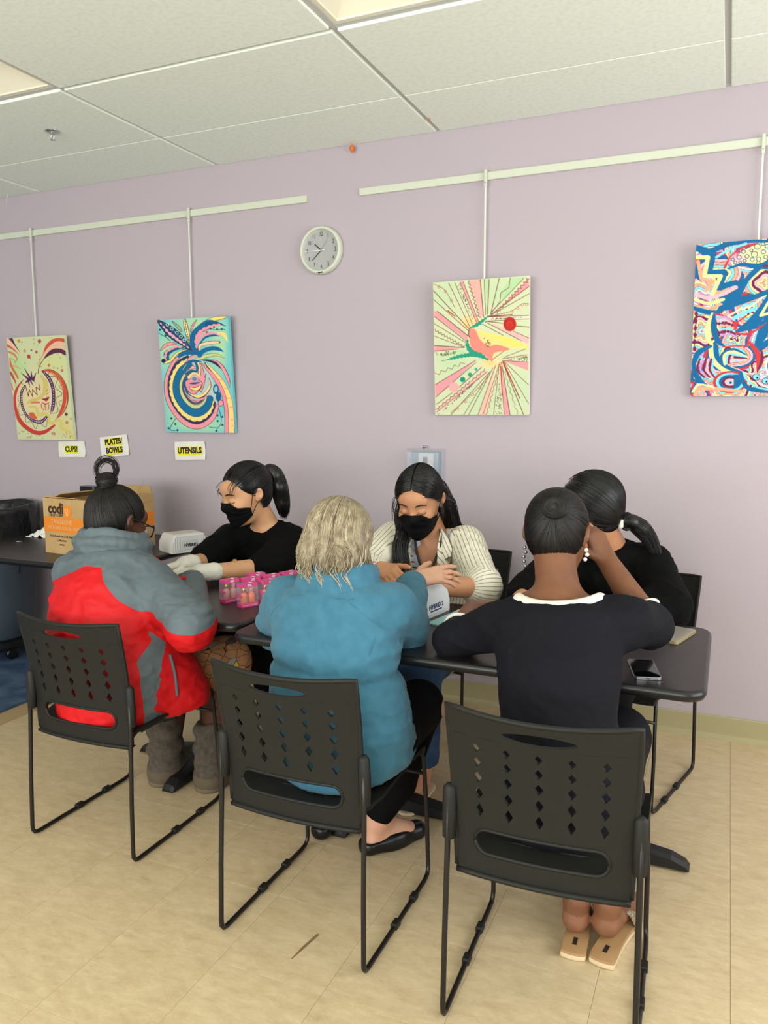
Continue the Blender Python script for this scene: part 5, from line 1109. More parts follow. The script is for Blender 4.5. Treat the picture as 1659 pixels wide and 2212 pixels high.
mat('navy_black', (23, 23, 29), .8, spec=.12, bump=(500, .25, .001)); mat('white_trim', (228, 222, 210), .7); mat('pants_black', (9, 9, 11), .8, spec=.12); mat('fleece', (54, 106, 130), .95, bump=(420, .5, .0025), var=(30, (64, 118, 142), .3, .75), sheen=.1); mat('fleece_seam', (66, 122, 148), .95)
mat('denim', (40, 66, 98), .85, bump=(700, .3, .001), var=(9, (58, 88, 124), .4, .75)); mat('boot_knit', (88, 80, 70), .95, bump=(160, .8, .004), var=(60, (66, 60, 52), .35, .7)); mat('boot_suede', (92, 80, 64), .9, bump=(200, .2, .001)); mat('boot_sole', (104, 92, 74), .8)
mat('glove', (226, 222, 212), .6, bump=(60, .35, .003)); mat('flat_black', (14, 14, 15), .3); mat('toe_metal', (150, 140, 130), .3, metal=.8, bump=(120, .8, .004))
mat('sandal_sole', (164, 128, 86), .6); mat('sandal_edge', (214, 196, 162), .6); mat('glitter', (206, 196, 168), .3, metal=.55, bump=(260, 1.0, .006), var=(240, (120, 108, 88), .4, .6)); mat('nail', (214, 150, 140), .25); mat('pearl', (222, 218, 204), .25); mat('blouse', (196, 204, 222), .7); mat('lens_clear', (220, 224, 226), .05, alpha=.18)
LINE = [(-.13, -.080), (-.06, -.078), (-.035, -.060), (-.012, -.022), (.012, .004), (.030, .012), (.050, .036), (.075, .062), (.12, .072)]
def step_mat(name, c0, c1, attr='panel', **kw):
    m = mat(name, c0, **kw); a = N(m, 'ShaderNodeAttribute', attribute_name=attr); g = N(m, 'ShaderNodeMath', operation='GREATER_THAN'); g.inputs[1].default_value = 0.0; x = N(m, 'ShaderNodeMix', data_type='RGBA'); x.inputs['A'].default_value = rgba(c0); x.inputs['B'].default_value = rgba(c1)
    LK(m, a.outputs['Fac'], g.inputs[0]); LK(m, g.outputs[0], x.inputs['Factor']); LK(m, x.outputs['Result'], m.node_tree.nodes['B'].inputs['Base Color']); return m
def onsurf(vol, pts, off=.0):
    P = np.asarray(pts, float).copy()
    for _ in range(8):
        d = vol.at(P); g = np.stack([vol.at(P+np.eye(3)[i]*.002)-vol.at(P-np.eye(3)[i]*.002) for i in range(3)], 1); g /= np.maximum(np.linalg.norm(g, axis=1), 1e-9)[:, None]; P = P-(d-off)[:, None]*g*.8
    return P
def segdist(P, a, b):
    a, b = V3(*a), V3(*b); d = b-a; q = P-a; t = np.clip((q@d)/(d@d), 0, 1); return np.linalg.norm(q-t[:, None]*d, axis=1), t
def beads(root, name, pts, r, mt):
    mb = MB(); o_ = np.array(root.location)
    for p in pts: mb.lathe([(.0002, -r), (r*.7, -r*.7), (r, 0), (r*.7, r*.7), (.0002, r)], 10, tuple(np.array(p)-o_))
    return mb.build(name, mt, root, smooth=True)
def face_lines(root, h, vol, lid=True, browz=.026):
    for q in (-1, 1):
        pts = [h.surf(vol, q*x, z)[0]+h.R[:, 1]*.0008 for x, z in ((.014, browz-.002), (.024, browz+.003), (.036, browz+.004), (.049, browz-.003))]
        tubes(root, 'eyebrow', [cr(pts, 4)], [.0022+.0010*math.sin(PI*k/12) for k in range(13)], 'brow', 6)
        pts = [h.surf(vol, q*x, z)[0]+h.R[:, 1]*.0010 for x, z in ((.015, -.0045), (.023, -.0075), (.032, -.0082), (.041, -.0065), (.047, -.0035))]
        tubes(root, 'lash_line', [cr(pts, 4)], .0014, 'brow', 5)

def inner(neck, chest, pelvis, arms, legs, hw=.12):
    v = Vol(); v.loft([(pelvis, hw, .09), (tuple((np.array(pelvis)+np.array(chest))/2), hw*.85, .075), (chest, hw*.9, .07), (neck, .05, .05)], (1, 0, 0), .03)
    for a in arms: v.chain(a, [.04]+[.032]*(len(a)-1), .03)
    for l in legs: v.chain(l, [.06]+[.042]*(len(l)-1), .03)
    return v.mesh(.013, 1)
# ================================================================= person in the red and grey jacket
p1 = person('person with topknot in a red and grey jacket, seated with back turned', (-1.88, -1.52, 0))
h1 = Head((-2.002, -1.400, 1.020), (.16, .93, -.36), (.02, .36, .93), 1.06); v = h1.vol()
v.cap(h1.w(0, -.035, -.05), (-1.965, -1.455, .90), .056, .062, .03)
body = [v.mesh(.0045)]
lg = Vol(); KR, KL = (-1.705, -1.175, .455), (-1.93, -1.175, .455); AR, AL = (-1.742, -1.235, .07), (-1.935, -1.265, .07)
for K, A in ((KR, AR), (KL, AL)): lg.chain([K, (K[0]*.6+A[0]*.4, K[1]*.6+A[1]*.4-.012, .30), A], [.060, .060, .045])
body.append(lg.mesh(.008))
hv = Vol(); WR = V3(-1.875, -1.165, .785); hv.cap((-1.76, -1.27, .765), WR, .034, .027); handvol(hv, WR, (-.75, .35, -.05), (0, -.1, 1), 1, [(.35, .4, .3)]*4, .95); WL = V3(-2.06, -1.17, .785); hv.cap((-2.16, -1.28, .77), WL, .034, .027); handvol(hv, WL, (.55, .6, -.05), (0, -.1, 1), -1, [(.3, .4, .3)]*4, .95); body.append(hv.mesh(.0045))
body.append(inner((-1.965, -1.46, .92), (-1.94, -1.52, .82), (-1.88, -1.58, .50), [[(-1.80, -1.48, .84), (-1.545, -1.59, .752), (-1.76, -1.27, .77)], [(-2.09, -1.50, .84), (-2.20, -1.39, .745), (-2.15, -1.28, .77)]], [[(-1.80, -1.50, .50), KR], [(-1.95, -1.50, .50), KL]])); put(p1, 'body', join(body), 'skin_dark')
# hair: slicked up into a topknot with a loose loop
cap = haircap(h1, LINE); TIE = (0, -.072, .098)
st = lift_off(cap, slick(h1, 1300, TIE, rng, LINE))
kn = h1.w(0, -.080, .125); up_ = nrm(h1.R[:, 2]*.85-h1.R[:, 1]*.25); sd_ = nrm(np.cross(V3(.1, 1, 0), up_))
kv = Vol(); kv.ell(kn, (.036, .036, .030), None, .01); kv.cap(h1.w(0, -.07, .09), kn, .030, .024, .01)
coil = []
for k in range(90):
    a0, rr_, zz_ = rng.rand()*6.28, .030+.010*rng.rand(), rng.uniform(-.026, .024); t = np.linspace(0, 3.6, 14)
    ww = np.sqrt(max(.15, 1-(zz_/.034)**2)); coil.append([kn+np.array((math.cos(a0+x), math.sin(a0+x), 0))*rr_*ww+up_*(zz_+.004*math.sin(x*2)) for x in t])
loop = []
for k in range(46):
    rr_ = .034+.008*rng.randn()*.6; c_ = kn+up_*.040; o_ = rng.randn(3)*.004; t = np.linspace(-.5, 2*PI-.3+rng.rand()*.5, 14); vd = nrm(V3(.70, .62, 0)); loop.append([c_+o_+vd*math.sin(x)*rr_-up_*math.cos(x)*rr_*1.05 for x in t])
fly = []
for k in range(22):
    b_ = h1.sph(rng.uniform(-3.1, 3.1), rng.uniform(-.2, .9), 1.06); d_ = nrm(b_-h1.w(0, -.02, .03)); u_ = rng.randn(3)*.02; fly.append([b_+d_*.009*x+u_*(.4*x+x**2*.8) for x in np.linspace(0, 1, 14)])
nape = []
for k in range(120):
    az = PI+rng.uniform(-.9, .9); b_ = h1.sph(az, -.55+.2*rng.rand(), 1.0); nape.append([b_+V3(rng.randn()*.004, -.004, -.020)*x+rng.randn(3)*.002*x for x in np.linspace(0, 1, 14)])
put(p1, 'hair', join([cap.mesh(.0055), kv.mesh(.005), strands(st, .0011), strands(coil, .0016), strands(loop, .0010), strands(fly, .00035), strands(nape, .0012)]), 'hair_soft')
# jacket
jv = Vol(); SR, ER, CR = (-1.790, -1.475, .826), (-1.545, -1.590, .735), (-1.845, -1.185, .768); SL, EL, CL = (-2.105, -1.50, .845), (-2.205, -1.39, .745), (-2.10, -1.225, .775)
jv.loft([((-1.870, -1.600, .44), .205, .155), ((-1.885, -1.605, .56), .205, .150), ((-1.905, -1.595, .67), .200, .145), ((-1.925, -1.555, .78), .195, .135), ((-1.945, -1.505, .86), .165, .115), ((-1.962, -1.475, .905), .105, .085)], (1, .05, 0), .03)
jv.chain([SR, ER], [.076, .074], .045); jv.chain([ER, (-1.615, -1.500, .762), CR], [.070, .060, .044], .03); jv.chain([SL, EL], [.080, .070], .05); jv.cap(EL, CL, .068, .050, .03)
jv.cap((-1.755, -1.515, .64), (-1.705, -1.470, .45), .085, .105, .06); jv.ell((-1.95, -1.42, .50), (.14, .15, .10), None, .06)
jv.clip((-1.70, -1.45, .405), (.12, .0, -1))
V, F = jv.mesh(.0065, 2)
V = folds(V, F, .0065, 9, (1, 1, 1.9), 1); V = folds(V, F, .0036, 22, (1, 1, 1.6), 2)
phi = np.arctan2(V[:, 0]+1.905, -(V[:, 1]+1.58)); z = V[:, 2]
bR = np.interp(z, [.40, .62, .68, .76, .81, .87, .92], [1.20, 1.18, 1.45, 1.45, 1.05, .72, .60]); bL = np.interp(z, [.4, .80, .87, .91], [-2.2, -1.9, -1.15, -.8])
m_back = np.minimum(np.minimum(bR-phi, phi-bL)*.15, .905-z)
m_front = np.minimum(V[:, 0]+1.666, .72-z)
dR, tR = segdist(V, SR, ER); dR2, tR2 = segdist(V, ER, CR); arm = (np.minimum(dR, dR2) < .100) & (phi > .75) & (z > .62) & (V[:, 0] > -1.80+.12*(z < .74))
axp = np.where((dR < dR2)[:, None], np.array(SR)+tR[:, None]*(np.array(ER)-np.array(SR)), np.array(ER)+tR2[:, None]*(np.array(CR)-np.array(ER)))
m_arm = -((V-axp)@nrm(V3(.10, -.30, .94)))+.016
wa = np.clip((.108-np.minimum(dR, dR2))/.030, 0, 1)*np.clip((z-.60)/.04, 0, 1)*np.clip((V[:, 0]+1.83-.06*(z < .74))/.05, 0, 1)*(phi > .6); panel = wa*m_arm+(1-wa)*np.clip(np.maximum(m_back, m_front), -.05, .05)
step_mat('jacket', (92, 104, 110), (198, 14, 22), rough=.62, bump=(160, .25, .0015), spec=.35)
JV, JF = V, F; put(p1, 'jacket', (V, F), 'jacket', {'panel': panel})
# big stand-up collar
cv = Vol(); ca = h1.w(0, -.045, -.085)
for k in range(26):
    a_ = 2*PI*k/26; b_ = 2*PI*(k+1)/26
    f_ = lambda a: np.array((-1.968+.118*math.sin(a), -1.462-.098*math.cos(a), .925+.020*math.cos(a)))
    g_ = lambda a: np.array((-1.972+.104*math.sin(a), -1.452-.098*math.cos(a), .985+.022*math.cos(a)+.006*math.sin(3*a)))
    if abs(math.sin((a_+b_)/4)) > .95: continue
    cv.cap(f_(a_), f_(b_), .017, .017, .012); cv.cap(g_(a_), g_(b_), .012, .012, .014); cv.cap((f_(a_)+g_(a_))/2+np.array((.012*math.sin(a_), -.012*math.cos(a_), 0)), (f_(b_)+g_(b_))/2+np.array((.012*math.sin(b_), -.012*math.cos(b_), 0)), .015, .015, .014)
VC = cv.mesh(.0055, 2); VC = (folds(VC[0], VC[1], .005, 17, (1, 1, 1), 4), VC[1]); mat('jacket_grey', (92, 104, 110), .62, bump=(160, .25, .0015), spec=.35); mat('jacket_red', (192, 14, 24), .62); put(p1, 'collar', VC, 'jacket_grey')
pl_ = onsurf(jv, cr([(-1.86, -1.42, .925), (-1.80, -1.38, .90), (-1.775, -1.34, .86)], 6), .004); pl_ = onmesh(JV, JF, pl_, .002); tubes(p1, 'red_placket', [pl_], .010, 'jacket_red', 8)
zp = onsurf(jv, cr([(-1.665, -1.56, .62), (-1.645, -1.555, .56), (-1.640, -1.56, .48)], 6), .002); zp = onmesh(JV, JF, zp, .002); tubes(p1, 'pocket_zip', [zp], .0055, 'jacket_grey', 6)
# patterned skirt
kv = Vol(); kv.chain([(-1.80, -1.50, .50), (-1.705, -1.165, .485)], [.105, .086]); kv.chain([(-1.93, -1.50, .50), (-1.93, -1.165, .485)], [.105, .084]); kv.ell((-1.81, -1.18, .47), (.13, .07, .07), None, .05); kv.cap(KR, (-1.705, -1.17, .39), .080, .078, .03); kv.cap(KL, (-1.93, -1.17, .39), .078, .076, .03); kv.ell((-1.86, -1.56, .49), (.19, .15, .075), None, .04)
kv.clip((0, 0, .372), (0, 0, -1)); kv.clip((0, 0, .40), (0, -1.0, -.55)) if False else None
m = mat('leaf_print', (176, 128, 84), .8); tc = N(m, 'ShaderNodeTexCoord'); vo = N(m, 'ShaderNodeTexVoronoi', Scale=42.0, feature='F1'); vo.inputs['Randomness'].default_value = 1.0; mpn = N(m, 'ShaderNodeMapping'); mpn.inputs['Scale'].default_value = (1.0, .45, .8); mpn.inputs['Rotation'].default_value = (.5, .3, .6)
LK(m, tc.outputs['Object'], mpn.inputs['Vector']); LK(m, mpn.outputs[0], vo.inputs['Vector']); sep = N(m, 'ShaderNodeSeparateColor'); LK(m, vo.outputs['Color'], sep.inputs['Color']); rp = N(m, 'ShaderNodeValToRGB'); rp.color_ramp.interpolation = 'CONSTANT'; e = rp.color_ramp.elements; e[0].color = rgba((176, 126, 84)); e[1].position = .52; e[1].color = rgba((150, 146, 140))
for ps, c in ((.66, (182, 128, 80)), (.80, (196, 172, 84)), (.86, (206, 92, 70)), (.92, (86, 78, 74))): x = e.new(ps); x.color = rgba(c)
LK(m, sep.outputs['Red'], rp.inputs['Fac']); ve = N(m, 'ShaderNodeTexVoronoi', Scale=42.0, feature='DISTANCE_TO_EDGE'); LK(m, mpn.outputs[0], ve.inputs['Vector']); lt = N(m, 'ShaderNodeMath', operation='LESS_THAN'); lt.inputs[1].default_value = .024; LK(m, ve.outputs['Distance'], lt.inputs[0]); mxn = N(m, 'ShaderNodeMix', data_type='RGBA'); mxn.inputs['B'].default_value = rgba((34, 28, 26)); LK(m, lt.outputs[0], mxn.inputs['Factor']); LK(m, rp.outputs['Color'], mxn.inputs['A']); LK(m, mxn.outputs['Result'], m.node_tree.nodes['B'].inputs['Base Color'])
V, F = kv.mesh(.0075, 2); put(p1, 'skirt', (folds(V, F, .003, 12, (1, 1, 1), 3), F), 'leaf_print')
for A, nm in ((AR, 'R'), (AL, 'L')):
    bv = Vol(); x, y, _ = A; bv.chain([(x, y-.002, .235), (x, y-.004, .13), (x, y-.006, .06)], [.062, .064, .060], .02); bv.cap((x, y-.015, .045), (x+.012, y+.13, .040), .050, .046, .03); bv.cap((x, y-.020, .035), (x+.012, y+.14, .030), .052, .044, .03); bv.clip((0, 0, .012), (0, 0, -1)); bv.clip((0, 0, .262), (0, 0, 1))
    V, F = bv.mesh(.006, 1); slouch = .006*np.sin(V[:, 2]*95+2*np.sin(V[:, 0]*40))*np.clip((V[:, 2]-.06)*12, 0, 1); V = V+vnormals(V, F)*slouch[:, None]; o = put(p1, 'boot', (V, F), ['boot_knit', 'boot_suede'], mi=(V[F].mean(1)[:, 2] < .062).astype(int))
    sv = Vol(); sv.cap((x, y-.022, .016), (x+.012, y+.145, .016), .055, .047); sv.clip((0, 0, .022), (0, 0, 1)); sv.clip((0, 0, .0015), (0, 0, -1)); so = put(p1, 'boot_sole', sv.mesh(.006, 0), 'boot_sole', None); so.parent = o
    if nm == 'R': beads(p1, 'boot_button', [(x+.064, y-.02, .20), (x+.066, y-.015, .155), (x+.066, y-.01, .11)], .010, 'brow').parent = o
# spectacles
gl = tubes(p1, 'eyeglasses', [h1.W(cr([(q*.080, -.022, .000), (q*.081, -.005, .013), (q*.078, .05, .012), (q*.070, .100, .008)], 5)) for q in (-1, 1)]+[h1.W(cr([(q*.012, .108, .012), (q*.040, .112, .016), (q*.068, .102, .012), (q*.066, .102, -.018), (q*.040, .110, -.026), (q*.014, .108, -.014)], 5, True)) for q in (-1, 1)]+[h1.W([(-.013, .108, .008), (.013, .108, .008)])], .0026, 'ink', 6)
mb = MB()
for q in (-1, 1): pts = h1.W(cr([(q*.012, .108, .012), (q*.040, .112, .016), (q*.068, .102, .012), (q*.066, .102, -.018), (q*.040, .110, -.026), (q*.014, .108, -.014)], 5, True))-np.array(p1.location); mb.add(pts, [tuple(range(len(pts)))])
mb.build('lens', 'lens_clear', gl); tubes(p1, 'mask_loop', [h1.W(cr([(.084, -.030, .000), (.082, -.012, -.040), (.062, .05, -.075)], 6))], .0014, 'mask_black', 5)

# ================================================================= masked woman in the black sweater
p2 = person('masked woman with ponytail and white gloves in a black sweater', (-1.85, -.50, 0))
h2 = Head((-1.872, -.765, 1.072), (-.42, -.86, -.28), (-.10, -.25, .96), 1.06); v = h2.vol(); v.cap(h2.w(0, -.03, -.06), (-1.840, -.655, .915), .048, .056, .03); v.ell((-1.838, -.665, .885), (.11, .06, .045), None, .03)
body = [v.mesh(.004)]; fv0 = h2.vol()
W1, W2 = V3(-1.975, -1.055, .808), V3(-1.868, -1.105, .790); E1, E2 = V3(-2.015, -.86, .785), V3(-1.715, -.865, .782)
av = Vol(); av.cap(E1, W1, .040, .028); av.cap(E2, W2, .042, .029); body.append(av.mesh(.005)); body.append(inner((-1.84, -.66, .91), (-1.855, -.62, .80), (-1.84, -.47, .50), [[(-1.98, -.68, .85), tuple(E1)], [(-1.73, -.63, .85), tuple(E2)]], [[(-1.76, -.46, .50), (-1.73, -.86, .50)], [(-1.92, -.46, .50), (-1.92, -.86, .50)]])); put(p2, 'body', join(body), 'skin_fair')
gv = Vol(); handvol(gv, W1, (-.42, -.80, -.10), (-.35, .2, .9), -1, [(.9, .7, .4), (.8, .8, .5), (.8, .9, .5), (.8, .9, .5)], .98, .06, ((.5, .5), .35, .5), 1.12, .75); gv.cap(W1+V3(.008, .035, 0), W1, .034, .033, .02); g1 = gv.mesh(.0036, 1)
gv = Vol(); handvol(gv, W2, (-.86, -.40, .0), (-.15, -.25, .95), 1, [(.55, .5, .3), (.7, .6, .4), (.8, .7, .4), (.8, .8, .5)], .98, .06, ((.4, .5), .3, .4), 1.12, .8); gv.cap(W2+V3(.035, .045, 0), W2, .036, .034, .02); g2 = gv.mesh(.0036, 1)
for g_ in (g1, g2): put(p2, 'glove', (folds(g_[0], g_[1], .0014, 60, (1, 1, 1), 5), g_[1]), 'glove')
sv = Vol(); sv.loft([((-1.84, -.46, .44), .19, .15), ((-1.84, -.49, .58), .175, .14), ((-1.845, -.55, .71), .175, .13), ((-1.855, -.62, .82), .175, .115), ((-1.858, -.655, .885), .125, .08)], (1, -.15, 0), .03)
S1, S2 = (-2.005, -.69, .850), (-1.735, -.635, .850); sv.chain([S1, tuple(E1+V3(0, .0, .008))], [.072, .066], .05); sv.chain([S2, tuple(E2+V3(.012, .01, .0))], [.074, .076], .05); sv.cap(tuple(E1), tuple(E1*.93+W1*.07), .056, .048, .03); sv.cap(tuple(E2+V3(.01, 0, 0)), tuple(E2*.90+W2*.10), .062, .052, .03)
nk = V3(-1.852, -.705, .958); sv.ell(nk, (.082, .068, .056), None, .012, 's')
V, F = sv.mesh(.0062, 2); V = folds(V, F, .005, 13, (1, 1, 1.7), 6); V = folds(V, F, .002, 30, (1, 1, 1.4), 7); put(p2, 'sweater', (V, F), 'black_knit')
pv = Vol(); pv.chain([(-1.76, -.45, .50), (-1.73, -.88, .50), (-1.74, -.80, .10)], [.092, .075, .055]); pv.chain([(-1.93, -.45, .50), (-1.92, -.88, .50), (-1.92, -.80, .10)], [.092, .075, .055]); pv.ell((-1.845, -.42, .50), (.19, .15, .08), None, .04); put(p2, 'trousers', pv.mesh(.010, 1), 'pants_black')
for x in (-1.74, -1.92): fv = Vol(); fv.cap((x, -.78, .045), (x, -.93, .032), .042, .034); fv.clip((0, 0, .003), (0, 0, -1)); put(p2, 'shoe', fv.mesh(.007), 'flat_black')
face_lines(p2, h2, fv0); face_mask(p2, h2, fv0, 'mask_black', -.014, -.118)
T2 = (0, -.108, .050); cap = haircap(h2, LINE); st = lift_off(cap, slick(h2, 1200, T2, rng, LINE)); tp = [h2.w(*T2), h2.w(-.002, -.132, .052), h2.w(-.006, -.146, .026), h2.w(-.012, -.148, -.03), h2.w(-.018, -.142, -.095), h2.w(-.016, -.136, -.150)]
tv = Vol(); tv.chain(tp, [.016, .026, .036, .038, .030, .010], .015); tl = lock(tp, [.010, .016, .023, .025, .021, .012], 620, rng, 14)
fr_ = []
for k in range(26):
    az = rng.choice([-1, 1])*rng.uniform(.45, .95); b_ = h2.sph(az, .42+.15*rng.rand(), 1.03); e_ = h2.w(math.sin(az)*.088, .088+.010*rng.rand(), .046-.04*rng.rand()); fr_.append(cr([b_, (b_+e_)/2+h2.R[:, 1]*.012, e_], 7)[:14])
put(p2, 'hair', join([cap.mesh(.0055), tv.mesh(.006), strands(st, .0011), strands(tl, .0013), strands(fr_, .0006)]), 'hair_black'); tubes(p2, 'hair_tie', [[h2.w(.017*math.cos(a), -.120+.004*math.sin(a), .054+.019*math.sin(a)) for a in np.linspace(0, 6.28, 17)]], .006, 'ink', 6)
tubes(p2, 'sweater_logo', [onsurf(sv, [(-1.80, -.80, .80), (-1.785, -.80, .805), (-1.79, -.80, .790)], .001)], .0016, 'clock_face', 5)

# ================================================================= person in the blue fleece
p3 = person('grey-haired person in a blue fleece seated with back turned', (-.96, -1.65, 0))
h3 = Head((-1.010, -1.590, 1.035), (.12, .90, -.42), (.03, .42, .90), 1.04); v = h3.vol(); v.cap(h3.w(0, -.03, -.05), (-1.0, -1.64, .92), .052, .060, .03); body = [v.mesh(.0055)]
W3 = V3(-.900, -1.275, .878); hv = Vol(); hv.cap((-.862, -1.40, .80), W3, .036, .027, .02)
tips3 = handvol(hv, W3, (.62, .62, .10), (.15, -.62, .77), -1, [(.18, .15, .10), (.30, .2, .15), (.35, .25, .15), (.40, .25, .2)], .98, .22, ((.3, .4), .2, .2), 1.0, .8); body.append(hv.mesh(.0030, 1))
lv_ = Vol(); lv_.cap((-1.145, -1.36, .765), (-1.10, -1.28, .765), .034, .028); handvol(lv_, (-1.10, -1.28, .768), (.45, .85, 0), (0, 0, 1), 1, [(.3, .3, .2)]*4, .95); body.append(lv_.mesh(.0045))
fo = Vol(); A3R, A3L = (-.985, -1.400, .10), (-1.185, -1.365, .10); fo.cap((-.955, -1.35, .28), A3R, .050, .034); fo.cap(A3R, (-.915, -1.300, .040), .034, .026, .03); fo.cap((-.992, -1.412, .04), (-.93, -1.32, .03), .030, .030, .03); fo.cap((-1.18, -1.34, .28), A3L, .050, .034); fo.cap(A3L, (-1.175, -1.25, .04), .034, .026, .03); fo.cap((-1.185, -1.375, .04), (-1.18, -1.27, .03), .030, .03, .03); body.append(fo.mesh(.006)); body.append(inner((-1.0, -1.64, .92), (-1.0, -1.65, .82), (-.955, -1.69, .50), [[(-.87, -1.57, .85), (-.848, -1.50, .785), (-.865, -1.39, .82)], [(-1.15, -1.61, .85), (-1.255, -1.51, .745), (-1.15, -1.37, .765)]], [[(-.88, -1.60, .50), (-.835, -1.29, .47), (-.955, -1.35, .28)], [(-1.03, -1.60, .50), (-1.11, -1.29, .47), (-1.18, -1.34, .28)]])); put(p3, 'body', join(body), 'skin_light')
fvv = Vol(); S3R, E3R, C3R = (-.858, -1.580, .858), (-.850, -1.500, .780), (-.900, -1.318, .862); S3L, E3L, C3L = (-1.170, -1.610, .855), (-1.262, -1.510, .742), (-1.150, -1.365, .765)
fvv.loft([((-.950, -1.700, .44), .195, .150), ((-.950, -1.715, .54), .198, .150), ((-.962, -1.712, .65), .190, .142), ((-.985, -1.685, .76), .188, .130), ((-1.003, -1.652, .85), .175, .112), ((-1.006, -1.635, .905), .105, .085)], (1, .04, 0), .03)
fvv.chain([S3R, E3R], [.076, .064], .045); fvv.cap(E3R, C3R, .060, .046, .03); fvv.chain([S3L, E3L], [.078, .070], .05); fvv.cap(E3L, C3L, .064, .045, .03); fvv.ell((-.935, -1.61, .50), (.155, .12, .08), None, .05); fvv.clip((-.95, -1.70, .445), (.10, .25, -1))
V, F = fvv.mesh(.0065, 2); V = folds(V, F, .0080, 7.5, (.8, .8, 1.9), 8); V = folds(V, F, .0030, 19, (1, 1, 1.7), 9)
crease = -.016*np.exp(-((V[:, 2]-.700-.10*(V[:, 0]+.86))/.016)**2)*np.clip((V[:, 0]+.97)*8, 0, 1)-.010*np.exp(-((V[:, 2]-.725+.05*(V[:, 0]+1.1))/.014)**2)*np.clip((-.99-V[:, 0])*8, 0, 1)
V = V+vnormals(V, F)*crease[:, None]; FV, FF = V, F; put(p3, 'fleece_jacket', (V, F), 'fleece')
cv = Vol()
for k in range(26):
    a_, b_ = 2*PI*k/26, 2*PI*(k+1)/26
    if math.cos((a_+b_)/2) < -.93: continue
    for zz_, rr_, r_ in ((.905, .105, .016), (.940, .100, .013), (.972, .098, .011), (.925, .108, .013), (.955, .103, .012)):
        f_ = lambda a: np.array((-1.004+rr_*math.sin(a), -1.622-rr_*.86*math.cos(a)+(.93-zz_)*-.25, zz_+.012*math.cos(a)))
        cv.cap(f_(a_), f_(b_), r_, r_, .012)
VC = cv.mesh(.006, 2); put(p3, 'collar', (folds(VC[0], VC[1], .003, 20, (1, 1, 1), 3), VC[1]), 'fleece')
sm = [[(-.915, -1.74, .915), (-.86, -1.72, .85), (-.82, -1.66, .78), (-.80, -1.60, .70)], [(-1.09, -1.74, .905), (-1.16, -1.72, .85), (-1.185, -1.68, .78), (-1.18, -1.64, .72)], [(-.835, -1.74, .82), (-.855, -1.80, .70), (-.850, -1.82, .58), (-.845, -1.82, .46)], [(-.80, -1.66, .80), (-.79, -1.58, .775), (-.77, -1.50, .74)], [(-.90, -1.73, .918), (-1.0, -1.75, .912), (-1.10, -1.73, .912)]]
tubes(p3, 'seam', [onmesh(FV, FF, onsurf(fvv, cr(s_, 6)), .0006) for s_ in sm], .0014, 'fleece', 6)
cf = Vol(); d_ = nrm(W3-V3(*C3R)); cf.cap(V3(*C3R)-d_*.005, V3(*C3R)+d_*.012, .050, .046, .01); put(p3, 'cuff', cf.mesh(.005, 1), 'fleece')
# trousers and flats
pv = Vol(); K3R, K3L = (-.880, -1.300, .470), (-1.11, -1.29, .47); pv.chain([(-.88, -1.62, .495), K3R], [.110, .082]); pv.chain([K3R, (-.93, -1.355, .22), (-.978, -1.393, .125)], [.076, .058, .044]); pv.chain([(-1.03, -1.62, .495), K3L], [.110, .080]); pv.chain([K3L, (-1.15, -1.34, .22), (-1.180, -1.362, .125)], [.074, .056, .044]); pv.ell((-.955, -1.69, .50), (.205, .165, .085), None, .05); put(p3, 'leggings', pv.mesh(.008, 1), 'pants_black')
for hx, hy, tx, ty, nm in ((-1.000, -1.425, -.898, -1.272, 'r'), (-1.187, -1.400, -1.172, -1.215, 'l')):
    fv = Vol(); a_, b_ = V3(hx, hy, 0), V3(tx, ty, 0); d_ = nrm(b_-a_); fv.cap(a_+V3(0, 0, .030), a_+d_*.10+V3(0, 0, .026), .036, .040, .02); fv.cap(a_+d_*.08+V3(0, 0, .026), b_+V3(0, 0, .024), .042, .034, .03); fv.cap(a_+V3(0, 0, .052), a_+d_*.11+V3(0, 0, .055), .026, .028, .01, 's'); fv.clip((0, 0, .003), (0, 0, -1)); fv.clip((0, 0, .062), (0, 0, 1)); o = put(p3, 'ballet_flat', fv.mesh(.0045, 1), 'flat_black')
    tv_ = Vol(); tv_.ell(b_-d_*.012+V3(0, 0, .042), (.026, .026, .014)); t_o = put(p3, 'toe_ornament', tv_.mesh(.005), 'toe_metal'); t_o.parent = o
# loose grey hair
hc = haircap(h3, [(-.2, -.075), (-.02, -.06), (.02, -.02), (.05, .03), (.08, .06), (.12, .07)], .010)
hm = Vol(); hm.ell(h3.w(0, -.020, .032), (.088, .104, .096), h3.R, .02); hm.ell(h3.w(0, -.045, -.045), (.098, .072, .085), h3.R, .04); hm.clipf(lambda P: (np.interp(h3.L(P)[..., 1], [-.2, 0, .03, .06, .12], [-.105, -.075, -.03, .03, .07])-h3.L(P)[..., 2])*.75, .006)
ps = []
CLA = .40+(2*PI-.8)*np.sort(rng.rand(110)); CLN = rng.rand(110)
for k in range(3200):
    ci = rng.randint(110); az = CLA[ci]+rng.randn()*.035; el0 = 1.53-.08*rng.rand(); ln = .060*CLN[ci]**1.5+rng.uniform(-.004, .012)
    pp = [h3.sph(az+rng.randn()*.02, el0+(el_-1.45)*1.0, 1.05+.03*rng.rand()+.10*q*q) for el_, q in ((1.45, 0), (1.1, .05), (.75, .15), (.4, .3), (.0, .5), (-.35, .66))]
    e_ = pp[-1]; out = nrm((e_-h3.c)*np.array((1, 1, 0))); curl = rng.randn(3)*.004+.010*np.array((math.sin(ci*2.1), math.cos(ci*1.3), 0))
    pp += [e_+V3(0, 0, -.03-ln*.4)+out*(-.004)+curl*.5, e_+V3(0, 0, -.045-ln)+curl+out*(-.022+.008*rng.randn())]
    ps.append(cr(pp, 3)[:22])
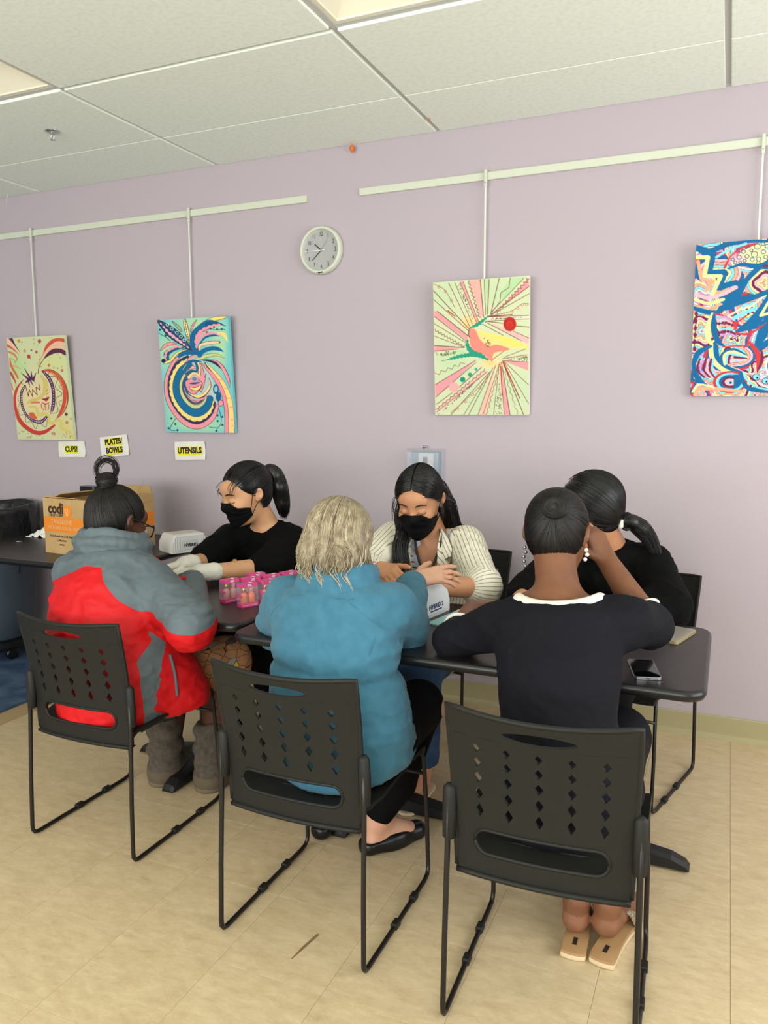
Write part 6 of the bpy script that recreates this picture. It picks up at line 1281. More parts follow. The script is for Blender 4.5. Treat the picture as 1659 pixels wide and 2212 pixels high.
ps = lift_off(hm, np.array(ps), .0016); sel = rng.rand(len(ps)) < .42
hairmat('hair_under', (126, 112, 90), (104, 92, 72), .6); put(p3, 'hair_base', hm.mesh(.006), 'hair_under'); put(p3, 'hair', strands(ps[~sel], .0012), 'hair_grey'); put(p3, 'pale_hair_strands', strands(ps[sel], .0010), 'hair_white')
lk = []
for x_, y_, L_ in ((-.070, -1.700, .115), (-.045, -1.715, .10), (.000, -1.725, .125), (.045, -1.715, .12), (.068, -1.700, .10), (-.090, -1.66, .09), (.088, -1.66, .09)):
    b_ = V3(-1.005+x_, y_+.01, 1.03); lk.append(lock([b_, b_+V3(.004, -.008, -.03), b_+V3(-.008, -.012, -.055), b_+V3(.010, -.014, -.08), b_+V3(.016, -.012, -L_)], [.012, .009, .006, .004, .005], 9, rng, 14, .006, 1.5))
put(p3, 'hanging_locks', strands(np.concatenate(lk), .0011), 'hair_white')
# ================================================================= woman in the striped blazer
p4 = person('masked woman with long black hair in a cream striped blazer', (-1.09, -.50, 0))
h4 = Head((-1.078, -.775, 1.078), (.06, -.90, -.40), (.02, -.38, .92), 1.07); fv0 = h4.vol(); v = h4.vol(); v.cap(h4.w(0, -.03, -.06), (-1.070, -.655, .93), .050, .056, .03); v.ell((-1.068, -.672, .87), (.085, .058, .085), None, .03); v.ell((-1.066, -.690, .80), (.046, .044, .06), None, .03)
body = [v.mesh(.004)]
E4R, W4R = V3(-.805, -.845, .772), V3(-.935, -1.085, .812); E4L, W4L = V3(-1.275, -.880, .800), V3(-1.105, -1.070, .858)
av = Vol(); av.cap(E4R, W4R, .043, .029); handvol(av, W4R, (-.62, -.72, .22), (.25, -.45, .85), 1, [(.5, .5, .3), (.6, .6, .4), (.7, .7, .4), (.8, .7, .4)], .95, .08, ((.2, .4), .2, .3), 1.0, .7); body.append(av.mesh(.0034))
av = Vol(); av.cap(E4L, W4L, .042, .028); handvol(av, W4L, (.62, -.70, .05), (-.45, -.30, .85), -1, [(.7, .7, .5), (.8, .8, .5), (.9, .9, .5), (.9, .9, .5)], .95, .05, ((.25, .4), .3, .3), 1.0, .65); body.append(av.mesh(.0034))
fo = Vol(); A4 = (-.990, -.985, .09); fo.cap((-.985, -.975, .25), A4, .048, .034); fo.cap(A4, (-.985, -1.07, .040), .034, .027, .03); fo.cap((-.99, -.97, .04), (-.985, -1.07, .034), .03, .032, .03)
for k in range(5): fo.cap((-1.014+.0145*k, -1.085, .030), (-1.016+.0155*k, -1.125+.004*abs(k-1), .024), .0115-.0008*k, .0095-.0007*k, .004)
fo.cap((-1.18, -.80, .25), (-1.18, -.80, .09), .048, .034); fo.cap((-1.18, -.80, .06), (-1.18, -.92, .035), .033, .030, .03); body.append(fo.mesh(.0055)); body.append(inner((-1.07, -.66, .92), (-1.08, -.60, .80), (-1.10, -.48, .50), [[(-.95, -.65, .88), tuple(E4R)], [(-1.21, -.67, .88), tuple(E4L)]], [[(-1.00, -.50, .50), (-.995, -.975, .475), (-.985, -.975, .25)], [(-1.19, -.50, .50), (-1.18, -.84, .48), (-1.18, -.80, .25)]], .11)); put(p4, 'body', join(body), 'skin_tan')
for x, y in ((-.985, -1.03), (-1.18, -.87)):
    sv = Vol(); sv.cap((x, y+.09, .008), (x, y-.10, .008), .036, .040); sv.clip((0, 0, .014), (0, 0, 1)); sv.clip((0, 0, .002), (0, 0, -1)); o = put(p4, 'sandal', sv.mesh(.006, 0), 'sandal_edge'); o2 = tubes(p4, 'strap', [cr([(x-.042, y-.03, .012), (x-.034, y-.03, .05), (x, y-.03, .066), (x+.034, y-.03, .05), (x+.042, y-.03, .012)], 5)], .007, 'boot_suede', 6, o)
# blouse under the blazer
S4R, S4L = (-.930, -.655, .895), (-1.225, -.680, .900)
bl = Vol(); bl.loft([((-1.10, -.46, .45), .17, .13), ((-1.10, -.50, .60), .155, .12), ((-1.09, -.56, .73), .155, .115), ((-1.08, -.625, .84), .150, .105), ((-1.075, -.66, .90), .10, .07)], (1, -.05, 0), .03)
nv = V3(-1.062, -.775, .905); bl.cap(nv+V3(0, 0, .06), nv+V3(.0, .02, -.13), .070, .012, .01, 's')
V, F = bl.mesh(.006, 1)
def vdist(P): t = np.clip((.965-P[:, 2])/.20, 0, 1); return np.abs(P[:, 0]+1.064)-(.082*(1-t)+.004)
m = mat('striped_top', (214, 214, 222), .75); geo = N(m, 'ShaderNodeNewGeometry'); sx = N(m, 'ShaderNodeSeparateXYZ'); LK(m, geo.outputs['Position'], sx.inputs[0]); md = N(m, 'ShaderNodeMath', operation='MODULO'); ml = N(m, 'ShaderNodeMath', operation='MULTIPLY'); ml.inputs[1].default_value = 44.0; LK(m, sx.outputs['Z'], ml.inputs[0]); LK(m, ml.outputs[0], md.inputs[0]); md.inputs[1].default_value = 1.0; l1 = N(m, 'ShaderNodeMath', operation='LESS_THAN'); l1.inputs[1].default_value = .24; LK(m, md.outputs[0], l1.inputs[0]); at = N(m, 'ShaderNodeAttribute', attribute_name='vn'); g2 = N(m, 'ShaderNodeMath', operation='GREATER_THAN'); g2.inputs[1].default_value = .030; LK(m, at.outputs['Fac'], g2.inputs[0]); mm = N(m, 'ShaderNodeMath', operation='MULTIPLY'); LK(m, l1.outputs[0], mm.inputs[0]); LK(m, g2.outputs[0], mm.inputs[1]); mx_ = N(m, 'ShaderNodeMix', data_type='RGBA'); mx2 = N(m, 'ShaderNodeMix', data_type='RGBA'); mx2.inputs['A'].default_value = rgba((188, 200, 222)); mx2.inputs['B'].default_value = rgba((222, 220, 216)); LK(m, g2.outputs[0], mx2.inputs['Factor']); LK(m, mm.outputs[0], mx_.inputs['Factor']); LK(m, mx2.outputs['Result'], mx_.inputs['A']); mx_.inputs['B'].default_value = rgba((22, 22, 26)); LK(m, mx_.outputs['Result'], m.node_tree.nodes['B'].inputs['Base Color'])
put(p4, 'striped_top', (V, F), 'striped_top', {'vn': vdist(V)})
# blazer, open at the front
bz = Vol(); bz.loft([((-1.10, -.455, .43), .205, .165), ((-1.10, -.50, .58), .185, .150), ((-1.09, -.555, .72), .178, .138), ((-1.08, -.62, .83), .172, .122), ((-1.075, -.66, .895), .115, .082)], (1, -.05, 0), .03)
bz.chain([S4R, tuple(E4R+V3(.0, .0, .006))], [.072, .064], .05); bz.cap(E4R, E4R*.90+W4R*.10, .066, .062, .03); bz.chain([S4L, tuple(E4L+V3(0, 0, .004))], [.072, .066], .05); bz.cap(E4L, E4L*.86+W4L*.14, .062, .056, .03)
def opening(P):
    q = P-np.array((-1.066, 0, 0)); z_ = P[..., 2]; wd_ = np.interp(z_, [.4, .62, .74, .84, .90, .99], [.085, .070, .066, .074, .084, .09]); return np.maximum(np.abs(q[..., 0])-wd_, (P[..., 1]+.66)*.9)
bz.ops.append(('c', lambda P: -opening(P), None, None, .006)); bz.ell((-1.07, -.70, .955), (.082, .075, .06), None, .012, 's')
V, F = bz.mesh(.0058, 2); V = folds(V, F, .0045, 12, (1, 1, 1.3), 12); V = folds(V, F, .0016, 30, (1, 1, 1.3), 13)
d1, t1 = segdist(V, S4R, E4R); d2, t2 = segdist(V, S4L, E4L); d3, t3 = segdist(V, E4R, W4R); d4, t4 = segdist(V, E4L, W4L)
def around(V, a, b, ref=(0, -.3, 1)):
    a, b = V3(*a), V3(*b); n = nrm(b-a); X = nrm(np.cross(n, V3(*ref))); Y = np.cross(n, X); q = V-a; return np.arctan2(q@X, q@Y)*.075
sA = np.where(np.minimum(d1, d3) < np.minimum(d2, d4), np.where(d1 < d3, around(V, S4R, E4R), around(V, E4R, W4R)), np.where(d2 < d4, around(V, S4L, E4L), around(V, E4L, W4L)))
arm = ((np.minimum(d1, d3) < .086) & (V[:, 0] > -.955)) | ((np.minimum(d2, d4) < .084) & (V[:, 0] < -1.205)); sT = np.arctan2(V[:, 0]+1.085, -(V[:, 1]+.58))*.17
m = mat('blazer', (226, 220, 200), .85, bump=(400, .3, .001)); at = N(m, 'ShaderNodeAttribute', attribute_name='s'); ml = N(m, 'ShaderNodeMath', operation='MULTIPLY'); ml.inputs[1].default_value = 62.0; LK(m, at.outputs['Fac'], ml.inputs[0]); ad_ = N(m, 'ShaderNodeMath', operation='ADD'); ad_.inputs[1].default_value = 50.0; LK(m, ml.outputs[0], ad_.inputs[0]); md = N(m, 'ShaderNodeMath', operation='MODULO'); md.inputs[1].default_value = 1.0; LK(m, ad_.outputs[0], md.inputs[0]); l1 = N(m, 'ShaderNodeMath', operation='LESS_THAN'); l1.inputs[1].default_value = .20; LK(m, md.outputs[0], l1.inputs[0]); mx_ = N(m, 'ShaderNodeMix', data_type='RGBA'); mx_.inputs['A'].default_value = rgba((228, 222, 204)); mx_.inputs['B'].default_value = rgba((150, 146, 124)); LK(m, l1.outputs[0], mx_.inputs['Factor']); LK(m, mx_.outputs['Result'], m.node_tree.nodes['B'].inputs['Base Color'])
put(p4, 'blazer', (V, F), 'blazer', {'s': np.where(arm, sA, sT)})
for a_, b_, r_ in ((E4R*.84+W4R*.16, E4R*.96+W4R*.04, .066), (E4L*.80+W4L*.20, E4L*.90+W4L*.10, .060)):
    cv = Vol(); cv.cap(a_, b_, r_, r_+.003, .01); n_ = nrm(a_-b_); cv.clip(a_, n_); cv.clip(b_-n_*.018, -n_); V, F = cv.mesh(.005, 1); put(p4, 'rolled_cuff', (V, F), 'blazer', {'s': around(V, b_, a_)*1.1})
# lapels
for q in (-1, 1):
    L_ = [(q*.050, -.705, .965), (q*.088, -.735, .925), (q*.110, -.752, .890), (q*.108, -.760, .862), (q*.088, -.757, .855), (q*.100, -.762, .835), (q*.080, -.752, .740), (q*.066, -.738, .690), (q*.060, -.755, .74), (q*.058, -.768, .83), (q*.060, -.765, .90)]
    P = np.array([(x-1.066, y, z) for x, y, z in L_]); P = onsurf(bz, P, .006) if False else P
    mb = MB(); o_ = np.array(p4.location); cen = P.mean(0); mb.add([tuple(p-o_) for p in P]+[tuple(cen-o_+np.array((0, -.004, 0)))], [(i, (i+1) % len(P), len(P)) for i in range(len(P))])
    o = mb.build('lapel', 'blazer', p4, smooth=True); at_ = o.data.attributes.new('s', 'FLOAT', 'POINT'); at_.data.foreach_set('value', [float(v_.co.x*.8+v_.co.z*.6*q) for v_ in o.data.vertices]); o.modifiers.new('t', 'SOLIDIFY').thickness = .004
lan = [(-1.115, -.700, .955), (-1.10, -.765, .91), (-1.075, -.795, .85), (-1.050, -.800, .78), (-1.040, -.795, .73)]; tubes(p4, 'lanyard', [cr(lan, 5), cr([(-1.02, -.70, .955), (-1.005, -.745, .90), (-1.02, -.775, .83), (-1.038, -.790, .75)], 5)], .0048, 'ink', 6)
beads(p4, 'bead_bracelet', [W4L+nrm(E4L-W4L)*.022+(nrm(np.cross(E4L-W4L, V3(0, 0, 1)))*math.cos(a)+nrm(np.cross(np.cross(E4L-W4L, V3(0, 0, 1)), E4L-W4L))*math.sin(a))*.031 for a in np.linspace(0, 6.28, 22)[:-1]], .0048, 'pearl')
wc = W4R+nrm(E4R-W4R)*.020; ux = nrm(np.cross(E4R-W4R, V3(0, 0, 1))); uy = nrm(np.cross(ux, E4R-W4R)); o = tubes(p4, 'wrist_watch', [[wc+(ux*math.cos(a)+uy*math.sin(a))*.032 for a in np.linspace(0, 6.28, 25)]], .0042, 'gold', 6); beads(p4, 'watch_face', [wc-uy*.0+ux*-.033, ], .010, 'white_plastic').parent = o
jn = Vol(); jn.chain([(-1.00, -.50, .50), (-.995, -.985, .475), (-.990, -.985, .14)], [.098, .082, .064]); jn.chain([(-1.19, -.50, .50), (-1.18, -.85, .485), (-1.18, -.80, .14)], [.098, .080, .062]); jn.ell((-1.095, -.45, .50), (.19, .15, .08), None, .04); jn.clip((0, 0, .125), (0, 0, -1)); V, F = jn.mesh(.008, 1); put(p4, 'jeans', (folds(V, F, .004, 14, (1, 1, 1.5), 21), F), 'denim')
face_lines(p4, h4, fv0); face_mask(p4, h4, fv0, 'mask_black', -.014, -.120, wid=1.15)
LINE4 = [(-.13, -.080), (-.06, -.078), (-.035, -.060), (-.012, -.018), (.012, .010), (.040, .036), (.070, .060), (.12, .078)]
cap = haircap(h4, LINE4, .009)
ps = []
for k in range(1300):     # combed from the centre part to both sides and back
    q = 1 if rng.rand() < .5 else -1; y_ = rng.uniform(-.9, .95); e0 = nrm(V3(q*.04, y_, max(.15, math.sqrt(max(0, 1-y_*y_))))); tg = nrm(V3(q*rng.uniform(.85, 1.0), rng.uniform(-.75, -.05), rng.uniform(-.55, -.15))); w_ = math.acos(np.clip(e0@tg, -1, 1)); t = np.linspace(0, 1, 14)[:, None]; Q = (np.sin((1-t)*w_)*e0+np.sin(t*w_)*tg)/math.sin(w_); Q[:, 1] += .12*np.sin(t[:, 0]*PI); Lp = np.array((0, -.018, .030))+np.array((.0825, .102, .093))*Q*(1.01+.025*rng.rand())
    zl = np.interp(Lp[:, 1], *zip(*LINE4)); Lp[:, 2] = np.where((Lp[:, 2] < zl-.01) & (Lp[:, 1] > -.01), zl-.01, Lp[:, 2]); ps.append(h4.W(Lp))
rl = [h4.w(-.070, -.040, -.02), h4.w(-.080, -.075, -.06), (-.985, -.625, .955), (-.945, -.60, .93), (-.905, -.625, .895), (-.890, -.66, .84)]
r2 = [h4.w(-.04, -.09, .0), h4.w(-.05, -.11, -.06), (-1.02, -.60, .93), (-.985, -.56, .88), (-.98, -.53, .80)]
l1_ = [h4.w(.074, -.03, -.02), h4.w(.082, .0, -.07), (-1.150, -.765, .945), (-1.155, -.790, .89), (-1.140, -.800, .82), (-1.120, -.800, .75)]
l2_ = [h4.w(.06, -.07, -.02), h4.w(.075, -.09, -.07), (-1.165, -.66, .95), (-1.17, -.62, .88), (-1.16, -.56, .78)]
bv = Vol(); bv.chain(rl, [.026, .026, .022, .018, .013, .005], .02); bv.chain(r2, [.035, .04, .035, .03, .02], .02); bv.chain(l2_, [.03, .034, .03, .025, .02], .02); bv.chain(l1_, [.014, .016, .014, .013, .010, .004], .015)
lks = [lock(rl, [.020, .020, .018, .016, .014, .012], 260, rng), lock(r2, [.024, .026, .024, .02, .02], 160, rng), lock(l1_, [.012, .016, .018, .018, .02, .024], 130, rng, 14, .004), lock(l2_, [.02, .022, .022, .02, .02], 160, rng)]
fl = []
for k in range(40): q = -1 if rng.rand() < .5 else 1; b_ = h4.w(q*.083, .01+.03*rng.rand(), .03-.04*rng.rand()); fl.append(cr([b_, b_+h4.R[:, 0]*q*.012+V3(0, 0, -.03), b_+h4.R[:, 0]*q*.010*rng.randn()+V3(0, 0, -.075)], 7)[:14])
put(p4, 'hair', join([cap.mesh(.0055), bv.mesh(.006), strands(ps, .0012)]+[strands(x, .0011) for x in lks]+[strands(fl, .0005)]), 'hair_black')

# ================================================================= woman in the dark top with white neckline
p5 = person('person in a dark top with white neckline seated with back turned, leaning on right hand', (-.345, -1.70, 0))
h5 = Head((-.422, -1.435, 1.072), (.02, .90, -.42), (-.02, .42, .90), 1.02); v = h5.vol(); v.cap(h5.w(0, -.03, -.05), (-.395, -1.535, .935), .052, .058, .03); v.ell((-.392, -1.560, .900), (.118, .075, .052), None, .03)
body = [v.mesh(.0045)]
E5R, W5R = V3(-.178, -1.425, .852), V3(-.300, -1.325, .990); E5L, W5L = V3(-.680, -1.545, .780), V3(-.712, -1.270, .800)
av = Vol(); av.cap(E5R, W5R, .042, .029); handvol(av, W5R, (-.42, .10, .78), (.65, -.55, .25), -1, [(.5, .7, .5), (.5, .7, .5), (.6, .8, .5), (.6, .8, .5)], .95, .05, ((.3, .4), .3, .3), 1.0, .6); body.append(av.mesh(.0036))
av = Vol(); av.cap(E5L, W5L, .041, .028); handvol(av, W5L, (.35, .93, 0), (0, 0, 1), 1, [(.2, .2, .1)]*4, .95, .15); body.append(av.mesh(.0036))
lg = Vol(); A5L, A5R = V3(-.318, -1.578, .112), V3(-.238, -1.566, .112)
for A, K, tx in ((A5L, (-.41, -1.33, .44), -.318), (A5R, (-.26, -1.33, .44), -.205)):
    lg.chain([K, tuple(A+V3(-.012, .07, .16)), tuple(A)], [.056, .052, .033], .02); lg.cap(A+V3(0, -.008, -.045), A+V3(0, -.004, 0), .031, .031, .02); lg.cap(A+V3(0, -.010, -.055), V3(tx, -1.455, .045), .029, .030, .025); lg.cap(V3(tx, -1.46, .045), V3(tx, -1.40, .035), .033, .030, .02)
    for k in range(5): lg.cap((tx-.026+.013*k, -1.405, .034), (tx-.028+.014*k, -1.365, .030), .010, .0085, .004)
V, F = lg.mesh(.005); body.append((V, F)); body.append(inner((-.39, -1.56, .90), (-.38, -1.62, .82), (-.345, -1.72, .50), [[(-.24, -1.56, .86), tuple(E5R+V3(.004, 0, -.008))], [(-.55, -1.56, .85), tuple(E5L)]], [[(-.41, -1.66, .50), (-.41, -1.33, .46)], [(-.27, -1.66, .50), (-.26, -1.33, .46)]], .11)); V, F = join(body); fc = V[F].mean(1); put(p5, 'body', (V, F), ['skin_brown', 'heel'], mi=((fc[:, 2] < .085) & (fc[:, 1] < -1.52)).astype(int))
tv = Vol(); S5R, S5L = (-.215, -1.560, .880), (-.550, -1.585, .838)
tv.loft([((-.345, -1.735, .44), .185, .150), ((-.349, -1.740, .55), .158, .130), ((-.352, -1.730, .66), .140, .108), ((-.362, -1.690, .76), .148, .104), ((-.382, -1.625, .855), .160, .096), ((-.392, -1.578, .905), .130, .066)], (1, .03, 0), .03)
tv.chain([S5R, tuple(E5R+V3(.006, -.004, -.008))], [.068, .056], .05); tv.cap(E5R+V3(.006, -.004, -.008), E5R+(W5R-E5R)*.12, .056, .052, .03); tv.chain([S5L, tuple(E5L+V3(-.004, -.004, -.004))], [.062, .051], .045); tv.cap(E5L, E5L+(W5L-E5L)*.22, .050, .046, .02)
NK = V3(-.396, -1.530, .978); tv.ell(NK, (.120, .145, .086), None, .01, 's'); tv.clipf(lambda P: np.where(np.linalg.norm((P-E5R)-((P-E5R)@nrm(W5R-E5R))[..., None]*nrm(W5R-E5R), axis=-1) < .085, (P-(E5R+(W5R-E5R)*.17))@nrm(W5R-E5R), -1), .004); tv.clipf(lambda P: np.where(P[..., 0] < -.60, (P-(E5L+(W5L-E5L)*.28))@nrm(W5L-E5L), -1), .004)
V, F = tv.mesh(.0058, 2); V = folds(V, F, .0042, 10, (.7, .7, 1.3), 15); V = folds(V, F, .0016, 26, (1, 1, 1.5), 16); put(p5, 'dark_top', (V, F), 'navy_black')
nl = []
for k in range(31):
    a = -1.75+3.5*k/30; nl.append((-.398+.102*math.sin(a), -1.520-.105*math.cos(a), .93))
nl = onsurf(tv, nl, .0); nl2 = []
for q_ in nl: nl2.append(q_)
# trim ribbon following the rim of the neck opening
ring = []
for k in range(41):
    a = -1.9+3.8*k/40; d_ = V3(math.sin(a), -math.cos(a), 0); best = None
    rr = np.linspace(.03, .16, 66); zz = np.linspace(.88, 1.0, 49); G = np.stack(np.meshgrid(rr, zz, indexing='ij'), -1); P = NK*np.array((1, 1, 0))+G[..., 0:1]*d_+np.array((0, 0, 1))*G[..., 1:2]; D = tv.at(P); ins = D < .001
    i, j = np.unravel_index(np.argmax(np.where(ins, G[..., 1]-G[..., 0]*.35, -9)), ins.shape); ring.append(NK*np.array((1, 1, 0))+rr[i]*d_+V3(0, 0, zz[j]))
ring = np.array(ring)
for _ in range(3): ring[1:-1] = (ring[:-2]+2*ring[1:-1]+ring[2:])/4
mb = MB(); o_ = np.array(p5.location); rows = []
for i, q_ in enumerate(ring):
    a = -1.9+3.8*i/40; d_ = V3(math.sin(a), -math.cos(a), 0); wv = .0022*math.sin(i*2.1); rows.append([q_-d_*.012+V3(0, 0, -.002+wv), q_+V3(0, 0, .006), q_+d_*.011+V3(0, 0, .0035), q_+d_*.021+V3(0, 0, -.006)])
for r_ in range(len(rows)-1):
    for c_ in range(3): mb.add([tuple(x-o_) for x in (rows[r_][c_], rows[r_][c_+1], rows[r_+1][c_+1], rows[r_+1][c_])], [(0, 1, 2, 3)])
o = mb.build('neck_trim', 'white_trim', p5, smooth=True); bm = bmesh.new(); bm.from_mesh(o.data); bmesh.ops.remove_doubles(bm, verts=bm.verts, dist=.0003); bmesh.ops.recalc_face_normals(bm, faces=bm.faces); bm.to_mesh(o.data); bm.free(); o.modifiers.new('t', 'SOLIDIFY').thickness = .003
for E_, W_, t_, r_ in ((E5R, W5R, .155, .0500), (E5L, W5L, .275, .0455)):
    c_ = E_+(W_-E_)*t_; n_ = nrm(W_-E_); ux = nrm(np.cross(n_, V3(0, 0, 1))); uy = np.cross(n_, ux); tubes(p5, 'sleeve_trim', [[c_+(ux*math.cos(a)+uy*math.sin(a))*r_ for a in np.linspace(0, 6.2832, 33)]], .0065, 'white_trim', 8)
dv = Vol(); dv.chain([(-.42, -1.68, .495), (-.42, -1.31, .475)], [.105, .082]); dv.chain([(-.26, -1.68, .495), (-.25, -1.31, .475)], [.105, .082]); dv.ell((-.345, -1.73, .50), (.19, .155, .078), None, .05); dv.chain([(-.42, -1.31, .475), (-.40, -1.34, .34)], [.080, .075], .03); dv.chain([(-.25, -1.31, .475), (-.265, -1.34, .34)], [.080, .075], .03); put(p5, 'dark_skirt', dv.mesh(.008, 1), 'navy_black')
for cx_, rz_, nm in ((-.313, .03, 'l'), (-.216, -.16, 'r')):
    ou = [(-.033, -.125), (-.026, -.137), (0, -.141), (.026, -.137), (.033, -.125), (.031, -.06), (.034, 0), (.042, .06), (.040, .10), (.022, .132), (0, .137), (-.022, .130), (-.038, .10), (-.038, .05), (-.031, 0), (-.031, -.06)]
    ou = [tuple(x) for x in cr(ou, 3, True)]; M = Matrix.Translation((cx_+.345, -1.537+1.70, 0)) @ Matrix.Rotation(rz_, 4, 'Z')
    o = MB().loft([[M @ Vector((x*k, y*k, z)) for x, y in ou] for k, z in ((.98, .0015), (1, .006), (1.0, .016))]).build('sandal', 'sandal_edge', p5, angle=.6); MB().loft([[M @ Vector((x*k, y*k, z)) for x, y in ou] for k, z in ((1.0, .0162), (.99, .022), (.96, .024))]).build('insole', 'sandal_sole', o, angle=.6)
    MB().box(tuple(M @ Vector((0, -.092, .0244))), (.011, .030, .0008), rz=rz_).build('insole_label', 'brow', o)
    text('lettering', 'STYLE', .0068, M @ Matrix.Translation((0, -.092, .0250)) @ Matrix.Rotation(PI/2, 4, 'Z'), 'sandal_edge', o) if False else None
    gs = MB(); rows = []
    for y_ in (.022, .04, .06, .08): rows.append([M @ Vector((.043*math.cos(a)*(1.0+.02*math.sin(9*a)), y_+.012*math.cos(a)*(1 if nm == 'r' else -.2), .012+.058*math.sin(a))) for a in [PI*k/14 for k in range(15)]])
    gs.loft(rows, cap=False, closed=False); so = gs.build('glitter_strap', 'glitter', o, smooth=True); so.modifiers.new('t', 'SOLIDIFY').thickness = .004
LINE5 = [(-.13, -.082), (-.06, -.082), (-.035, -.060), (-.012, -.020), (.012, .004), (.030, .012), (.050, .036), (.075, .062), (.12, .072)]
cap = haircap(h5, LINE5, .006); T5 = (.012, -.110, .035); st = lift_off(cap, slick(h5, 1700, T5, rng, LINE5, 1.035)); bn_ = h5.w(.014, -.118, .036); kv = Vol(); kv.ell(bn_, (.036, .022, .030), h5.R, .02)
coil = []
for k in range(70):
    a0, rr_ = rng.rand()*6.28, rng.uniform(.008, .034); t = np.linspace(0, 3.2, 14); coil.append([bn_+h5.R[:, 0]*math.cos(a0+x)*rr_+h5.R[:, 2]*math.sin(a0+x)*rr_*.85-h5.R[:, 1]*(.022*math.sqrt(max(.02, 1-(rr_/.038)**2))) for x in t])
fz = []
for k in range(420):
    az = PI+rng.uniform(-1.15, 1.15); b_ = h5.sph(az, -.72+.25*rng.rand(), 1.0); b_ = h5.W(h5.L(b_)*np.array((1.0, 1.0, 1.0))); fz.append([b_+V3(0, 0, -.013)*x+rng.randn(3)*.0016 for x in np.linspace(0, 1, 6)])
fz = lift_off(cap, np.array(fz), .0006)
put(p5, 'hair', join([strands(fz, .0006), cap.mesh(.0055), kv.mesh(.005), strands(st, .0010), strands(coil, .0013)]), 'hair_soft')
for q, nm in ((-1, 'l'), (1, 'r')):
    e_ = h5.w(q*.082, -.010, -.036); beads(p5, 'earring', [e_+V3(0, 0, -.004-.013*k)+V3(.003*math.sin(k*2), 0, 0) for k in range(5 if q < 0 else 3)], .0055 if q < 0 else .006, 'steel' if q < 0 else 'pearl')

# ================================================================= dark-haired person with hair clip
p6 = person('dark-haired person with ponytail and white hair clip, leaning over the table', (-.36, -.58, 0))
h6 = Head((-.440, -.790, 1.066), (-.80, -.50, -.24), (-.22, -.16, .95), 1.08); v = h6.vol(True, False); v.cap(h6.w(0, -.03, -.06), (-.375, -.690, .925), .050, .058, .03); v.ell((-.385, -.70, .88), (.09, .05, .04), None, .03); fv0 = h6.vol(); body = [v.mesh(.005)]
hv = Vol(); E6R, W6R = V3(-.160, -.86, .765), V3(-.40, -1.02, .785); hv.cap(E6R, W6R, .038, .028); handvol(hv, W6R, (-.8, -.5, 0), (0, 0, 1), 1, [(.4, .5, .3)]*4, .95); E6L, W6L = V3(-.63, -.86, .765), V3(-.62, -1.03, .785); hv.cap(E6L, W6L, .038, .028); handvol(hv, W6L, (.3, -.9, 0), (0, 0, 1), -1, [(.4, .5, .3)]*4, .95); body.append(hv.mesh(.005)); body.append(inner((-.38, -.69, .90), (-.375, -.63, .80), (-.345, -.52, .50), [[(-.25, -.67, .85), tuple(E6R)], [(-.53, -.70, .85), tuple(E6L)]], [[(-.28, -.52, .50), (-.33, -.95, .49)], [(-.44, -.52, .50), (-.50, -.93, .49)]])); put(p6, 'body', join(body), 'skin_tan')
sv = Vol(); sv.loft([((-.345, -.51, .44), .185, .15), ((-.35, -.54, .58), .17, .135), ((-.365, -.59, .71), .175, .13), ((-.38, -.65, .82), .175, .118), ((-.385, -.685, .895), .115, .078)], (1, -.1, 0), .03); sv.chain([(-.235, -.665, .865), tuple(E6R)], [.074, .070], .05); sv.cap(E6R, E6R*.5+W6R*.5, .066, .045, .03); sv.chain([(-.545, -.70, .86), tuple(E6L)], [.074, .068], .05); sv.cap(E6L, E6L*.5+W6L*.5, .064, .045, .03); sv.ell((-.392, -.715, .955), (.070, .065, .05), None, .012, 's')
V, F = sv.mesh(.0065, 2); V = folds(V, F, .006, 12, (1, 1, 1.8), 25); V = folds(V, F, .002, 30, (1, 1, 1.4), 26); put(p6, 'black_top', (V, F), 'black_knit')
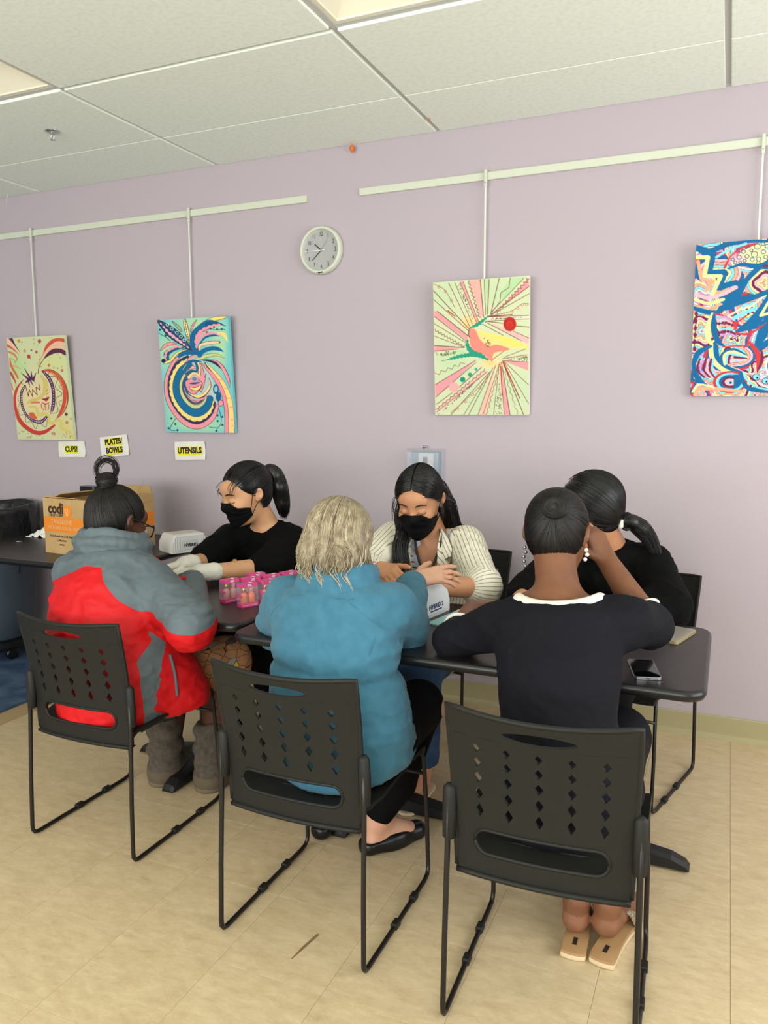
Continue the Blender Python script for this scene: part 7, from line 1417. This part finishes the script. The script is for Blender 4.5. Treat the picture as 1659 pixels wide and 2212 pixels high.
pv = Vol(); pv.chain([(-.28, -.52, .50), (-.33, -.98, .495), (-.32, -.90, .10)], [.098, .080, .055]); pv.chain([(-.44, -.52, .50), (-.50, -.95, .495), (-.48, -.88, .10)], [.098, .080, .055]); pv.ell((-.35, -.49, .50), (.19, .15, .08), None, .04); put(p6, 'trousers', pv.mesh(.010, 1), 'pants_black')
for x in (-.32, -.48): fv = Vol(); fv.cap((x, -.88, .045), (x, -1.03, .032), .042, .034); fv.clip((0, 0, .003), (0, 0, -1)); put(p6, 'shoe', fv.mesh(.007), 'flat_black')
face_lines(p6, h6, fv0)
T6 = (-.040, -.092, -.055); LINE6 = [(-.13, -.085), (-.06, -.080), (-.02, -.062), (.02, -.035), (.045, .0), (.070, .050), (.12, .072)]; cap = haircap(h6, LINE6, .012); st = lift_off(cap, slick(h6, 1500, T6, rng, LINE6, 1.09)); t0 = h6.w(*T6); tp = [t0, t0+V3(.026, .020, -.004), t0+V3(.056, .040, -.028), t0+V3(.084, .050, -.064), t0+V3(.104, .052, -.104), t0+V3(.118, .050, -.150)]
tv = Vol(); tv.chain(tp, [.018, .026, .029, .023, .014, .003], .015); tl = lock(tp, [.010, .017, .020, .017, .013, .009], 520, rng); put(p6, 'hair', join([cap.mesh(.0055), tv.mesh(.006), strands(st, .0012), strands(tl, .0012)]), 'hair_black')
cl = tp[0]*.6+tp[1]*.4; mb = MB(); mb.tube([tuple(cl-np.array(p6.location)+V3(.018*math.cos(a), .006*math.sin(a), .028*math.sin(a))) for a in np.linspace(0, 6.28, 17)], .0055, 8); mb.build('hair_tie', 'ink', p6, smooth=True); mb = MB(); mb.box(tuple(cl-np.array(p6.location)+V3(-.016, -.026, -.006)), (.016, .012, .030), rz=.5, bev=.004); mb.build('hair_clip', 'pearl', p6)
# ring on the hand of the person in the fleece
c_ = tips3[2][0]-tips3[2][1]*.048; n_ = nrm(tips3[2][1]); ux = nrm(np.cross(n_, V3(0, 0, 1))); uy = np.cross(n_, ux); tubes(p3, 'gold_ring', [[c_+(ux*math.cos(a)+uy*math.sin(a))*.0098 for a in np.linspace(0, 6.2832, 21)]], .0019, 'gold', 6)
